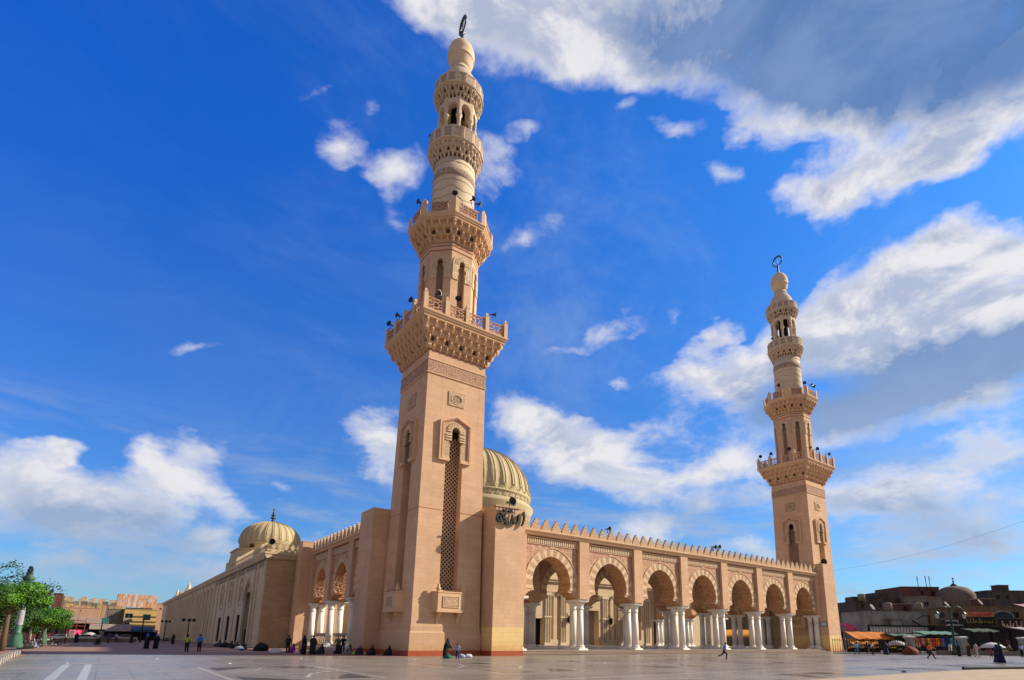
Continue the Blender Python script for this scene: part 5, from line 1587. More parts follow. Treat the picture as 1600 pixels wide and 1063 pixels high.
# calligraphy on the pier ----------------------------------------------
def calligraphy():
    mb = MB(); Y = 46.05
    def q(zx, zy):
        d = vray(720 + zx / 7.593, 690 + zy / 7.593); t = Y / d.y
        return (d.x * t, Y, 1.7 + d.z * t)
    strokes = [[(738, 850), (752, 875), (748, 930), (735, 975), (722, 1002)], [(752, 840), (735, 862), (728, 880)],
               [(686, 870), (684, 905), (676, 945), (662, 968), (638, 972), (615, 950), (604, 925)],
               [(612, 868), (610, 905), (600, 945), (582, 965), (556, 968), (534, 950), (520, 915)],
               [(526, 862), (518, 905), (500, 935), (470, 950), (438, 940), (424, 910), (436, 885), (458, 880), (470, 900), (452, 925)],
               [(470, 850), (500, 875), (505, 930), (530, 975), (575, 985)],
               [(560, 830), (572, 812), (584, 832), (596, 812), (608, 834)], [(500, 800), (520, 830), (545, 800)]]
    for s in strokes:
        P = [q(*p) for p in s]
        n = len(P)
        for i in range(n - 1):
            mb.bar(P[i], P[i + 1], 0.26, 0.13)
        mb.tube(P, [0.09] + [0.12] * (n - 2) + [0.05], 8)
    o = mb.build('calligraphy_sign', simple('sign_black_green', c4(.010, .022, .018), .45))
    f = MB(); f.bar(q(412, 772), q(690, 812), 0.10); f.bar(q(455, 778), q(455, 860), 0.06); f.bar(q(640, 806), q(640, 870), 0.06)
    fo = f.build('mounting_frame', MAT['iron_black']); fo.parent = o
    tag(o, 'large dark green metal Arabic calligraphy mounted near the top of the pink pier', 'sign')
calligraphy()
# cables, lanterns in the arches
def arch_lantern(x, y, z, lb, s=1.0):
    r = empty('hanging_lantern', (x, y, z)); r.scale = (s, s, s)
    m = MB(); m.lathe([(0.02, .75), (.12, .6), (.36, .42), (.30, .3)], 8); m.build('cap', MAT['iron_black'], r)
    m = MB(); m.lathe([(.30, .3), (.34, -.1), (.18, -.45), (.04, -.6)], 8); m.build('glass_body', MAT['dark_green'], r)
    m = MB(); m.bar((0, 0, .7), (0, 0, 2.6), .04); m.build('chain', MAT['iron_black'], r)
    tag(r, lb, 'lantern', 'dark lanterns hanging in the arcade')
for i, nm in enumerate(('first', 'second', 'third', 'fourth', 'fifth', 'sixth', 'seventh')):
    arch_lantern(ax0 + (i + .5) * PITCH - 1.2, 52.9, 7.6, 'dark lantern hanging inside the %s bay from the near minaret' % nm, 1.5)
def wall_lantern(x, lb):
    r = empty('wall_lantern', (x, 83.6, 5.3))
    m = MB(); m.lathe([(0.03, .7), (.4, .35), (.34, -.5), (.05, -.9)], 8); m.build('glass_body', MAT['iron_black'], r)
    m = MB(); m.bar((0, .7, .8), (0, 0, .8), .08); m.bar((0, .65, -.8), (0, .65, 1.2), .1); m.build('arm', MAT['iron_black'], r)
    tag(r, lb, 'lantern', 'wall lanterns of the court')
wall_lantern(70.2, 'black wall lantern on the court wall, seen left of the second column pair'); wall_lantern(81.2, 'black wall lantern on the court wall, seen through the second arch')
# small white notice on the right pier
nb = MB(); nb.box(-0.05, 0, 0, 0.9, 0, 0.7); n_ = nb.build('notice_board', cloth((.5, .6, .65)), None, (95.70, 47.0, 4.2)); 
nf = MB(); nf.box(-0.08, 0, -.06, 0, -.06, .76); nf.box(-0.08, 0, .9, .96, -.06, .76); nf.box(-.08, 0, 0, .9, -.06, 0); nf.box(-.08, 0, 0, .9, .7, .76)
q_ = nf.build('frame', MAT['iron_black']); q_.parent = n_; tag(n_, 'small pale notice in a black frame on the right pier', 'notice')

# ------------------------------------------------------------------ houses, market and street
def grime(name, c, d, scale=0.6, amt=0.8, rough=0.9):
    k = NT(name); P = k.pos()
    mp = k.n('ShaderNodeMapping'); k.plug(mp.inputs[0], P); mp.inputs['Scale'].default_value = (1, 1, 0.35)
    a = k.noise(mp.outputs[0], scale, 8, 0.7); b = k.noise(P, scale * 5, 6, 0.7)
    col = k.mix(k.rng(a, 0.38, 0.64, 0, amt), c, d); col = k.mix(k.rng(b, 0.48, 0.7, 0, amt * .7), col, tuple(x * .5 for x in d[:3]) + (1,))
    k.bump(b, 0.5, 0.05); return k.out(col, rough)
grime('ruin_wall', c4(.11, .085, .07), c4(.045, .04, .038)); grime('dark_brick', c4(.16, .06, .045), c4(.07, .05, .045))
grime('pale_wall', c4(.29, .31, .29), c4(.16, .15, .14)); grime('tan_wall', c4(.21, .15, .09), c4(.11, .08, .055))
grime('yellow_house', c4(.62, .42, .15), c4(.48, .33, .15), .3, .6); grime('grey_house', c4(.22, .19, .155), c4(.13, .11, .09))
grime('salmon_house', c4(.52, .32, .21), c4(.42, .25, .17), .3, .6); grime('cream_house', c4(.62, .46, .28), c4(.45, .33, .22), .2, .6)
grime('brown_dome', c4(.17, .13, .10), c4(.10, .08, .07), .3, .6); grime('tin', c4(.34, .28, .22), c4(.20, .14, .10), .5)
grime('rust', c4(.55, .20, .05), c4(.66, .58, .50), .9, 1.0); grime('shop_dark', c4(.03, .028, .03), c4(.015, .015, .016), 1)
WINBLK = simple('window_dark', c4(.02, .022, .026), 0.3)

def house(name, label, pl, pr, pyt, d, depth, mat, wins=(), cat='building', group=None, parapet=0.5, winfill=None, roofbits=(), frame=None, yb=None, face=None):
    """a real box standing d metres ahead; wins in (px0, px1, py0, py1)"""
    a, b = at(pl, d), at(pr, d)
    w = (b - a).length; h = zat((pl + pr) / 2, pyt, d)
    r = empty(name, (a.x, a.y, 0), FACE if face is None else face)
    mb = MB(); cuts = []
    def X(px): return (at(px, d) - a).dot(RT)
    for (q0, q1, y0, y1) in wins:
        x0, x1 = X(q0), X(q1); z1, z0 = zat((q0 + q1) / 2, y0, d), zat((q0 + q1) / 2, y1, d)
        cuts.append((max(.15, x0), min(w - .15, x1), max(.1, z0), min(h - .3, z1), 0.35))
    # drop overlaps
    cutwall(mb, 0, w, 0, h, cuts, 0, 1)
    mb.add([(0, 0, 0), (0, depth, 0), (0, depth, h), (0, 0, h)], [(3, 2, 1, 0)], 0); mb.add([(w, 0, 0), (w, depth, 0), (w, depth, h), (w, 0, h)], [(0, 1, 2, 3)], 0)
    mb.add([(0, depth, 0), (w, depth, 0), (w, depth, h), (0, depth, h)], [(3, 2, 1, 0)], 0); mb.add([(0, 0, h - .35), (w, 0, h - .35), (w, depth, h - .35), (0, depth, h - .35)], [(0, 1, 2, 3)], 0)
    mb.build('wall', [mat, WINBLK], r)
    for k, c in enumerate(cuts):
        f = MB(); x0, x1, z0, z1 = c[:4]; t = 0.09
        f.box(x0, x1, -.05, .2, z0, z0 + t); f.box(x0, x1, -.04, .2, z1 - t, z1); f.box(x0, x0 + t, -.03, .2, z0 + t, z1 - t); f.box(x1 - t, x1, -.03, .2, z0 + t, z1 - t)
        f.box((x0 + x1) / 2 - t / 2, (x0 + x1) / 2 + t / 2, .02, .12, z0 + t, z1 - t)
        f.build('window', frame or mat, r)
    if parapet:
        p = MB(); p.box(-.1, w + .1, -.12, .12, h, h + parapet * .4); p.box(-.1, .15, .12, depth, h, h + parapet * .38); p.build('parapet', mat, r)
    for (q0, q1, y0, bd) in roofbits:
        x0, x1 = X(q0), X(q1); z1 = zat((q0 + q1) / 2, y0, d)
        m_ = MB(); m_.loft([[(x0 + e, 1 , h - .36), (x1 - e, 1, h - .36), (x1 - e, 1 + bd, h - .36), (x0 + e, 1 + bd, h - .36)] if z == 0 else [(x0 + e, 1, z1), (x1 - e, 1, z1), (x1 - e, 1 + bd, z1), (x0 + e, 1 + bd, z1)] for e, z in ((0, 0), (.15, 1))])
        m_.build('roof_block', mat, r)
    tag(r, label, cat, group)
    r['w'] = w; r['h'] = h
    return r, X, w, h

W = lambda *a: list(a)
ruin, X, w, h = house('ruined_building', 'dark crumbling building with a broken uneven roofline above the white shop front', 1341, 1426, 941, 150, 14, MAT['ruin_wall'],
    [(1377, 1383, 941, 950), (1413, 1422, 939, 947), (1433, 1443, 942, 951), (1350, 1355, 944, 951)], roofbits=[(1341, 1350, 932, 4), (1352, 1366, 937, 6), (1364, 1384, 934, 7), (1380, 1389, 929, 7), (1384, 1412, 925, 8), (1400, 1425, 928, 8)])
mb = MB()
def z_(py, px=1400): return zat(px, py, 149)
poly = [(X(1384), z_(945)), (X(1426), z_(945)), (X(1426), z_(933)), (X(1420), z_(932)), (X(1412), z_(927)), (X(1402), z_(925.5)), (X(1395), z_(926)), (X(1388), z_(931)), (X(1380), z_(936)), (X(1372), z_(939)), (X(1372), z_(945))]
mb.plate(poly[::-1], (), 0.5, 6.0); mb.build('broken_gable', MAT['ruin_wall'], ruin)
house('ruined_building', 'patched grey ruin with two square window holes below the dark red rooftop', 1422, 1479, 934, 148, 12, MAT['grey_house'], [(1432, 1442, 941, 951), (1450, 1458, 940, 948), (1412, 1420, 937, 944)], roofbits=[(1445, 1462, 931, 5), (1466, 1477, 932, 4)])
house('rooftop_house', 'dark red brick block with antennas behind the ruined building', 1418, 1477, 918, 168, 14, MAT['dark_brick'], [(1446, 1451, 923, 930), (1463, 1470, 924, 931)], cat='house')
house('brick_house', 'low red brick house beside the foot of the far minaret', 1296, 1329, 953, 172, 10, MAT['brick_house'], [(1314, 1320, 958, 963)], cat='house', roofbits=[(1331, 1342, 953, 5)])
house('shop_block', 'grey block with a pale signboard left of the ruined building', 1326, 1358, 962, 140, 9, MAT['grey_house'], [(1330, 1344, 980, 990)])
r, X, w, h = house('shop_building', 'long white single-storey shop front with a dark shuttered balcony', 1355, 1459, 957, 124, 10, MAT['pale_wall'], [])
m_ = MB()
D_ = 124
zt, zb = zat(1400, 979, D_), zat(1400, 990, D_)
m_.box(X(1357), X(1458), -1.0, .0, zt, zt + .25); m_.build('balcony_roof', MAT['iron_black'], r)
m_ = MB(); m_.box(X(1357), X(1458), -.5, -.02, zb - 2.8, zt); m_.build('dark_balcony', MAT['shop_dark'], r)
pn0 = None
for i in range(21):
    x = X(1358) + (X(1457) - X(1358)) * (i + .5) / 21
    pw = .26
    hz = (zt - zb) * (0.72 if i % 4 else 0.95)
    if pn0 is None: pn0 = MB().box(-pw, pw, -.56, -.5, zb + .1, zb + hz).build('white_panel', simple('panel_white', c4(.62, .60, .58)), r, (x, 0, 0))
    else: inst(pn0, r, (x, 0, 0), 0, (1, 1, 1))
m_ = MB()
for a, b in ((1384, 1414),): m_.box(X(a), X(b), -1.3, -.1, zat(a, 968, D_), zat(a, 966.5, D_)); m_.box(X(1391), X(1407), -.9, -.1, zat(a, 979, D_) + .25, zat(a, 968, D_))
m_.build('entrance_hood', MAT['pale_wall'], r)
m_ = MB(); m_.tube([(X(1432), -.6, zat(1432, 968, D_)), (X(1440), -1.2, zat(1440, 963, D_)), (X(1452), -.6, zat(1450, 962, D_)), (X(1453), -.4, zat(1452, 976, D_))], .09, 6); m_.bar((X(1425), -.7, zat(1425, 970, D_)), (X(1437), -.7, zat(1437, 978, D_)), .25); m_.build('bent_pipe', MAT['iron_black'], r)
r, X, w, h = house('shop_building', 'tan plastered shop with two round windows behind the lamp post', 1458, 1508, 953, 123, 10, MAT['tan_wall'], [])
for px in (1476, 1497):
    o = MB().lathe([(.55, 0), (.55, .1), (.42, .1), (.42, .02)], 14).build('round_window', WINBLK, r, (X(px), -.02, zat(px, 961, 123))); o.rotation_euler = (R_(90), 0, 0)
def sign(pl, pr, y0, y1, d, bg, fg, label, strokes=5, name='shop_sign', seed=0, th=.12, deco=None):
    """a signboard with cursive lettering strokes"""
    a, b = at(pl, d), at(pr, d); w = (b - a).length; z1, z0 = zat((pl + pr) / 2, y0, d), zat((pl + pr) / 2, y1, d)
    o = MB().box(0, w, -.15, 0, 0, z1 - z0).build(name, bg, None, (a.x, a.y, z0), FACE)
    hh = z1 - z0; rnd = random.Random(seed)
    m = MB(); x = w * .94
    while strokes and x > w * .08:
        k = rnd.choice('laudb'); cw = hh * rnd.uniform(.28, .5); yb = hh * .36
        if k == 'l': P = [(x, hh * .85), (x - cw * .1, yb), (x - cw * .6, hh * .26), (x - cw, yb)]
        elif k == 'a': P = [(x - cw * .2, hh * .86), (x - cw * .25, hh * .28)]
        elif k == 'u': P = [(x, hh * .55), (x - cw * .3, hh * .25), (x - cw * .8, hh * .3), (x - cw, hh * .55)]
        elif k == 'd': P = [(x, hh * .6), (x - cw * .4, hh * .45), (x - cw * .2, hh * .25), (x - cw, yb)]
        else: P = [(x, yb), (x - cw * .3, hh * .52), (x - cw * .6, yb), (x - cw, hh * .34)]
        for i in range(len(P) - 1): m.bar((P[i][0], -.19 - .004 * i, P[i][1]), (P[i + 1][0], -.19 - .004 * i, P[i + 1][1]), .05, th * hh)
        if rnd.random() < .5: m.box(x - cw * .6, x - cw * .45, -.2, -.16, hh * .74, hh * .84)
        x -= cw + (hh * .12 if rnd.random() < .3 else 0)
    if m.v:
        q = m.build('lettering', fg); q.parent = o
    f = MB(); f.box(-.06, w + .06, -.18, .02, -.08, 0); f.box(-.06, w + .06, -.18, .02, hh, hh + .08); q = f.build('frame', MAT['iron_black']); q.parent = o
    tag(o, label, 'sign'); return o
WHT = simple('sign_white', c4(.6, .62, .64), .5); INK = simple('ink', c4(.02, .025, .05), .5)
sign(1480, 1508, 969.5, 978, 121.5, WHT, INK, 'white signboard with dark cursive Arabic lettering behind the lamp post', seed=3, th=.14)
sign(1330, 1349, 968, 979, 138, simple('sign_grey', c4(.36, .38, .42), .6), simple('sign_violet', c4(.22, .14, .32), .6), 'pale grey signboard with violet lettering left of the shuttered balcony', seed=5)
sign(1512, 1557, 956, 964, 121, simple('sign_orange', c4(.50, .22, .10), .6), simple('sign_red', c4(.55, .06, .04), .6), 'faded orange signboard with red lettering above the black one', seed=8, th=.2)
sign(1507, 1557, 965, 976.5, 120.5, MAT['shop_dark'], simple('sign_gold', c4(.42, .28, .05), .6), 'long black signboard with small gold lettering', seed=11, th=.07)
sign(1562, 1600, 968, 984, 118, MAT['shop_dark'], simple('sign_cream', c4(.5, .32, .22), .6), 'black signboard with large cream lettering at the right edge', seed=14, th=.12)
r, X, w, h = house('shop_building', 'long dark row of shops at the right under a tan strip of wall', 1508, 1640, 949, 122, 10, MAT['tan_wall'], [(1585, 1598, 956, 966)])
m_ = MB(); c = (X(1571), zat(1571, 966, 122)); P = [(c[0] + 2.3 * math.cos(R_(10 * i)), c[1] + 1.5 * math.sin(R_(10 * i))) for i in range(19)]
m_.plate(P, (), -.1, -.01); m_.build('arched_window', WINBLK, r)
m_ = MB()
for i in range(18): m_.bar((P[i][0], -.14, P[i][1]), (P[i + 1][0], -.14, P[i + 1][1]), .12, .3)
m_.build('arch_trim', MAT['pale_wall'], r)
# dark shop openings under all of it
for (a, b, y0, d, lb) in ((1356, 1458, 991, 122, 'dark open shop fronts under the shuttered balcony'), (1459, 1640, 980, 120, 'deep dark shop openings at the right, under the signboards'), (1310, 1354, 988, 136, 'dark stall fronts beside the far minaret')):
    A0, B0 = at(a, d), at(b, d); w = (B0 - A0).length; zt = zat((a + b) / 2, y0, d)
    rt = empty('shop_row', (A0.x, A0.y, 0), FACE)
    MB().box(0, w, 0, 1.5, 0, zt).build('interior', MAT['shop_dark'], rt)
    p0 = None
    for i in range(int(w / 4) + 1):
        if p0 is None: p0 = MB().box(-.15, .15, -.1, 0, 0, zt).build('pillar', MAT['dark_wood_and_void'], rt, (i * 4, 0, 0))
        else: inst(p0, rt, (i * 4, 0, 0))
    rnd = random.Random(a); g0 = None
    for i in range(int(w / 1.6)):
        m_ = MB(); ww = rnd.uniform(.2, .6); hh = rnd.uniform(.5, 1.3)
        x = rnd.uniform(.5, w - .5); zz = rnd.choice((.0, .02, 1.2, 1.6))
        m_.loft([[(x - ww * q, -.2 - ww * q, zz + z * hh), (x + ww * q, -.2 - ww * q, zz + z * hh), (x + ww * q, -.12, zz + z * hh), (x - ww * q, -.12, zz + z * hh)] for q, z in ((.9, 0), (1, .5), (.7, 1))])
        m_.build('goods', cloth(rnd.choice(((.05, .04, .05), (.16, .06, .04), (.04, .06, .10), (.14, .12, .10), (.03, .06, .04)))), rt)
    tag(rt, lb, 'shop')
# buildings and awnings beyond the court, glimpsed between the far columns
house('market_building', 'tan market building glimpsed between the arcade columns', 1085, 1300, 952, 175, 8, MAT['tan_wall'], [(1100 + 14 * i, 1106 + 14 * i, 962, 970) for i in range(13)])
# rooftop mosque dome
dm = empty('domed_tomb', tuple(at(1501, 165)))
zb, zt = zat(1501, 947, 165), zat(1501, 916, 165); rd = (at(1528, 165) - at(1501, 165)).length
m_ = MB(); m_.lathe([(rd * 1.0, 0), (rd * 1.0, zb + 1)], 8); m_.build('base', MAT['ruin_wall'], dm)
m_ = MB(); m_.smooth = True; m_.lathe([(rd * .98, zb - 1), (rd * .98, zb + 1.6), (rd * .99, zb + 2.4)] + [(rd * math.cos(R_(a)) ** .9, zb + 2.4 + (zt - zb - 2.4) * math.sin(R_(a))) for a in range(8, 90, 8)] + [(.1, zt)], 40)
m_.build('dome', MAT['brown_dome'], dm)
zf = zat(1501, 903, 165)
m_ = MB(); m_.smooth = True; m_.lathe([(1.0, zt - .2), (.8, zt + .3), (.25, zt + .7), (.12, zt + 1), (.3, zt + 1.3), (.1, zt + 1.5), (.1, zf - .5), (.3, zf - .3), (.02, zf)], 10); m_.build('finial', MAT['iron_black'], dm)
tag(dm, 'old brown dome with a small finial rising over the shop roofs at the right', 'dome')
house('rooftop_house', 'dark grey flat-roofed block behind the shops, far right', 1553, 1640, 924, 175, 14, MAT['ruin_wall'], [(1565, 1571, 930, 937), (1580, 1586, 930, 937)], cat='house')
house('rooftop_house', 'low dark house between the brown dome and the far right block', 1526, 1556, 937, 172, 12, MAT['ruin_wall'], [(1540, 1545, 941, 946)], cat='house')
# antennas
for i, (px, y0, y1, d) in enumerate(((1445, 901, 919, 168), (1458, 900, 919, 168), (1464, 901, 919, 168), (1333, 941, 954, 172), (1358, 930, 936, 150))):
    p = at(px, d); z0, z1 = zat(px, y1, d), zat(px, y0, d)
    m_ = MB(); m_.bar((0, 0, z0 - 1), ((z1 - z0) * (-.12 if i != 3 else 0), 0, z1), .14)
    for q in (.75, .85, .95): m_.bar((-.9 * (1.3 - q) - .3, 0, z0 + (z1 - z0) * q), (.9 * (1.3 - q) + .1, 0, z0 + (z1 - z0) * q + .02), .07)
    o = m_.build('antenna', MAT['iron_black'], None, tuple(p)); tag(o, 'thin television antenna, number counted from left: ' + ('third', 'fourth', 'rightmost', 'first over the brick house', 'second over the ruin')[i], 'antenna', 'antennas on the roofs')

# awnings, stalls, umbrellas --------------------------------------------
def awning(pl, pr, y0, y1, y2, d, dep, mat, label, name='market_awning', cat='awning', sag=0.25):
    """sloping cloth roof on four poles: y0 back edge, y1 front edge heights in the picture, y2 skirt"""
    a, b = at(pl, d), at(pr, d); w = (b - a).length
    zb, zf, zs = zat((pl + pr) / 2, y0, d), zat((pl + pr) / 2, y1, d), zat((pl + pr) / 2, y2, d)
    r = empty(name, tuple(a), FACE); n = 9; m_ = MB(); m_.smooth = True
    rows = []
    for j in range(4):
        q = j / 3
        rows.append([(w * i / n, -q * dep, zb + (zf - zb) * q - sag * math.sin(math.pi * ((i * 3 / n) % 1)) * (.4 + .6 * q)) for i in range(n + 1)])
    rows.append([(w * i / n, -dep - .03, zs - .12 * (i % 2)) for i in range(n + 1)])
    for off in (0, -.05):
        m_.loft([[(x, y, z + off) for x, y, z in rw] for rw in rows], False, False)
    m_.build('canopy', mat, r)
    p0 = None
    for x, y, z in ((.1, -.05, zb), (w - .1, -.05, zb), (.1, -dep, zf - .1), (w - .1, -dep, zf - .1)):
        MB().bar((0, 0, 0), (0, 0, z - .05), .08).build('pole', MAT['iron_black'], r, (x, y, 0))
    tag(r, label, cat); return r
orange = simple('canvas_orange', c4(.60, .19, .02), .8, .45, 1.5); ochre = simple('canvas_ochre', c4(.62, .28, .02), .8)
green = simple('canvas_green', c4(.09, .16, .13), .8, .5); pink = simple('canvas_pink', c4(.75, .08, .18), .8); whitec = simple('canvas_white', c4(.5, .47, .44), .8, .5); bluec = simple('canvas_blue', c4(.03, .07, .16), .8)
awning(1320, 1378, 987, 997, 998.5, 110, 3.5, orange, 'long orange awning of the market stalls behind the fence')
awning(1316, 1360, 998, 1003, 1006, 108, 2.5, ochre, 'lower ochre canvas hanging under the orange awning', sag=.4)
awning(1376, 1430, 990, 992, 993.5, 109, 3, green, 'green-grey canopy over the stalls left of the coloured clothes')
awning(1424, 1478, 986, 990, 991, 104, 3, simple('canvas_teal', c4(.10, .24, .19), .8, .5), 'teal canopy over the coloured clothes')
awning(1500, 1544, 982, 986, 987.5, 112, 3, simple('canvas_dkgreen', c4(.03, .07, .045), .8, .5), 'dark green strip awning right of the lamp post')
awning(1572, 1640, 980, 985, 987, 104, 4, simple('canvas_grey', c4(.36, .33, .36), .8), 'grey-white canvas canopy at the right edge')
awning(1311, 1327, 974, 981, 985, 130, 3, pink, 'small bright pink awning beside the far minaret')
awning(1590, 1640, 944, 950, 952, 118, 3, simple('canvas_redwhite', c4(.5, .25, .25), .8), 'red and white canvas on the roof at the right edge')
awning(1120, 1190, 984, 992, 995, 150, 4, ochre, 'ochre awning glimpsed between the arcade columns')
awning(1040, 1110, 984, 992, 995, 150, 4, orange, 'orange awning glimpsed between the middle arcade columns')
def umbrella(px, py, rpx, d, mat, label, drop=1.0):
    p = at(px, d); z = zat(px, py, d); r_m = (at(px + rpx, d) - p).length
    r = empty('market_umbrella', tuple(p)); m_ = MB(); m_.smooth = True
    m_.lathe([(.05, z), (r_m * .35, z - .1 * drop), (r_m * .7, z - .32 * drop), (r_m, z - .72 * drop), (r_m * .99, z - .78 * drop), (r_m * .68, z - .38 * drop), (.05, z - .06)], 16)
    m_.build('canopy', mat, r); MB().lathe([(.03, 0), (.03, z)], 8).build('pole', MAT['iron_black'], r)
    tag(r, label, 'umbrella', 'market umbrellas'); return r
umbrella(1398.5, 1000.5, 14, 88, whitec, 'off-white market umbrella near the fence, left one')
umbrella(1547, 1004, 17, 84, simple('canvas_bright', c4(.62, .62, .62), .8, .4), 'bright white market umbrella near the navy gown, right one')
# rack of coloured clothes
rack = empty('clothes_rack', tuple(at(1424, 92)), FACE)
lw = (at(1493, 92) - at(1424, 92)).length
MB().bar((0, 0, 2.45), (lw, 0, 2.45), .06).build('rail', MAT['iron_black'], rack)
for x in (0, lw / 2, lw): MB().bar((x, 0, 0), (x, 0, 2.5), .07).build('post', MAT['iron_black'], rack)
tag(rack, 'long rail hung with coloured clothes behind the fence', 'clothes rack')
cols = [((.60, .05, .05), 'red'), ((.62, .22, .03), 'orange'), ((.50, .04, .10), 'crimson'), ((.55, .35, .25), 'beige'), ((.60, .04, .03), 'scarlet'), ((.70, .45, .03), 'yellow'), ((.60, .10, .02), 'vermilion'), ((.58, .05, .03), 'bright red'), ((.65, .28, .02), 'amber'), ((.45, .03, .04), 'dark red'), ((.05, .15, .42), 'blue'), ((.02, .03, .09), 'navy'), ((.02, .04, .12), 'midnight blue'), ((.10, .42, .60), 'cyan'), ((.04, .12, .35), 'cobalt')]
for i, (c, nm) in enumerate(cols):
    x = lw * (i + .6) / (len(cols) + .3); hh = (1.05, 1.35, 1.2)[i % 3]
    m_ = MB(); m_.loft([[(-wd, -dp, z), (wd, -dp, z), (wd, dp, z), (-wd, dp, z)] for wd, dp, z in ((.30, .09, -hh), (.26, .10, -hh * .55), (.24, .09, -.35), (.34, .08, -.22), (.30, .06, -.10), (.08, .04, -.02), (.02, .02, .03))])
    p = at(1424, 92) + RT * x
    o = m_.build('hanging_garment', cloth(c), None, (p.x, p.y, 2.42), FACE); tag(o, '%s garment hanging on the clothes rail behind the fence' % nm, 'garment', 'clothes hanging on the rail')
# fence ------------------------------------------------------------------
FD = 84.5
def fence(pl, pr, d, label, hgt=2.15):
    a, b = at(pl, d), at(pr, d); w = (b - a).length
    r = empty('iron_fence', tuple(a), FACE); m_ = MB()
    m_.box(0, w, -.04, .04, hgt - .25, hgt - .18); m_.box(0, w, -.04, .04, .25, .32)
    n = int(w / .34)
    for i in range(n + 1): m_.box(w * i / n - .022, w * i / n + .022, -.022, .022, .05, hgt)
    m_.build('railings', MAT['iron_black'], r)
    MB().box(0, w, -.16, .16, 0, .12).build('plinth', MAT['pale_wall'], r)
    tag(r, label, 'fence', 'iron fence of the plaza')
fence(1299.5, 1371, FD, 'iron fence in front of the orange awning and the far minaret foot')
fence(1372, 1412, FD, 'iron fence from the grey gate to the first white box pillar')
fence(1429, 1493, FD, 'iron fence in front of the coloured clothes')
fence(1510, 1588, FD, 'iron fence behind the women, right of the lamp post')
def pillar(px, label, wpx=14):
    p = at(px, FD - .3); r = empty('gate_pillar', tuple(p), FACE)
    MB().box(-.5, .5, -.4, .4, 0, 2.35).build('shaft', MAT['pale_wall'], r)
    MB().loft([[(sx * w_, sy * w_ * .8, z) for sx, sy in ((-1, -1), (1, -1), (1, 1), (-1, 1))] for w_, z in ((.54, 2.35), (.64, 2.42), (.64, 2.56), (.45, 2.66))]).build('cap', simple('panel_white', c4(.62, .60, .58)), r)
    tag(r, label, 'pillar', 'white pillars of the fence')
pillar(1420, 'white pillar with a cap, left of the coloured clothes'); pillar(1501, 'white pillar with a cap, just right of the lamp post'); pillar(1597, 'white pillar with a cap at the right edge of the photo')
bundle(at(1419, 82), (.16, .05, .02), 1.1, 'rust brown covered stall in front of the white pillar', 1.0, 'stall', 71, 'covered_stall')
o = MB().box(0, 7.0, -.4, .4, 0, .62).build('low_wall', MAT['grey_house'], None, tuple(at(1461, 83)), FACE); tag(o, 'low grey wall in front of the coloured clothes', 'wall')
o = MB().box(0, 7.5, -.4, .4, 0, .62).build('low_wall', MAT['grey_house'], None, tuple(at(1535, 83)), FACE); tag(o, 'low grey wall behind the umbrella at the right', 'wall')
# lamp post --------------------------------------------------------------
def lamp_post(p, H, label, s=1.0, arms=2, mat='dark_green', group='lamp posts of the plaza'):
    r = empty('street_lamp', tuple(p), FACE)
    m_ = MB(); m_.smooth = True; m_.lathe([(.42 * s, 0), (.42 * s, .35), (.30 * s, .5), (.24 * s, 1.2), (.28 * s, 1.3), (.2 * s, 1.45), (.15 * s, H * .75), (.19 * s, H * .76), (.13 * s, H * .8), (.1 * s, H), (.22 * s, H + .05), (.05, H + .3)], 14)
    m_.build('column', MAT[mat], r)
    for sx in ((-1, 1) if arms == 2 else (1,)):
        a = MB(); P = [(sx * .1, 0, H * .82)] + [(sx * (1.0 + 0.95 * math.cos(R_(t))) * s, 0, H * .93 + .75 * s * math.sin(R_(t))) for t in (200, 170, 140, 110, 80, 50, 20, 0)]
        a.tube(P, .05 * s, 6)
        a.build('arm', MAT[mat], r)
        m_ = MB(); cx = sx * 1.95 * s; zt = H * .93
        m_.lathe([(.03, zt + .02), (.15, zt - .1), (.34, zt - .3), (.3, zt - .36)], 8, (cx, 0)); lt = m_.build('lantern_cap', MAT[mat], r)
        m_ = MB(); m_.lathe([(.28, zt - .36), (.17, zt - .95), (.05, zt - 1.05)], 8, (cx, 0)); m_.build('lantern_glass', simple('lamp_glass', c4(.34, .45, .46), .2), r)
    for k in (-1, 1):
        m_ = MB(); m_.box(k * .5 - .22, k * .5 + .22, -.18, .1, H * .66, H * .72); m_.bar((0, 0, H * .69), (k * .5, 0, H * .69), .07); m_.build('spotlight', MAT['iron_black'], r)
        m_ = MB(); m_.box(k * 1.3 - .22, k * 1.3 + .22, -.2, .08, H * .66, H * .74); m_.bar((k * .5, 0, H * .69), (k * 1.3, 0, H * .69), .06); m_.build('spotlight', MAT['iron_black'], r)
    tag(r, label, 'street lamp', group); return r
lamp_post(at(1489, 82), 6.6, 'dark green lamp post with two curved arms in front of the tan shop')
lamp_post(at(1195, 118), 5.5, 'distant lamp post with two arms, seen through the arcade', .9)
# plaza right: low dark kerb bar and litter
o = MB().loft([[(x, y, z) for y, z in ((-.09, 0), (-.09, .14), (-.04, .18), (.06, .18), (.1, 0))] for x in (0, 22)]).build('floor_bar', MAT['iron_black'], None, (44.6, 13.3, 0.02), math.atan2(-1.86, 5.6)); tag(o, 'long dark metal bar lying on the pavement, lower right', 'bar')
rag = bundle((37.1, 14.0), (.04, .06, .09), .16, 'small dark blue rag on the pavement edge, lower right', .5, 'rag', 91, 'rag')

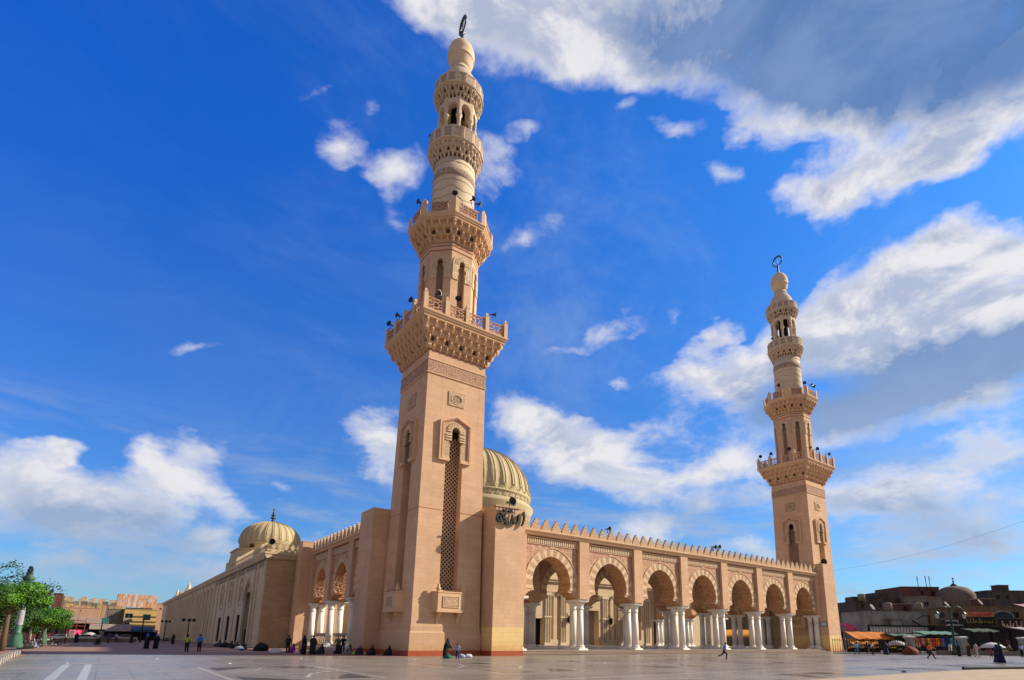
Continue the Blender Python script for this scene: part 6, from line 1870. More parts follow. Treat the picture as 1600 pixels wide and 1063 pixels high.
# clutter on the roofs and under the canopies at the right
rnd = random.Random(41)
def roof_thing(px, py, d, kind, lb):
    p = at(px, d); z = zat(px, py, d)
    if kind == 'tank':
        r = empty('water_tank', (p.x, p.y, z)); m_ = MB(); m_.smooth = True; m_.lathe([(.9, .3), (.9, 1.9), (.7, 2.1), (.05, 2.2)], 14); m_.build('tank', MAT['grey_house'], r)
        m_ = MB(); m_.box(-.8, .8, -.8, .8, 0, .3); m_.build('stand', MAT['iron_black'], r); c = 'water tank'
    elif kind == 'dish':
        r = empty('satellite_dish', (p.x, p.y, z)); m_ = MB(); m_.smooth = True; m_.lathe([(.03, 0), (.4, .08), (.75, .3), (.74, .33), (.38, .12), (.02, .04)], 16); m_.xform(Matrix.Translation((0, 0, 1.0)) @ Matrix.Rotation(R_(60), 4, 'X')); m_.build('dish', MAT['pale_wall'], r)
        MB().bar((0, 0, -.3), (0, 0, 1.0), .08).build('stand', MAT['iron_black'], r); c = 'satellite dish'
    else:
        r = empty('roof_hut', (p.x, p.y, z - .2), FACE); MB().box(-1.6, 1.6, 0, 3, 0, 2.0).build('wall', MAT['dark_brick'], r); MB().box(-1.8, 1.8, -.2, 3.2, 2.0, 2.15).build('roof', MAT['tin'], r); MB().box(-.4, .4, -.05, 0, .2, 1.6).build('door', WINBLK, r); c = 'hut'
    tag(r, lb, c)
roof_thing(1392, 957, 128, 'tank', 'round water tank on the white shop roof, left one'); roof_thing(1440, 957, 128, 'tank', 'round water tank on the white shop roof near the tan shop')
roof_thing(1366, 957, 127, 'dish', 'pale satellite dish at the left end of the white shop roof'); roof_thing(1484, 953, 127, 'dish', 'pale satellite dish on the tan shop roof'); roof_thing(1537, 949, 127, 'dish', 'pale satellite dish above the orange signboard')
roof_thing(1419, 957, 130, 'hut', 'small dark brick hut on the white shop roof'); roof_thing(1551, 949, 128, 'hut', 'small dark brick hut above the orange signboard, right side'); roof_thing(1580, 924, 176, 'hut', 'small hut on top of the far right dark block')
roof_thing(1352, 941, 150, 'tank', 'water tank on the left end of the ruined roof')
nm2 = [('man in a grey shirt', (.2, .2, .21)), ('woman in a black robe', BLACK), ('man in a maroon shirt', (.15, .02, .03)), ('man in a beige shirt', (.4, .34, .24)), ('woman in a dark green robe', (.01, .05, .03)), ('man in a white gown', (.55, .55, .55)), ('boy in a yellow shirt', (.5, .35, .03)), ('man in a brown jacket', (.09, .05, .03))]
for i, (px, d) in enumerate(((1338, 90), (1352, 92), (1387, 90), (1433, 88), (1446, 89), (1481, 88), (1521, 87), (1558, 86), (1573, 88), (1583, 86))):
    n_, c_ = nm2[i % 8]; rb = c_ if 'robe' in n_ or 'gown' in n_ else None
    person(at(px, d), faceto(math.cos(i * 2.1), math.sin(i * 2.1)), n_ + ' behind the fence, ' + ('by the orange awning, left', 'by the orange awning, right', 'beside the off-white umbrella', 'at the left end of the clothes rail', 'in front of the red garments', 'beside the lamp post', 'right of the second white pillar', 'behind the bright umbrella', 'near the right pillar, left one', 'near the right pillar, right one')[i], 'stand', c_, BLACK, 1, robe=rb, scarf=BLACK if 'woman' in n_ else None)
for i, (px, d) in enumerate(((1326, 96), (1331, 96), (1343, 96), (1349, 97), (1362, 95), (1368, 95), (1393, 94), (1401, 94), (1514, 93), (1519, 93), (1527, 93), (1567, 92), (1578, 92))):
    p = at(px, d); w_ = rnd.uniform(.35, .6); hh = rnd.uniform(.5, .95); r = empty('market_crate', (p.x, p.y, 0), FACE + rnd.uniform(-.2, .2))
    m_ = MB()
    for k in range(4): m_.box(-w_, w_, -.3, -.27, hh * k / 4 + .02, hh * (k + 1) / 4 - .03)
    m_.box(-w_ + .02, w_ - .02, -.265, .3, 0.02, hh * .9)
    m_.build('box', MAT['bark'] if 'bark' in MAT else MAT['dark_wood_and_void'], r)
    c_ = ((.5, .1, .02), (.5, .35, .03), (.05, .2, .04), (.4, .04, .03), (.35, .3, .2))[i % 5]
    m_ = MB(); m_.smooth = True
    for k in range(10): m_.lathe([(.02, hh * .9), (.12, hh * .9 + .05), (.11, hh * .9 + .16), (.02, hh * .9 + .22)], 7, (-w_ + .15 + (2 * w_ - .3) * (k % 5) / 4, -.12 + .22 * (k // 5)))
    o = m_.build('produce', cloth(c_), r); o['kind'] = 'stuff'
    tag(r, 'market crate of %s goods, %s from the left behind the fence' % (('orange', 'yellow', 'green', 'red', 'pale')[i % 5], ('first', 'second', 'third', 'fourth', 'fifth', 'sixth', 'seventh', 'eighth', 'ninth', 'tenth', 'eleventh', 'twelfth', 'thirteenth')[i]), 'crate', 'crates of the market behind the fence')
# overhead wire
m_ = MB(); a_, b_ = Vector((*at(1300, 175).xy, zat(1300, 893, 175))), Vector((*at(1640, 120).xy, zat(1640, 812, 120)))
P = [a_.lerp(b_, i / 24) - Vector((0, 0, 1.6 * math.sin(math.pi * i / 24))) for i in range(25)]
m_.tube(P, .018, 4); o = m_.build('overhead_wire', MAT['iron_black']); tag(o, 'thin wire hanging in the sky right of the far minaret', 'wire')

# scraps of litter on the marble
for i, (x, y) in enumerate(((-1.3, 41.8), (6.2, 38.6), (30.5, 43.4), (38.0, 41.0), (52.2, 38.2), (12.0, 45.5), (18.6, 40.1), (61.0, 35.5), (3.2, 47.5), (72.0, 38.5))):
    m_ = MB(); r_ = .10 + .03 * (i % 4)
    m_.add([(-r_, -r_ * .6, .012), (r_ * .8, -r_ * .5, .03), (r_, r_ * .7, .014), (-r_ * .7, r_ * .5, .045), (0, 0, .06)], [(0, 1, 4), (1, 2, 4), (2, 3, 4), (3, 0, 4)])
    o = m_.build('litter', simple('litter_paper', c4(.62, .60, .56)), None, (x, y, 0.003), i * .8)
    tag(o, 'scrap of pale litter lying on the open marble paving', 'litter', 'litter on the marble')

# ------------------------------------------------------------------ left side: raised kerb, lamp column, trees, street
_l = vray(140, 990); FW = Vector((_l.x, _l.y, 0)).normalized(); RT = Vector((FW.y, -FW.x, 0)); FACE = math.atan2(RT.y, RT.x)
_at, _zat = at, zat
def at(px, d, py=990): return _at(px, d * 1.28, py)
def zat(px, py, d): return _zat(px, py, d * 1.28)
def kerb():
    pts = [(-3.3, 20), (-3.7, 33), (-4.1, 42), (-4.6, 52), (-4.75, 58), (-5.0, 63), (-5.6, 66), (-7.5, 67.5), (-12, 68), (-40, 68)]
    top = MB(); top.add([(x, y, .30) for x, y in [(x - .15, y) for x, y in pts] + [(-40, 20)]], [tuple(range(len(pts) + 1))])
    o = top.build('raised_pavement', MAT['brick_paving']); o['kind'] = 'structure'
    mb = MB(); k = 0
    for i in range(len(pts) - 1):
        a, b = Vector((*pts[i], 0)), Vector((*pts[i + 1], 0)); L_ = (b - a).length; n = max(1, int(L_ / 1.0))
        for j in range(n):
            p, q = a.lerp(b, j / n), a.lerp(b, (j + 1) / n)
            t = (q - p).normalized(); s_ = Vector((t.y, -t.x, 0))
            for m_, zz in ((k % 2, .30),):
                c = (p + q) / 2 + Vector((0, 0, .16)) - s_ * .16
                mb.obox(c, t, s_, (0, 0, 1), ((q - p).length / 2 - .012, .17, .165), m_)
            k += 1
    o = mb.build('kerb', [simple('kerb_pale', c4(.50, .44, .38)), simple('kerb_dark', c4(.07, .065, .065))]); o['kind'] = 'structure'
kerb()
def ornate_column(px, py, ytop, label, s=1.0, low=True):
    p = gnd(px, py, .3); d = p.dot(FW) / 1.28; H = zat(px, ytop, d) - .3
    r = empty('ornate_lamp_column', tuple(p), 0.3)
    a = .33 * s
    m_ = MB(); m_.loft([[(a * q * math.cos(R_(60 * j)), a * q * math.sin(R_(60 * j)), z) for j in range(6)] for q, z in ((1.75, 0), (1.7, .25), (1.35, .9), (1.25, 1.15), (1.05, 1.2))]); m_.build('foot', MAT['green_paint'], r)
    m_ = MB(); m_.smooth = True; m_.lathe([(a * .9, 1.2), (a * 1.0, 1.3), (a * .8, 1.45), (a * .85, 1.8), (a * .72, 2.0), (a * .62, H * .66), (a * .8, H * .68), (a * .5, H * .70)], 20); m_.build('shaft', MAT['green_paint'], r)
    m_ = MB(); m_.lathe([(a * .80, 2.05), (a * .76, 3.6)], 20, caps=False); m_.build('paper_posters', simple('poster', c4(.40, .40, .42), .7, .7, 2.0), r)
    m_ = MB(); m_.smooth = True
    m_.lathe([(a * .5, H * .70), (a * .95, H * .74), (a * 1.5, H * .755), (a * .8, H * .775), (a * .7, H * .80), (a * 1.4, H * .83), (a * 1.45, H * .86), (a * .7, H * .885), (a * .9, H * .91), (a * .5, H * .93), (.1, H * .935)], 10); m_.build('crown', simple('aged_bronze', c4(.07, .13, .09), .6, .5, 3), r)
    for k in range(4):
        t = MB(); ang = math.pi / 2 * k + .4
        P = [(a * .45 * math.cos(ang) * q, a * .45 * math.sin(ang) * q, H * z) for q, z in ((.9, .92), (1.2, .95), (.8, .98), (.35, 1.0))]
        t.tube(P, [.09 * s, .1 * s, .08 * s, .03], 6); t.build('prong', simple('aged_bronze', c4(.07, .13, .09)), r)
    for k in range(5):
        t = MB(); ang = 2 * math.pi * k / 5
        u = Vector((math.cos(ang), math.sin(ang), 0))
        P = [u * a * .6 + Vector((0, 0, H * .74)), u * a * 1.6 + Vector((0, 0, H * .73)), u * a * 1.9 + Vector((0, 0, H * .76)), u * a * 1.7 + Vector((0, 0, H * .785))]
        t.tube(P, [.09 * s, .07 * s, .06 * s, .08 * s], 6); t.build('scroll_arm', simple('aged_bronze', c4(.07, .13, .09)), r)
    tag(r, label, 'street lamp', 'ornate green columns by the trees')
ornate_column(22, 1012, 883, 'large green column with a bronze crown and white posters, at the left trees')
ornate_column(65, 1006, 919, 'smaller green column with a bronze crown rising behind the second tree', .85)

def leaf_mat(name, a, b):
    k = NT(name); P = k.pos(); n1 = k.noise(P, .9, 4); n2 = k.noise(P, 6, 3)
    col = k.mix(k.rng(n1, .4, .62), a, b); col = k.mix(k.rng(n2, .45, .7, 0, .5), col, tuple(x * 1.5 for x in b[:3]) + (1,))
    k.out(col, .55, .35)
    k.b.inputs['Transmission Weight'].default_value = 0.0
    k.b.inputs['Subsurface Weight'].default_value = 0.0
    return k.mat
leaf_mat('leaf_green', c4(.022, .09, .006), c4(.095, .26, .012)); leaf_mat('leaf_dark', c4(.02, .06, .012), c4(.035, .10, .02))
plaster('bark', c4(.13, .09, .06), .5, .9, 3)
def tree(p, H, R, zc, flat_, n, label, mat='leaf_green', seed=1, group=None, ls=.2, sparse=False, name='street_tree', trunk=.16):
    rnd = random.Random(seed); r = empty(name, (p[0], p[1], p[2] if len(p) > 2 else 0))
    t = MB(); t.smooth = True
    zt = zc - R * flat_ * .55
    lean = Vector((rnd.uniform(-.2, .2), rnd.uniform(-.2, .2), 0))
    t.tube([(0, 0, 0), lean * .3 + Vector((0, 0, zt * .5)), lean * .6 + Vector((0, 0, zt)), lean + Vector((0, 0, zc))], [trunk * 1.3, trunk, trunk * .8, trunk * .4], 8)
    lobes = []
    for i in range(9 if not sparse else 7):
        a = rnd.uniform(0, 6.28); q = rnd.uniform(.25, .78); e = rnd.uniform(-.35, .6)
        c = Vector((R * q * math.cos(a), R * q * math.sin(a), zc + R * flat_ * e)); lobes.append((c, R * rnd.uniform(.34, .55)))
        mid = (Vector((0, 0, zt * .85)) + c) / 2 + Vector((0, 0, .2))
        t.tube([lean * .5 + Vector((0, 0, zt * .85)), mid, c], [trunk * .5, trunk * .35, trunk * .1], 6)
    if not sparse: lobes.append((Vector((0, 0, zc)), R * .72))
    t.build('trunk', MAT['bark'], r)
    lf = MB()
    for i in range(n):
        c, rr = rnd.choice(lobes)
        u = Vector((rnd.gauss(0, 1), rnd.gauss(0, 1), rnd.gauss(0, 1))).normalized()
        rad = rr * (rnd.random() ** .33) * (1.0 if not sparse else rnd.uniform(.5, 1.2))
        q = c + Vector((u.x * rad, u.y * rad, u.z * rad * max(flat_, .55)))
        nrm = (u + Vector((rnd.uniform(-.8, .8), rnd.uniform(-.8, .8), rnd.uniform(-.2, 1.1)))).normalized()
        s1 = nrm.orthogonal().normalized(); s1 = Matrix.Rotation(rnd.uniform(0, 6.28), 3, nrm) @ s1; s2 = nrm.cross(s1)
        l = ls * rnd.uniform(.7, 1.35)
        lf.add([q - s1 * l, q + s2 * l * .45 - nrm * l * .1, q + s1 * l, q - s2 * l * .45 - nrm * l * .1], [(0, 1, 2, 3)])
    lf.build('crown', MAT[mat], r)
    tag(r, label, 'tree', group or 'trees beside the green column')
T = at(8, 46); tree((T.x, T.y, .3), 7, 2.2, zat(12, 934, 46) - .3, .68, 15000, 'bright green round tree at the left edge, in front of the green column', seed=3, ls=.085)
T = at(68, 72); tree((T.x, T.y, 0), 5, 3.0, zat(70, 966, 72), .56, 15000, 'bright green low wide tree right of the green column', seed=9, ls=.10)
T = at(46, 77); tree((T.x, T.y, 0), 5, 2.0, zat(46, 963, 77), .7, 6000, 'green tree between the column and the low wide tree', seed=5, ls=.11)
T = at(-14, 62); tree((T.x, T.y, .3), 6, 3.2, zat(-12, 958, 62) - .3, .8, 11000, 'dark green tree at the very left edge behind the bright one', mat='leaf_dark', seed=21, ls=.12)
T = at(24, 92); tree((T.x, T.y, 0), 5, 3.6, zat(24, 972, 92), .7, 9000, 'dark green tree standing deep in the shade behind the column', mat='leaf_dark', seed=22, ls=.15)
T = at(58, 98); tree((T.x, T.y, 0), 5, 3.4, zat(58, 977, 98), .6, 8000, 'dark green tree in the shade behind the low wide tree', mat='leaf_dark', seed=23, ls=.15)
def branch(pts, label, seed, n=240, spread=.55):
    rnd = random.Random(seed); r = empty('overhanging_branch', pts[0])
    o0 = Vector(pts[0]); P = [Vector(p) - o0 for p in pts]
    MB().tube(P, [.06, .045, .03, .012][:len(P)], 6).build('stem', MAT['bark'], r)
    lf = MB()
    for i in range(n):
        k = rnd.randrange(len(P) - 1); f = rnd.random(); c = P[k].lerp(P[k + 1], f)
        tw = Vector((rnd.gauss(0, 1), rnd.gauss(0, 1), rnd.gauss(-.3, .8))) * spread * .5
        q = c + tw; nrm = Vector((rnd.uniform(-1, 1), rnd.uniform(-1, 1), rnd.uniform(-1, 1))).normalized(); s1 = nrm.orthogonal().normalized(); s2 = nrm.cross(s1); l = rnd.uniform(.10, .2)
        lf.add([q - s1 * l, q + s2 * l * .4, q + s1 * l, q - s2 * l * .4], [(0, 1, 2, 3)])
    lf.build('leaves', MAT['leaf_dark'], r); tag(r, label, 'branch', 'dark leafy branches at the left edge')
def P3(px, py, d):
    q = at(px, d); return (q.x, q.y, zat(px, py, d))
# a taller thin tree whose trunk stands outside the picture carries these sprays
tall = at(-55, 66)
branch([P3(-55, 935, 66), P3(-10, 908, 66), P3(30, 908, 66), P3(84, 921, 66)], 'long dark leafy branch arching right across the column top', 4, 420, .8)
branch([P3(-55, 935, 66), P3(-30, 890, 66), P3(-5, 878, 66), P3(8, 886, 66)], 'short dark leafy branch in the upper left, highest one', 6, 150, .7)
branch([P3(-55, 935, 66), P3(-20, 905, 66), P3(5, 897, 66), P3(22, 897, 66)], 'dark leafy twig between the high branch and the column', 8, 110, .6)
tt = MB(); tt.smooth = True; q = Vector(P3(-55, 935, 66)); tt.tube([(q.x, q.y, .3), (q.x + .2, q.y, q.z * .5), (q.x, q.y, q.z + .05)], [.25, .2, .1], 8); o = tt.build('tree_trunk', MAT['bark']); tag(o, 'thin trunk just outside the left edge that carries the dark branches', 'tree')

house('shaded_building', 'pale two-storey house hidden in the shade behind the left trees', -40, 44, 962, 100, 8, MAT['cream_house'], [(-30 + 12 * i, -24 + 12 * i, 970, 978) for i in range(6)])
# houses --------------------------------------------------------------------
r, X, w, h = house('yellow_building', 'yellow flat-roofed building with a blue-framed window, beyond the end of the mosque', 189, 241, 953, 204, 10, MAT['yellow_house'], [(190.5, 203, 958.5, 966), (192, 200, 973, 978)], frame=simple('blue_frame', c4(.14, .22, .42), .5))
for y in (964, 972, 981): MB().box(X(204), w, -.25, -.01, zat(220, y, 204), zat(220, y, 204) + .3).build('floor_band', MAT['tan_wall'], r)
m_ = MB(); m_.box(X(189), X(203), -1.2, -.01, zat(196, 971, 204), zat(196, 970, 204)); m_.box(X(189), X(203), -1.2, -1.1, zat(196, 970, 204), zat(196, 967.5, 204)); m_.build('balcony', MAT['pale_wall'], r)
m_ = MB(); m_.box(X(190), X(232), 1, 6, zat(210, 951.5, 204), zat(210, 950, 204))
m_.build('roof_shelter', MAT['iron_black'], r)
for px in (192, 212, 231): MB().bar((X(px), 1.2, h - .2), (X(px), 1.2, zat(210, 951.5, 204)), .15).build('shelter_post', MAT['iron_black'], r)
house('grey_building', 'plain grey building with one small window, left of the yellow building', 163, 188.5, 952, 206, 10, MAT['grey_house'], [(168, 170.5, 959, 962)])
rp = at(174, 212); m_ = MB(); wd = (at(237, 212) - rp).length; z0, z1 = zat(205, 949, 212), zat(205, 929, 212)
rs = empty('rusty_screen', tuple(rp), FACE)
rnd = random.Random(5)
for j in range(2):
    for i in range(12):
        MB().box(wd * i / 12 + .05, wd * (i + 1) / 12 - .05, -.06 - .02 * (i % 2), .02, z0 + (z1 - z0) * j / 2 + .05, z0 + (z1 - z0) * (j + 1) / 2 - .05).build('rusty_sheet', MAT['rust'], rs)
m_ = MB(); m_.box(0, wd, .05, .2, z0, z0 + .2); m_.box(0, wd, .05, .2, z1 - .2, z1)
for i in range(9): m_.bar((wd * i / 8, .3, 0 if i % 4 == 0 else z0 - 3), (wd * i / 8, .3, z1), .22)
m_.build('frame', MAT['rust'], rs); tag(rs, 'tall patchwork screen of rusty sheets above the yellow building', 'screen')
house('salmon_building', 'orange-pink brick building behind the yellow one, next to the mosque wall', 217, 256, 943, 235, 14, MAT['salmon_house'], [(243, 247, 950, 953)])
house('brick_building', 'brown-red windowless brick block above the left trees', 45, 87, 927, 165, 14, MAT['dark_brick'], [])
house('pink_building', 'long low pinkish house between the brick block and the grey building', 84, 150, 950, 240, 12, MAT['salmon_house'], [(100, 103, 953, 956), (118, 121, 953, 956)])
rnd = random.Random(12)
names = ['cream', 'sandy', 'pale', 'tan', 'ochre', 'greyish']
hx = 84; i = 0
while hx < 182:
    for row, (dd, yt) in enumerate(((430, 931.5 + (hx - 84) * .09), (360, 938.5 + (hx - 84) * .06), (300, 944.5 + (hx - 84) * .04))):
        wpx = rnd.uniform(6, 11); y = yt + rnd.uniform(-2.2, 2.2); x0 = hx + rnd.uniform(-3, 3)
        wins = [(x0 + 1.2 + 2.6 * k, x0 + 2.3 + 2.6 * k, y + 2.2 + 3.4 * j, y + 3.6 + 3.4 * j) for k in range(int(wpx / 2.8)) for j in range(2)]
        house('distant_house', 'small %s box house of the far hillside town, %s row' % (names[i % 6], ('top', 'middle', 'front')[row]), x0, x0 + wpx, y, dd, 9, MAT[('cream_house', 'yellow_house', 'grey_house', 'cream_house', 'salmon_house', 'tin')[(i * 7 + row) % 6]], wins, cat='house', group='far houses beyond the street', parapet=.6)
        i += 1
    hx += 8.5
# give each far house a label of its own
fh = sorted([o for o in bpy.data.objects if o.name.startswith('distant_house')], key=lambda o: o.location.x / o.location.y)
byrow = {}
for o in fh: byrow.setdefault(o['label'].split(', ')[1], []).append(o)
ordn = ['leftmost', 'second', 'third', 'fourth', 'fifth', 'sixth', 'seventh', 'eighth', 'ninth', 'tenth', 'eleventh', 'twelfth', 'thirteenth', 'fourteenth']
for rw, os_ in byrow.items():
    for k, o in enumerate(os_): o['label'] = o['label'].split(', ')[0] + ', %s, %s from left' % (rw, ordn[k])
# tin roofed sheds and market in the left distance
def shed(pl, pr, yt, yf, d, label, mat='tin', dep=6):
    a, b = at(pl, d), at(pr, d); w = (b - a).length; r = empty('market_shed', tuple(a), FACE); zt, zf = zat((pl + pr) / 2, yt, d), zat((pl + pr) / 2, yf, d)
    m_ = MB(); m_.loft([[(x, y, z) for y, z in ((-.8, zf), (-.8, zf + .15), (dep, zt), (dep, zt - .2))] for x in (-.3, w + .3)]); m_.build('roof', MAT[mat], r)
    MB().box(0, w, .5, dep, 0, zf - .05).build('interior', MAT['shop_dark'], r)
    for i in range(4): MB().box(w * i / 3 - .1, w * i / 3 + .1, -.1, .1, 0, zf).build('post', MAT['dark_wood_and_void'], r)
    tag(r, label, 'shed', 'market sheds left of the mosque')
shed(62, 112, 958, 968, 150, 'dark-roofed shed right behind the low wide tree'); shed(105, 165, 965, 974, 170, 'tin-roofed shed with a pale slope, left of the grey building')
shed(140, 205, 975, 984, 150, 'brown-roofed shed in front of the grey building'); shed(166, 245, 984, 987, 140, 'long dark market shed below the yellow building', dep=4)
awning(203, 236, 979, 984, 987, 134, 4, bluec, 'dark blue canvas over the stall below the yellow building')
awning(108, 128, 984, 989, 992, 118, 3, pink, 'pink and white awning right of the trees')
umbrella(141, 988, 13, 115, whitec, 'off-white stall umbrella in the left distance')
for px, lb in ((112, 'white gate post beside the pink awning'), (158.5, 'white gate post left of the dark market shed')):
    p = at(px, 108); o = MB().box(-.35, .35, -.3, .3, 0, 1.9).box(-.42, .42, -.37, .37, 1.9, 2.05).build('gate_post', MAT['pale_wall'], None, tuple(p), FACE); tag(o, lb, 'post', 'white posts across the street')
o = MB().box(0, 12, -.15, .15, 0, .7).build('low_wall', MAT['grey_house'], None, tuple(at(86, 106)), FACE); tag(o, 'low pale wall right of the trees', 'wall')
# red scaffold kiosk
r = empty('scaffold_kiosk', tuple(at(104, 132)), FACE)
m_ = MB(); red = simple('scaffold_red', c4(.30, .06, .05))
for x in (0, 1.5, 3.0):
    for y in (0, 2): m_.bar((x, y, 0), (x, y, zat(110, 965, 132)), .12)
for z in (2, 3.2, 4.4): m_.bar((0, 0, z), (3, 0, z), .12); m_.bar((0, 2, z), (3, 2, z), .12)
m_.build('frame', red, r); MB().box(.1, 2.9, .2, 1.9, 3.25, 3.4).build('deck', MAT['dark_wood_and_void'], r); tag(r, 'red metal scaffold kiosk behind the pink awning', 'kiosk')
# thin street poles
for px, yt, d, lb in ((221, 961, 105, 'dark pole with a blue-green box in front of the yellow building'), (157, 966, 118, 'thin grey pole left of the yellow building')):
    p = at(px, d); r = empty('street_pole', tuple(p)); MB().lathe([(.14, 0), (.09, zat(px, yt, d))], 8).build('pole', MAT['iron_black'], r)
    zz = zat(px, yt + 4, d); MB().box(-.2, 1.0, -.15, .15, zz - .5, zz + .6).build('box', simple('teal_box', c4(.03, .16, .17)), r); tag(r, lb, 'pole')
for px, yt, d, lb in ((293, 969, 95, 'lamp post with round lamp heads in front of the old mosque wall'), (257, 971, 135, 'dark lamp post at the far end of the mosque wall')):
    p = at(px, d); r = empty('lamp_post', tuple(p), FACE); H = zat(px, yt, d); MB().lathe([(.2, 0), (.1, 1), (.07, H)], 8).build('pole', MAT['iron_black'], r)
    for dx in (-.9, .0, .7):
        m_ = MB(); m_.smooth = True; m_.lathe([(.05, H + .3), (.28, H + .15), (.3, H - .05), (.1, H - .3)], 10, (dx, 0)); m_.build('lamp_head', MAT['iron_black'], r)
    MB().bar((-.9, 0, H), (.7, 0, H), .06).build('crossbar', MAT['iron_black'], r); tag(r, lb, 'street lamp', 'small lamp posts by the old wall')

# motorbikes and cars -----------------------------------------------------------
def motorbike(p, rz, c, label):
    r = empty('motorbike', tuple(p), rz)
    for x, nm in ((-.62, 'rear_wheel'), (.66, 'front_wheel')):
        m_ = MB(); n = 18
        rings = [[(x + rr * math.cos(2 * math.pi * j / n), y, .31 + rr * math.sin(2 * math.pi * j / n)) for j in range(n)] for rr, y in ((.22, -.04), (.31, -.035), (.31, .035), (.22, .04), (.22, -.04))]
        m_.loft(rings, True, False); w_ = m_.build(nm, MAT['black_paint'], r)
        m_ = MB()
        for j in range(5): m_.bar((x, 0, .31), (x + .23 * math.cos(j * 1.257), 0, .31 + .23 * math.sin(j * 1.257)), .03)
        m_.build('spokes', simple('alloy', c4(.4, .4, .42), .4), w_)
    m_ = MB(); m_.smooth = True; m_.loft([[(-.15 + x, .13 * q * math.cos(a), .78 + .13 * q * math.sin(a)) for a in [2 * math.pi * j / 10 for j in range(10)]] for x, q in ((.0, .5), (.1, .95), (.28, 1.1), (.42, .8), (.5, .3))]); m_.build('tank', cloth(c), r)
    m_ = MB(); m_.loft([[(x, -w_, z), (x, w_, z), (x, w_ * .8, z + .09), (x, -w_ * .8, z + .09)] for x, w_, z in ((-.72, .08, .80), (-.5, .12, .76), (-.1, .11, .72), (.0, .08, .76))]); m_.build('seat', MAT['black_paint'], r)
    m_ = MB(); m_.box(-.18, .22, -.13, .13, .28, .58); m_.tube([(.1, .12, .3), (-.2, .16, .25), (-.75, .16, .33)], .045, 8); m_.build('engine', MAT['iron_black'], r)
    m_ = MB(); m_.bar((.66, .07, .31), (.42, .07, .95), .04); m_.bar((.66, -.07, .31), (.42, -.07, .95), .04); m_.bar((.42, -.34, 1.02), (.42, .34, 1.02), .035); m_.bar((-.62, .08, .31), (0, .08, .4), .05); m_.bar((-.2, 0, .7), (.45, 0, .8), .06); m_.build('frame', MAT['iron_black'], r)
    m_ = MB(); m_.smooth = True; m_.lathe([(.02, -.06), (.09, -.04), (.1, .02), (.02, .06)], 12); m_.xform(Matrix.Translation((.52, 0, .88)) @ Matrix.Rotation(R_(90), 4, 'Y')); m_.build('headlight', simple('glass_pale', c4(.6, .6, .62), .2), r)
    tag(r, label, 'motorbike', 'motorbikes parked on the left')
for px, d, rz, c, lb in ((46, 66, .3, (.02, .02, .05), 'parked motorbike, nearest one right of the green column foot'), (60, 70, 1.0, (.05, .06, .10), 'parked dark blue motorbike under the low wide tree'), (75, 76, .5, (.3, .3, .32), 'parked grey motorbike under the low wide tree, right side'), (88, 82, 2.6, (.02, .02, .02), 'black motorbike standing right of the low wide tree'),
                           (262, 108, .4, (.02, .02, .03), 'black motorbike parked by the far part of the mosque wall'), (248, 122, 2.2, (.06, .02, .02), 'dark motorbike farthest along the mosque wall')):
    motorbike(at(px, d), rz, c, lb)
motorbike(at(155, 81), FACE + 1.2, (.40, .03, .02), 'motorbike with a red tank riding alone on the open paving')
person((at(155, 81.0).x, at(155, 81.0).y, .0), faceto(*Ff), 'rider in pale clothes on the red motorbike in the open paving', 'stand', (.45, .45, .42), BLACK, 1, height=1.7)
for px, d, tp, lb in ((33, 62, (.20, .25, .50), 'person in a pale blue shirt sitting by the green column'), (41, 63, BLACK, 'black-robed person sitting right of the green column, nearest'), (48, 64, (.02, .02, .03), 'black-robed person sitting beside the nearest motorbike'), (56, 68, (.25, .28, .4), 'person in grey-blue sitting under the low wide tree')):
    person(at(px, d), faceto(.5, -.8), lb, 'sit', tp, BLACK, 1, robe=tp if tp != (.20, .25, .50) else None, scarf=BLACK if tp == BLACK else None, group='people sitting near the left trees')
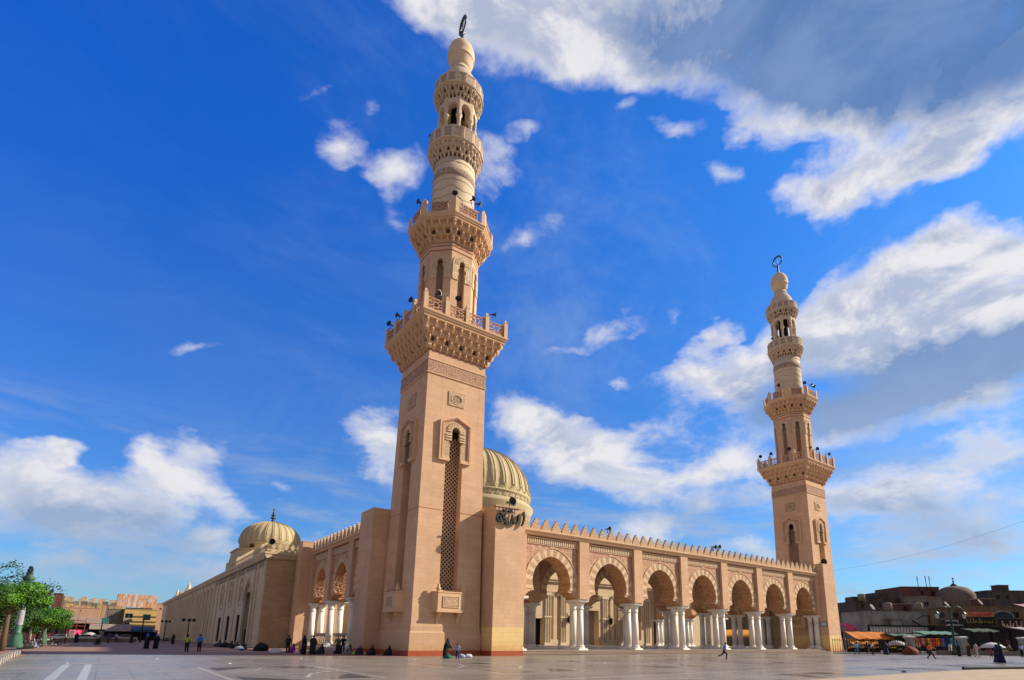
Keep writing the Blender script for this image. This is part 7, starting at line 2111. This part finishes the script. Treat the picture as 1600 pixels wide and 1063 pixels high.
def car(p, rz, c, label):
    r = empty('parked_car', tuple(p), rz); pm = simple('car_%d' % int(c[0] * 100), (*c, 1), .3)
    hw_ = .82
    prof = [(-2.1, .35), (-2.15, .75), (-1.9, .92), (-1.3, .98), (-.8, 1.40), (.45, 1.42), (1.05, .98), (1.9, .85), (2.1, .65), (2.1, .35)]
    m_ = MB(); m_.loft([[(x, y, z if z < 1 else z) for x, z in prof] for y in (-hw_, hw_)]); m_.build('body', pm, r)
    m_ = MB()
    for y in (-hw_ - .006, hw_ + .006):
        m_.add([(-1.1, y, 1.02), (-.72, y * .995, 1.34), (.40, y * .995, 1.36), (.85, y, 1.02)], [(0, 1, 2, 3)])
    m_.add([(.52, -.7, 1.40), (1.06, -.75, 1.0), (1.06, .75, 1.0), (.52, .7, 1.40)], [(0, 1, 2, 3)]); m_.add([(-.88, -.7, 1.37), (-1.34, -.75, 1.0), (-1.34, .75, 1.0), (-.88, .7, 1.37)], [(0, 1, 2, 3)])
    for i in range(len(m_.v) - 8, len(m_.v)): x, y, z = m_.v[i]; m_.v[i] = (x + (.02 if x > 0 else -.02), y, z + .01)
    m_.build('windows', WINBLK, r)
    for x in (-1.35, 1.35):
        for y in (-hw_, hw_):
            n = 16; w_ = MB(); w_.loft([[(x + rr * math.cos(2 * math.pi * j / n), y + q, .31 + rr * math.sin(2 * math.pi * j / n)) for j in range(n)] for rr, q in ((.31, -.1), (.31, .1))]); w_.build('wheel', MAT['black_paint'], r)
    for y in (-.6, .6):
        MB().box(2.08, 2.13, y - .16, y + .16, .6, .76).build('headlight', simple('glass_pale', c4(.6, .6, .62)), r); MB().box(-2.17, -2.1, y - .14, y + .14, .6, .78).build('tail_light', red, r)
    tag(r, label, 'car', 'cars parked across the street')
car(at(135, 108), FACE + .1, (.60, .60, .62), 'white car parked under the stall umbrella'); car(at(100, 112), FACE + .2, (.10, .11, .13), 'dark grey car parked behind the low pale wall'); car(at(174, 116), FACE + 3.0, (.05, .09, .22), 'dark blue car parked right of the white gate post'); car(at(122, 126), FACE, (.32, .34, .36), 'silver car parked behind the white car')

for i, (px, d, c_, lb) in enumerate(((104, 92, (.35, .33, .30), 'man in a pale grey shirt walking past the low pale wall'), (121, 98, (.02, .02, .02), 'woman in a black robe in front of the white car'), (171, 96, (.10, .03, .03), 'man in a dark red shirt in front of the blue car'),
        (183, 100, (.45, .45, .47), 'man in a white shirt near the dark market shed'), (207, 98, (.02, .02, .03), 'woman in a dark robe near the blue canvas stall'), (247, 92, (.05, .10, .25), 'man in a blue shirt near the far motorbikes'), (272, 88, (.02, .02, .02), 'woman in black by the mosque wall, left of the lamp post'))):
    person(at(px, d), faceto(math.cos(i * 1.7), math.sin(i * 1.7)), lb, 'walk' if i % 2 else 'stand', c_, BLACK, 1, robe=c_ if 'robe' in lb or 'black' in lb else None, scarf=BLACK if 'woman' in lb else None)
car(at(196, 112), FACE + 3.1, (.45, .43, .40), 'pale beige car parked below the yellow building'); car(at(86, 120), FACE + .1, (.30, .04, .03), 'dark red car parked far behind the trees')
